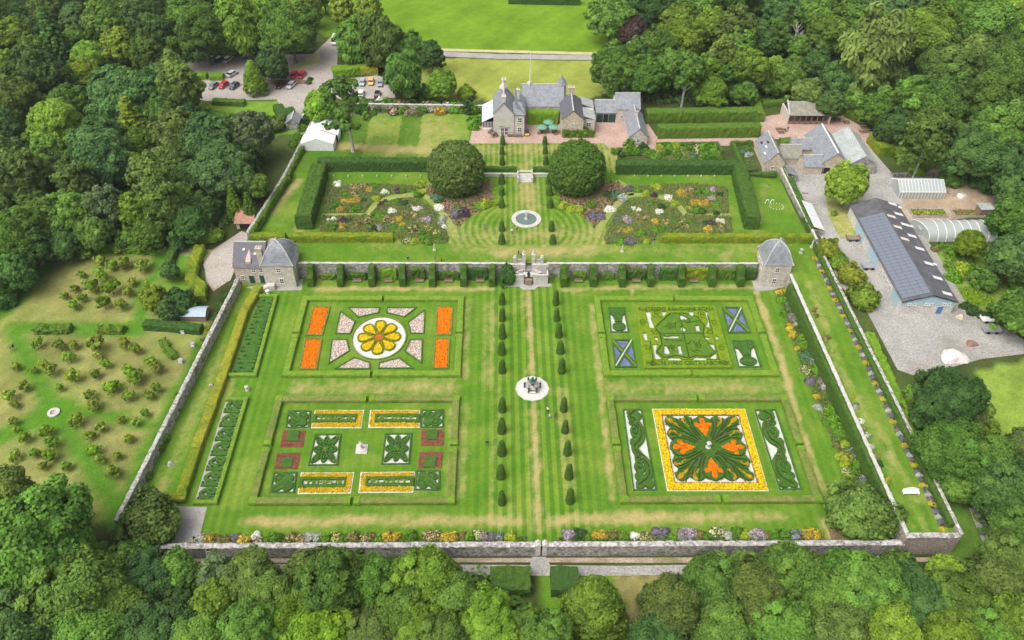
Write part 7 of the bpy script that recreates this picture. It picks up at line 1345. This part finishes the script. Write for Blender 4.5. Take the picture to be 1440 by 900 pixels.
# shrub border along the north wall
ZN = "in the shrub border below the north wall"
carpet("shrub_border", "deep shrub border below the north wall", [(515, 160), (680, 158), (680, 150), (520, 150)], ZH, [(.1, .19, .04), (.18, .2, .1)], .8)
clumps(ZN, ZH, 360, 0, 4, "620 590 36 green;660 600 36 silver;690 600 40 dark;740 600 40 green;640 625 26 pink;775 630 30 pink;830 620 34 green;865 635 28 pink;880 600 36 dark;930 620 36 green;985 610 34 silver;1035 630 30 gold;1010 600 34 green;1080 600 34 silver;1120 610 44 bright;1160 620 30 green;1200 620 44 dark;1235 620 36 green;1230 680 34 bright;1225 715 30 bright;800 590 34 peach;960 590 30 pink;700 580 30 white;560 600 40 green;600 640 24 lilac;910 640 20 rust", 1.0, 1.2)
clumps("against the boundary wall near the marquee", ZH, 360, 0, 4, "300 640 34 green;280 680 30 dark;262 720 30 green;235 770 26 green;210 810 26 bright;330 650 28 silver", 1, 1.2)
clumps("around the house walls", ZH, 620, 80, 4.5, "330 470 26 mauve;340 490 26 pink;310 430 22 mauve;250 420 18 green;800 490 30 green;850 480 34 rust;900 480 34 green;940 470 30 green;780 490 20 cream;1195 560 34 green;1180 600 34 bright;1230 600 34 green;1280 570 30 dark;1300 600 28 green;1100 600 26 green;1150 610 26 dark;1345 620 30 green;1290 500 20 green;280 360 20 green", 1.0, 1.3)
# kitchen plots
carpet("kitchen_plot", "leafy kitchen plot beyond the east yew hedge", [(925, 208), (1005, 207), (1016, 224), (925, 226)], ZH, [(.16, .26, .05), (.3, .32, .1), (.1, .2, .05)], .6); carpet("cottage_plot", "small planted plot in the cottage garden", [(1042, 206), (1056, 206), (1066, 240), (1050, 240)], ZT + .8, [(.14, .2, .08), (.1, .2, .05)], .6)
clumps("in the kitchen plot beyond the east yew hedge", ZH, 840, 0, 4, "350 825 22 lime;400 830 26 bright;440 825 24 lime;500 835 26 green;560 830 24 cream;600 835 30 bright;650 840 32 bright;380 860 26 green;450 870 26 green;540 880 26 bluegreen;620 880 30 green;680 880 24 green;330 880 30 bright;820 850 22 bluegreen;850 870 22 silver;840 830 20 green;300 870 24 green", 1, 1.2)
carpet("vegetable_plot", "rectangular plot of bright vegetable rows beyond the long shed", [(1348, 405), (1385, 402), (1400, 428), (1362, 430)], ZT, [(.2, .36, .02)], .45, SOIL); carpet("rough_plot", "overgrown nursery plot between the polytunnel and the vegetable rows", [(1316, 345), (1365, 346), (1378, 392), (1345, 398)], ZT, [(.14, .28, .03), (.2, .3, .06)], .7)
clumps("in the nursery plots beyond the long shed", ZT, 1080, 180, 4, "1010 690 30 green;1040 710 30 bright;1080 700 34 green;1030 790 34 bright;1080 800 40 lime;1120 790 40 bright;1150 830 30 green;1060 850 30 bright;940 680 24 rust;980 660 24 green;1210 840 24 bright", 1, 1.2)
clumps("in the nursery plots beyond the long shed", ZT, 1080, 360, 4, "1040 120 40 bright;1110 280 30 dark;1150 310 34 dark;1200 330 30 dark;1240 340 30 dark;1260 300 26 green;1280 120 26 cream;1250 100 26 bright", 1, 1.2)
# climbers and shrubs on walls
def climber(x, y, z, w, h, d, mat, lb): V, F = sweep([(x - w / 2, y, z), (x + w / 2, y, z)], d, h, rough=.22, seg=.35); return tag(mk("wall_climber", V, F, mat), lb, "climber", "climbers between the yew buttresses")
for px, w, h, m in ((460, 3.4, 1.6, H_BEECH), (500, 4.5, 2.0, H_YEW), (545, 4.0, 3.2, H_BRIGHT), (588, 3.0, 3.5, H_YEW), (630, 5.0, 2.2, H_YEW), (672, 4.6, 3.4, H_DARK), (815, 3.0, 2.4, H_BEECH), (855, 3.4, 1.8, H_BEECH), (895, 4.4, 3.2, H_YEW), (940, 3.8, 3.4, H_BOXD), (980, 5.2, 3.6, H_GOLD), (1020, 5.0, 3.4, H_BEECH), (1056, 3.0, 3.4, H_DARK)):
    climber(at(px, 371, ZT)[0], YT - .75, 0, w, h, .9, m, "leafy climber trained on the terrace wall between yew buttresses")
def wshrub(px, py, r, c, lb): p = at(px, py, .8); return tree(px, py, r, 'bush', c, "", lb, False, base=(p[0], p[1], 0), sz=1.3)
for px, py, r, c, lb in ((326, 404, 7, 'D', "dark climber on the west wall beside the pavilion house"), (318, 418, 7, 'D', "second dark climber along the west wall from the pavilion house"), (311, 432, 7, 'D', "third dark climber along the west wall from the pavilion house"), (304, 448, 7, 'M', "green climber on the west wall opposite the orchard shed"), (293, 468, 8, 'C', "golden shrub on the west wall opposite the orchard boxes"), (288, 482, 7, 'C', "small golden shrub beside the bare stretch of west wall"), (252, 560, 9, 'X', "bright shrub on the west wall below the bare stretch"), (246, 575, 8, 'M', "green shrub below the bright one on the west wall"), (230, 616, 8, 'M', "green shrub midway down the west wall"), (225, 630, 6, 'M', "lower green shrub midway down the west wall"), (208, 668, 6, 'L', "pale shrub low on the west wall"), (270, 520, 5, 'L', "small pale shrub at the foot of the bare west wall")): wshrub(px, py, r, c, lb)

# ------------------------------------------------------------------ water, statues, furniture
def central_fountain():
    p = at(748.5, 546.5, 0); R = 23.8 * depth_of(p) / FPX; r = thing("central_fountain", "carved stone fountain on a round stone plinth in the central walk", "fountain", (p[0], p[1], 0)); c = (p[0], p[1], 0)
    B().lathe((c[0], c[1], -.02), [(R, 0), (R, .1)], 12).mk("plinth_edge", COPE, r); B().lathe((c[0], c[1], .08), [(R * .94, 0), (R * .94, .05)], 24).mk("plinth_paving", GRAVELW, r); B().lathe((c[0], c[1], .12), [(R * .52, 0), (R * .52, .35), (R * .46, .4)], 6).mk("step", ASHLAR, r); B().lathe((c[0], c[1], .5), [(R * .4, 0), (R * .42, .6), (R * .46, .7), (R * .40, .72)], 6).mk("basin", STONEW, r); B().lathe((c[0], c[1], 1.1), [(R * .39, 0), (R * .39, .02)], 6).mk("water", WATER, r)
    for i in range(6): a = PI / 3 * i; B().lathe((c[0] + R * .46 * math.cos(a), c[1] + R * .46 * math.sin(a), .5), [(.22, 0), (.2, 1.0), (.28, 1.1), (.1, 1.5)], 6).mk("basin_post", BRONZE, r)
    B().lathe((c[0], c[1], 1.0), [(.4, 0), (.25, .4), (.3, 1.0), (.75, 1.3), (.3, 1.4), (.15, 2.0), (.3, 2.3), (.05, 2.6)], 10).mk("figure_column", BRONZE, r)
central_fountain()
def pond():
    p = POND; R = 20.8 * depth_of(p) / FPX; r = thing("terrace_pond", "round stone-edged pond with small statue on the terrace lawn", "pond", (p[0], p[1], ZT)); n = 40; Rp = [(R, -.02), (R, .14), (R * .72, .14), (R * .70, .02)]
    V = [(p[0] + f * math.cos(2 * PI * i / n), p[1] + f * math.sin(2 * PI * i / n), ZT + z) for f, z in Rp for i in range(n)]; mk("stone_rim", V, [[j * n + i, j * n + (i + 1) % n, (j + 1) * n + (i + 1) % n, (j + 1) * n + i] for j in range(3) for i in range(n)], COPE, r); B().lathe((p[0], p[1], ZT), [(R * .715, .0), (R * .715, .05)], 40).mk("water", WATER, r); B().lathe((p[0], p[1], ZT + .04), [(.5, 0), (.4, .4), (.2, .6), (.22, 1.2), (.4, 1.5), (.25, 1.9), (.18, 2.2), (.05, 2.4)], 8).mk("statue", COPE, r)
pond()
def pedestal(px, py, z, prof, lb, nm="statue", cat_="statue", mat=COPE, n=8, sq=.35):
    p = at(px, py, z); t = thing(nm, lb, cat_, (p[0], p[1], z)); B().box(p[0] - sq, p[0] + sq, p[1] - sq, p[1] + sq, z - .02, z + .3).mk("plinth", ASHLAR, t); B().lathe((p[0], p[1], z + .29), prof, n).mk("body", mat, t)
OB = [(.3, 0), (.22, .5), (.16, 1.4), (.02, 1.9)]; UR = [(.25, 0), (.15, .25), (.4, .6), (.45, .9), (.3, 1.0)]; FG = [(.22, 0), (.25, .5), (.14, .9), (.22, 1.3), (.1, 1.55), (.13, 1.8), (.02, 1.95)]
pedestal(611, 352, ZT, OB, "slim stone obelisk on the terrace grass, west end", "obelisk", "obelisk"); pedestal(875, 354, ZT, FG, "small white statue on the terrace grass, east end"); pedestal(1126, 356, ZT, UR, "square stone urn at the head of the raised east walk", "stone_urn", "urn"); pedestal(348, 549, 0, UR, "stone urn between the two long scroll beds", "stone_urn", "urn"); pedestal(1132, 428, 0, FG, "white figure beside the long border below the pavilion"); pedestal(377, 414, 0, UR, "white urn at the corner of the pavilion house", "stone_urn", "urn", WHITE); pedestal(1141, 348, ZT, FG, "small white figure at the start of the raised walk")
def wheelstone(px, py, z, R, lb, hole=True):
    p = G(px, py) if z is None else at(px, py, z); n = 20; V = []; 
    for f, zz in ((1, 0), (1, .35), (.55, .35), (.5, .12)): V += [(p[0] + R * f * math.cos(2 * PI * i / n), p[1] + R * f * math.sin(2 * PI * i / n), p[2] + zz) for i in range(n)]
    t = thing("stone_ring", lb, "stone ring", p); mk("rim", V, [[j * n + i, j * n + (i + 1) % n, (j + 1) * n + (i + 1) % n, (j + 1) * n + i] for j in range(3) for i in range(n)], COPE, t); B().lathe((p[0], p[1], p[2]), [(R * .52, .05), (R * .5, .14)], 16).mk("planting", STONEW, t)
wheelstone(76, 581, None, 1.2, "round stone ring on the mown crossing of the orchard")
heap(240, 653, 5, .9, COPE, "carved_boulder", "pale carved boulder on the west walk lawn", "boulder"); heap(297, 543, 4, .7, STONEW, "standing_stone", "dark grey stone lying on the west walk lawn", "boulder")
def bench(x, y, z, rz, lb, mat=WOOD, grp=None, L=2.0):
    t = thing("garden_bench", lb, "bench", (0, 0, 0), grp); parts = [("seat", (-L / 2, L / 2, -.25, .25, .40, .46)), ("backrest", (-L / 2, L / 2, .22, .28, .5, .95))] + [("leg", (s * L / 2 - (.08 if s > 0 else 0), s * L / 2 + (.08 if s < 0 else 0), q - .04, q + .04, 0, .40)) for s in (-1, 1) for q in (-.2, .24)] + [("armrest", (s * L / 2 - .05, s * L / 2 + .05, -.25, .2, .62, .68)) for s in (-1, 1)]
    for nm, b_ in parts: B().box(*b_).mk(nm, mat, t)
    t.location = (x, y, z); t.rotation_euler = (0, 0, rz); return t
for px in (501, 545, 589, 630, 675, 814, 896, 977): bench(at(px, 371, ZT)[0], YT - 1.9, 0, PI * 0, "dark wooden bench below the terrace wall between yew buttresses", WOOD, "benches below the terrace wall")
p = G(88, 365); bench(p[0], p[1], p[2], .5, "grey wooden bench at the far edge of the orchard", PAVE); p = G(310, 171); bench(p[0], p[1], p[2], 0, "wooden picnic bench on the grass below the car park", WOOD); p = at(701, 188, ZH); bench(at(723, 191, ZH)[0] - .9, Yp(192.5, ZH), ZH + .06, PI, "dark bench against the house front, nearer the doors", WOOD); bench(at(723, 191, ZH)[0] + 1.4, Yp(192.5, ZH), ZH + .06, PI, "dark bench against the house front, nearer the courtyard", WOOD)
def white_bench():
    p = at(1280, 694, ZT); t = thing("curved_bench", "white bench with arched back at the end of the raised east walk", "bench", (p[0], p[1], ZT)); x, y, z = p; B().box(x - 1.5, x + 1.5, y - .35, y + .35, z + .42, z + .52).mk("seat", WHITE, t)
    V = []; n = 10
    for i in range(n + 1): a = i / n; V += [(x - 1.5 + 3 * a, y + .3, z + .5), (x - 1.5 + 3 * a, y + .3, z + .9 + .5 * math.sin(PI * a))]
    V += [(a, b_ + .08, c) for a, b_, c in V]; m = 2 * (n + 1); F = []
    for i in range(n): F += [[2 * i, 2 * i + 2, 2 * i + 3, 2 * i + 1], [m + 2 * i, m + 2 * i + 1, m + 2 * i + 3, m + 2 * i + 2], [2 * i + 1, 2 * i + 3, m + 2 * i + 3, m + 2 * i + 1]]
    mk("backrest", V, F, WHITE, t)
    for s in (-1.4, 1.4):
        for q in (-.3, .3): B().box(x + s - .05, x + s + .05, y + q - .05, y + q + .05, z, z + .42).mk("leg", WHITE, t)
white_bench()
# beehive-like orchard boxes, lawn game, ladder
for px, py, lb in ((258, 469, "white beehive by the dark orchard hedge"), (272, 487, "white beehive beside the west wall"), (255, 510, "white beehive by the straggling orchard hedge")):
    p = G(px, py); t = thing("beehive", lb, "beehive", p); x, y, z = p; B().box(x - .35, x + .35, y - .35, y + .35, z + .15, z + .9).mk("box", WHITE, t); B().box(x - .42, x + .42, y - .42, y + .42, z + .9, z + 1.0).mk("lid", METALG, t); B().box(x - .3, x + .3, y - .3, y + .3, z - .02, z + .15).mk("stand", WOOD, t)
def ladder():
    x = at(299, 780, 0)[0]; t = thing("leaning_ladder", "pale wooden ladder leaning on the outside of the front wall", "ladder", (x, YF - 1.4, -.3)); f = lambda s, k: (x + s, YF - 1.5 + .9 * k, -.3 + 2.6 * k)
    for s in (-.55, .55): b = B(); b.tube([f(s, 0), f(s, 1)], .08, 5); b.mk("rail", COPE, t)
    for i in range(1, 6): b = B(); b.tube([f(-.55, i / 6), f(.55, i / 6)], .06, 5); b.mk("rung", COPE, t)
ladder()
def markers():
    for side, xs in (("west", np.linspace(470, 592, 7)), ("east", np.linspace(892, 1004, 7))):
        for px in xs: p = at(px, 249.5, ZT); t = tag(B().lathe((p[0], p[1] - .2, ZT), [(.16, 0), (.16, .5), (.24, .55), (.2, .85), (.05, .95)], 6).mk("stone_post", COPE), "small pale stone post before the tall yew hedge of the %s flower garden" % side, "post", "stone posts before the %s yew hedge" % side)
markers()
def swan():
    p = at(1076, 286, ZT); t = thing("croquet_hoop_ring", "pale ring of pegs and white frame on the small east lawn", "lawn game", (p[0], p[1], ZT))
    for i in range(14): a = 2 * PI * i / 14; B().box(p[0] + 2.6 + 1.8 * math.cos(a) - .06, p[0] + 2.6 + 1.8 * math.cos(a) + .06, p[1] - 1.5 + 1.4 * math.sin(a) - .06, p[1] - 1.5 + 1.4 * math.sin(a) + .06, ZT, ZT + .25).mk("peg", WHITE, t)
    for d in (0, 1.3): b = B(); b.tube([(p[0] + d, p[1], ZT), (p[0] + d + .2, p[1] + .2, ZT + .9), (p[0] + d + .9, p[1] + .4, ZT + .9), (p[0] + d + 1.1, p[1] + .6, ZT)], .1, 5); b.mk("white_hoop", WHITE, t)
swan()
def parasol(px, py, lb):
    p = at(px, py, ZH); x, y, z = p; t = thing("parasol", lb, "parasol", (x, y, ZH)); b = B(); b.tube([(x, y, z + .05), (x, y, z + 2.6)], .05, 6); b.mk("pole", WHITE, t); B().lathe((x, y, z + 1.95), [(1.6, 0), (1.55, .06), (.8, .42), (.05, .7)], 8).mk("canopy", plain("pale_green_canvas", (.13, .3, .2), .8), t); B().lathe((x, y, z + .04), [(.4, 0), (.35, .12)], 8).mk("base", DARK, t)
    u = thing("cafe_table", lb.replace("parasol", "table under the parasol"), "table", (x, y, ZH)); B().lathe((x, y, z + .7), [(.75, 0), (.75, .06)], 10).mk("table_top", WOOD, u)
    for i in range(4): a = PI / 4 + i * PI / 2; B().box(x + .5 * math.cos(a) - .04, x + .5 * math.cos(a) + .04, y + .5 * math.sin(a) - .04, y + .5 * math.sin(a) + .04, z + .04, z + .7).mk("leg", WOOD, u)
    for i in range(3): a = i * 2.1 + px; bench(x + 1.3 * math.cos(a), y + 1.3 * math.sin(a), ZH + .05, a - PI / 2, "slim wooden chair at the courtyard tables", WOOD, "chairs at the courtyard tables", .5)
parasol(762, 187, "green parasol in the house courtyard, nearer the west wing"); parasol(771, 180, "green parasol in the house courtyard, nearest the hedge"); parasol(778, 187, "green parasol in the house courtyard, nearer the east wing")
# picnic tables in the steading yard
for i, (px, py) in enumerate(((1095, 183), (1101, 184), (1098, 187), (1177, 170), (1190, 173), (1214, 180), (1218, 185), (1232, 192), (1240, 196), (1212, 186), (1250, 204), (1243, 201))):
    p = G(px, py); x, y, z = p; t = thing("picnic_table", "wooden picnic table on the pink gravel of the steading yard", "table", p, "picnic tables in the steading yard"); B().box(x - .9, x + .9, y - .35, y + .35, z + .7, z + .76).mk("table_top", WOOD, t)
    for s in (-.7, .7): B().box(x - .9, x + .9, y + s - .14, y + s + .14, z + .42, z + .47).mk("seat", WOOD, t); B().box(x + s - .04, x + s + .04, y - .7, y + .7, z + .05, z + .42).mk("trestle", WOOD, t); B().box(x + s - .04, x + s + .04, y - .2, y + .2, z + .42, z + .7).mk("upright", WOOD, t)
# ------------------------------------------------------------------ cars
def car_parts(kind):
    L, Wd, Hh = (4.2, 1.75, 1.45) if kind == 'car' else (5.2, 2.0, 2.2); b = B(); 
    st = [(-.5, .35, .62, .86), (-.47, .3, .8, .95), (-.25, .28, .92, 1.0), (.0, .28, .94, 1.0), (.25, .28, .92, 1.0), (.42, .3, .82, .97), (.5, .36, .66, .84)]      # x, z low, z high, half width
    V, F = [], []
    for t, zl, zh, w in st:
        x, y = t * L, w * Wd / 2; V += [(x, -y * .96, zl), (x, -y, (zl + zh) / 2), (x, -y * .9, zh), (x, y * .9, zh), (x, y, (zl + zh) / 2), (x, y * .96, zl)]
    n = 6
    for i in range(len(st) - 1):
        for j in range(n): F.append([i * n + j, i * n + (j + 1) % n, (i + 1) * n + (j + 1) % n, (i + 1) * n + j])
    F += [list(range(n)), [(len(st) - 1) * n + j for j in range(n)][::-1]]; body = newmesh("body", V, F, M_PAINT)
    if kind == 'car': rf, cb = [(-.40, .28), (-.30, .19)], .92
    else: rf, cb = [(-.49, .30), (-.47, .16)], .92
    x0, x1, X0, X1 = rf[0][0] * L, rf[0][1] * L, rf[1][0] * L, rf[1][1] * L; w0, w1 = Wd * .44, Wd * .37
    cabin = newmesh("windows", [(x0, -w0, cb), (x1, -w0, cb), (x1, w0, cb), (x0, w0, cb), (X0, -w1, Hh - .05), (X1, -w1, Hh - .05), (X1, w1, Hh - .05), (X0, w1, Hh - .05)], [[0, 1, 5, 4], [1, 2, 6, 5], [2, 3, 7, 6], [3, 0, 4, 7], [4, 5, 6, 7]], GLASS)
    rb = B().box(X0 - .05, X1 + .05, -w1 - .03, w1 + .03, Hh - .06, Hh)
    for px_ in ((X0 + X1) / 2,): rb.box(px_ - .05, px_ + .05, -w0 + .02, -w1 + .06, cb, Hh - .06); rb.box(px_ - .05, px_ + .05, w1 - .06, w0 - .02, cb, Hh - .06)
    roof = newmesh("roof", rb.v, rb.f, M_PAINT); wb = B(); wb.tube([(0, -.1, 0), (0, .1, 0)], .32, 12); wheel = newmesh("wheel", wb.v, wb.f, RUBBER); hb = B().tube([(0, -.11, 0), (0, .11, 0)], .19, 10); rim = newmesh("rim", hb.v, hb.f, METALG); lb = B().box(-.03, .05, -.16, .16, -.07, .07); lamp = newmesh("headlight", lb.v, lb.f, WHITE); tb = B().box(-.05, .03, -.14, .14, -.08, .08); tl = newmesh("tail_light", tb.v, tb.f, plain("red_lens", (.4, .02, .02), .3))
    return dict(L=L, W=Wd, body=body, cabin=cabin, roof=roof, wheel=wheel, rim=rim, lamp=lamp, tail=tl)
CARS = {k: car_parts(k) for k in ('car', 'van')}
def car(px, py, rz, col, lb, kind='car', z=None):
    p = G(px, py); k = CARS[kind]; t = thing("parked_van" if kind == 'van' else "parked_car", lb, kind, (p[0], p[1], p[2] + .06), "cars parked at the house"); t.rotation_euler = (0, 0, math.radians(rz))
    put("body", k['body'], t, color=col); put("windows", k['cabin'], t); put("roof", k['roof'], t, color=col)
    for sx in (-.3, .31):
        for sy in (-1, 1): w = put("wheel", k['wheel'], t, (sx * k['L'], sy * k['W'] * .46, .32)); put("rim", k['rim'], w)
    for sy in (-.33, .33): put("headlight", k['lamp'], t, (k['L'] * .495, sy * k['W'], .68)); put("tail_light", k['tail'], t, (-k['L'] * .495, sy * k['W'], .75))
RED, SIL, BLK, BLU, MAR, WHT, YEL, GRY = (.5, .02, .03), (.55, .57, .6), (.015, .016, .018), (.05, .08, .13), (.1, .012, .02), (.8, .8, .8), (.75, .5, .12), (.2, .22, .25)
for px, py, rz, c, lb in ((309, 86, 70, BLK, "black car at the far side of the car park, beside a silver one"), (321, 86, 70, SIL, "silver car beside the black one at the far side of the car park"), (327, 106, 60, SIL, "pale car nosing out of the shrubs in the car park"), (301, 123, -110, GRY, "dark grey car left of the red one in front of the shrub hedge".replace("left of", "beside")), (315, 122, -110, RED, "red car parked between two dark cars before the shrub hedge"), (330, 123, -110, BLU, "dark blue car before the shrub hedge, next to the conical tree"), (395, 122, -108, MAR, "maroon car with open roof panel behind the mulch bed"), (410, 122, -108, SIL, "silver car beside the maroon one"), (414, 108, -100, RED, "small red car under the trees of the car park"), (425, 108, -105, RED, "bright red car nearest the two small clipped bushes"), (401, 108, -100, BLK, "black car in the shade of the car park tree"), (369, 110, 180, WHT, "white car mostly hidden behind the slim conical tree"), (510, 118, -92, (.35, .45, .55), "pale blue car in the small car park"), (522, 117, -88, YEL, "yellow car in the small car park"), (535, 119, -88, (.3, .34, .36), "grey-green car under the drooping trees of the small car park"), (531, 135, 88, BLK, "black car alone at the bottom of the small car park"), (508, 134, 90, WHT, "white car behind the pine in the small car park")): car(px, py, rz, c, lb)
car(471, 60, -92, WHT, "white van coming down the drive between the trees", 'van')
def cart():
    p = at(741, 189, ZH); t = thing("utility_buggy", "yellow and black utility buggy beside the house wall", "buggy", (p[0], p[1], ZH + .06)); k = CARS['car']; t.rotation_euler = (0, 0, PI / 2); t.scale = (.62, .75, .95); put("body", k['body'], t, color=(.7, .5, .02)); put("windows", k['cabin'], t); put("roof", k['roof'], t, color=(.03, .03, .03))
    for sx in (-.3, .31):
        for sy in (-1, 1): put("wheel", k['wheel'], t, (sx * k['L'], sy * k['W'] * .46, .32))
cart()
for px, py in ((436, 113), (434, 118)): tree(px, py - 2, 4, 'bush', 'D', "", "small clipped dark bush at the corner of the car park", True, name="clipped_bush")
# ------------------------------------------------------------------ people
def person_mesh(seed, walk):
    me = bpy.data.meshes.new("p"); s = .22 if walk else .06
    J = [(0, 0, .95), (0, 0, 1.15), (0, .01, 1.36), (0, .01, 1.46), (0, -.01, 1.6), (0, 0, 1.7), (.1, 0, .9), (.11, -s, .5), (.11, -s * 1.1 + (.1 if walk else 0), .08), (.11, -s * 1.1 - .1, .03), (-.1, 0, .9), (-.11, s, .5), (-.11, s * 1.4, .08), (-.11, s * 1.4 - .12, .03), (.2, .01, 1.36), (.26, s * .6, 1.1), (.25, s * .3 - .1, .86), (-.2, .01, 1.36), (-.26, -s * .6, 1.1), (-.25, -s * .5 - .08, .86)]
    E = [(0, 1), (1, 2), (2, 3), (3, 4), (4, 5), (0, 6), (6, 7), (7, 8), (8, 9), (0, 10), (10, 11), (11, 12), (12, 13), (2, 14), (14, 15), (15, 16), (2, 17), (17, 18), (18, 19)]
    R = [.15, .15, .16, .06, .1, .07, .1, .075, .05, .045, .1, .075, .05, .045, .07, .05, .035, .07, .05, .035]
    me.from_pydata(J, E, []); o = bpy.data.objects.new("p", me); COL.objects.link(o); md = o.modifiers.new("s", 'SKIN'); me.skin_vertices[0].data[0].use_root = True
    for i, r in enumerate(R): me.skin_vertices[0].data[i].radius = (r, r * .8)
    sb = o.modifiers.new("b", 'SUBSURF'); sb.levels = 1; sb.render_levels = 1; bpy.context.view_layer.update(); m = bpy.data.meshes.new_from_object(o.evaluated_get(bpy.context.evaluated_depsgraph_get())); bpy.data.objects.remove(o)
    skin, hair = plain("skin", (.5, .32, .24), .6), plain("hair", (.09, .06, .04), .7); tops = [plain("shirt_white", (.75, .75, .73)), plain("shirt_dark", (.03, .035, .05)), plain("shirt_blue", (.1, .17, .3)), plain("shirt_red", (.4, .08, .07))][seed % 4]; legs = [plain("trousers_dark", (.03, .03, .04)), plain("trousers_grey", (.2, .2, .2)), plain("trousers_tan", (.35, .28, .2))][seed % 3]
    m.materials.clear()
    for a in (legs, tops, skin, hair): m.materials.append(a)
    for pl_ in m.polygons: z = pl_.center.z; x = abs(pl_.center.x); pl_.material_index = 0 if z < .93 and x < .2 else (2 if (x > .2 and z < 1.0) else (1 if z < 1.42 else (2 if z < 1.6 and pl_.center.y < .0 else (2 if z < 1.5 else 3)))); pl_.use_smooth = True
    return m
PM = [person_mesh(i, i % 2 == 0) for i in range(6)]
for i, (px, py, z, rz, k, lb) in enumerate(((685, 627, 0, 0, 1, "dark-clothed person walking on the lawn beside the sundial parterre"), (770, 580, 0, 2, 0, "person in white top standing near the central fountain"), (773, 589, 0, 1, 4, "second person in pale top near the central fountain"), (781, 587, 0, 4, 1, "dark-clothed person nearest the yew pyramids by the fountain"), (729, 360, ZT, 1, 1, "dark-clothed person at the terrace edge beside the gate pier"), (733, 363, ZT, 3, 5, "crouching-dark visitor next to the gate pier of the double stair".replace("crouching-dark", "dark-clothed")), (737, 359, ZT, 5, 1, "visitor in dark top just behind the gate piers"), (681, 322, ZT, 2, 2, "visitor in blue top on the half-moon lawn west of the pond"), (720, 329, ZT, 0, 0, "visitor in white top below the terrace pond"), (727, 327, ZT, 4, 1, "dark-clothed visitor below the terrace pond"), (612, 369, ZT, 1, 2, "visitor at the wall coping beside the slim obelisk"), (621, 368, ZT, 2, 3, "second visitor at the wall coping beside the obelisk"), (574, 368, ZT, 0, 1, "lone dark-clothed visitor on the terrace west of the obelisk"), (17, 494, None, 2, 2, "visitor on the mown path at the edge of the orchard"), (21, 492, None, 1, 1, "companion in dark clothes on the mown orchard path"), (1107, 185, None, 3, 1, "dark-clothed person sitting area of the steading yard".replace("sitting area of", "standing in")), (905, 178, None, 0, 1, "person on the path beside the narrow stone cottage"), (920, 342, ZT, 2, 1, "dark-clothed gardener at the end of the east flower garden"))):
    p = G(px, py) if z is None else at(px, py, z); o = put("person", PM[k], None, (p[0], p[1], p[2] + .0), rz, 1.08); tag(o, lb, "person")

# ------------------------------------------------------------------ thin haze volume, added to lift the dark gaps of the woods
def haze():
    m = bpy.data.materials.new("haze_air"); m.use_nodes = True; t = m.node_tree; t.nodes.remove(t.nodes["Principled BSDF"]); v = t.nodes.new("ShaderNodeVolumePrincipled"); v.inputs["Color"].default_value = (.9, .95, 1, 1); v.inputs["Density"].default_value = .0001; v.inputs["Anisotropy"].default_value = .2; t.links.new(v.outputs[0], t.nodes["Material Output"].inputs["Volume"])
    o = B().box(-4100, 4100, -3100, 5100, -1.6, 140).mk("haze", m); o["kind"] = "stuff"; tag(o, "thin pale haze added over the whole scene to lift dark tones", "haze")
haze()
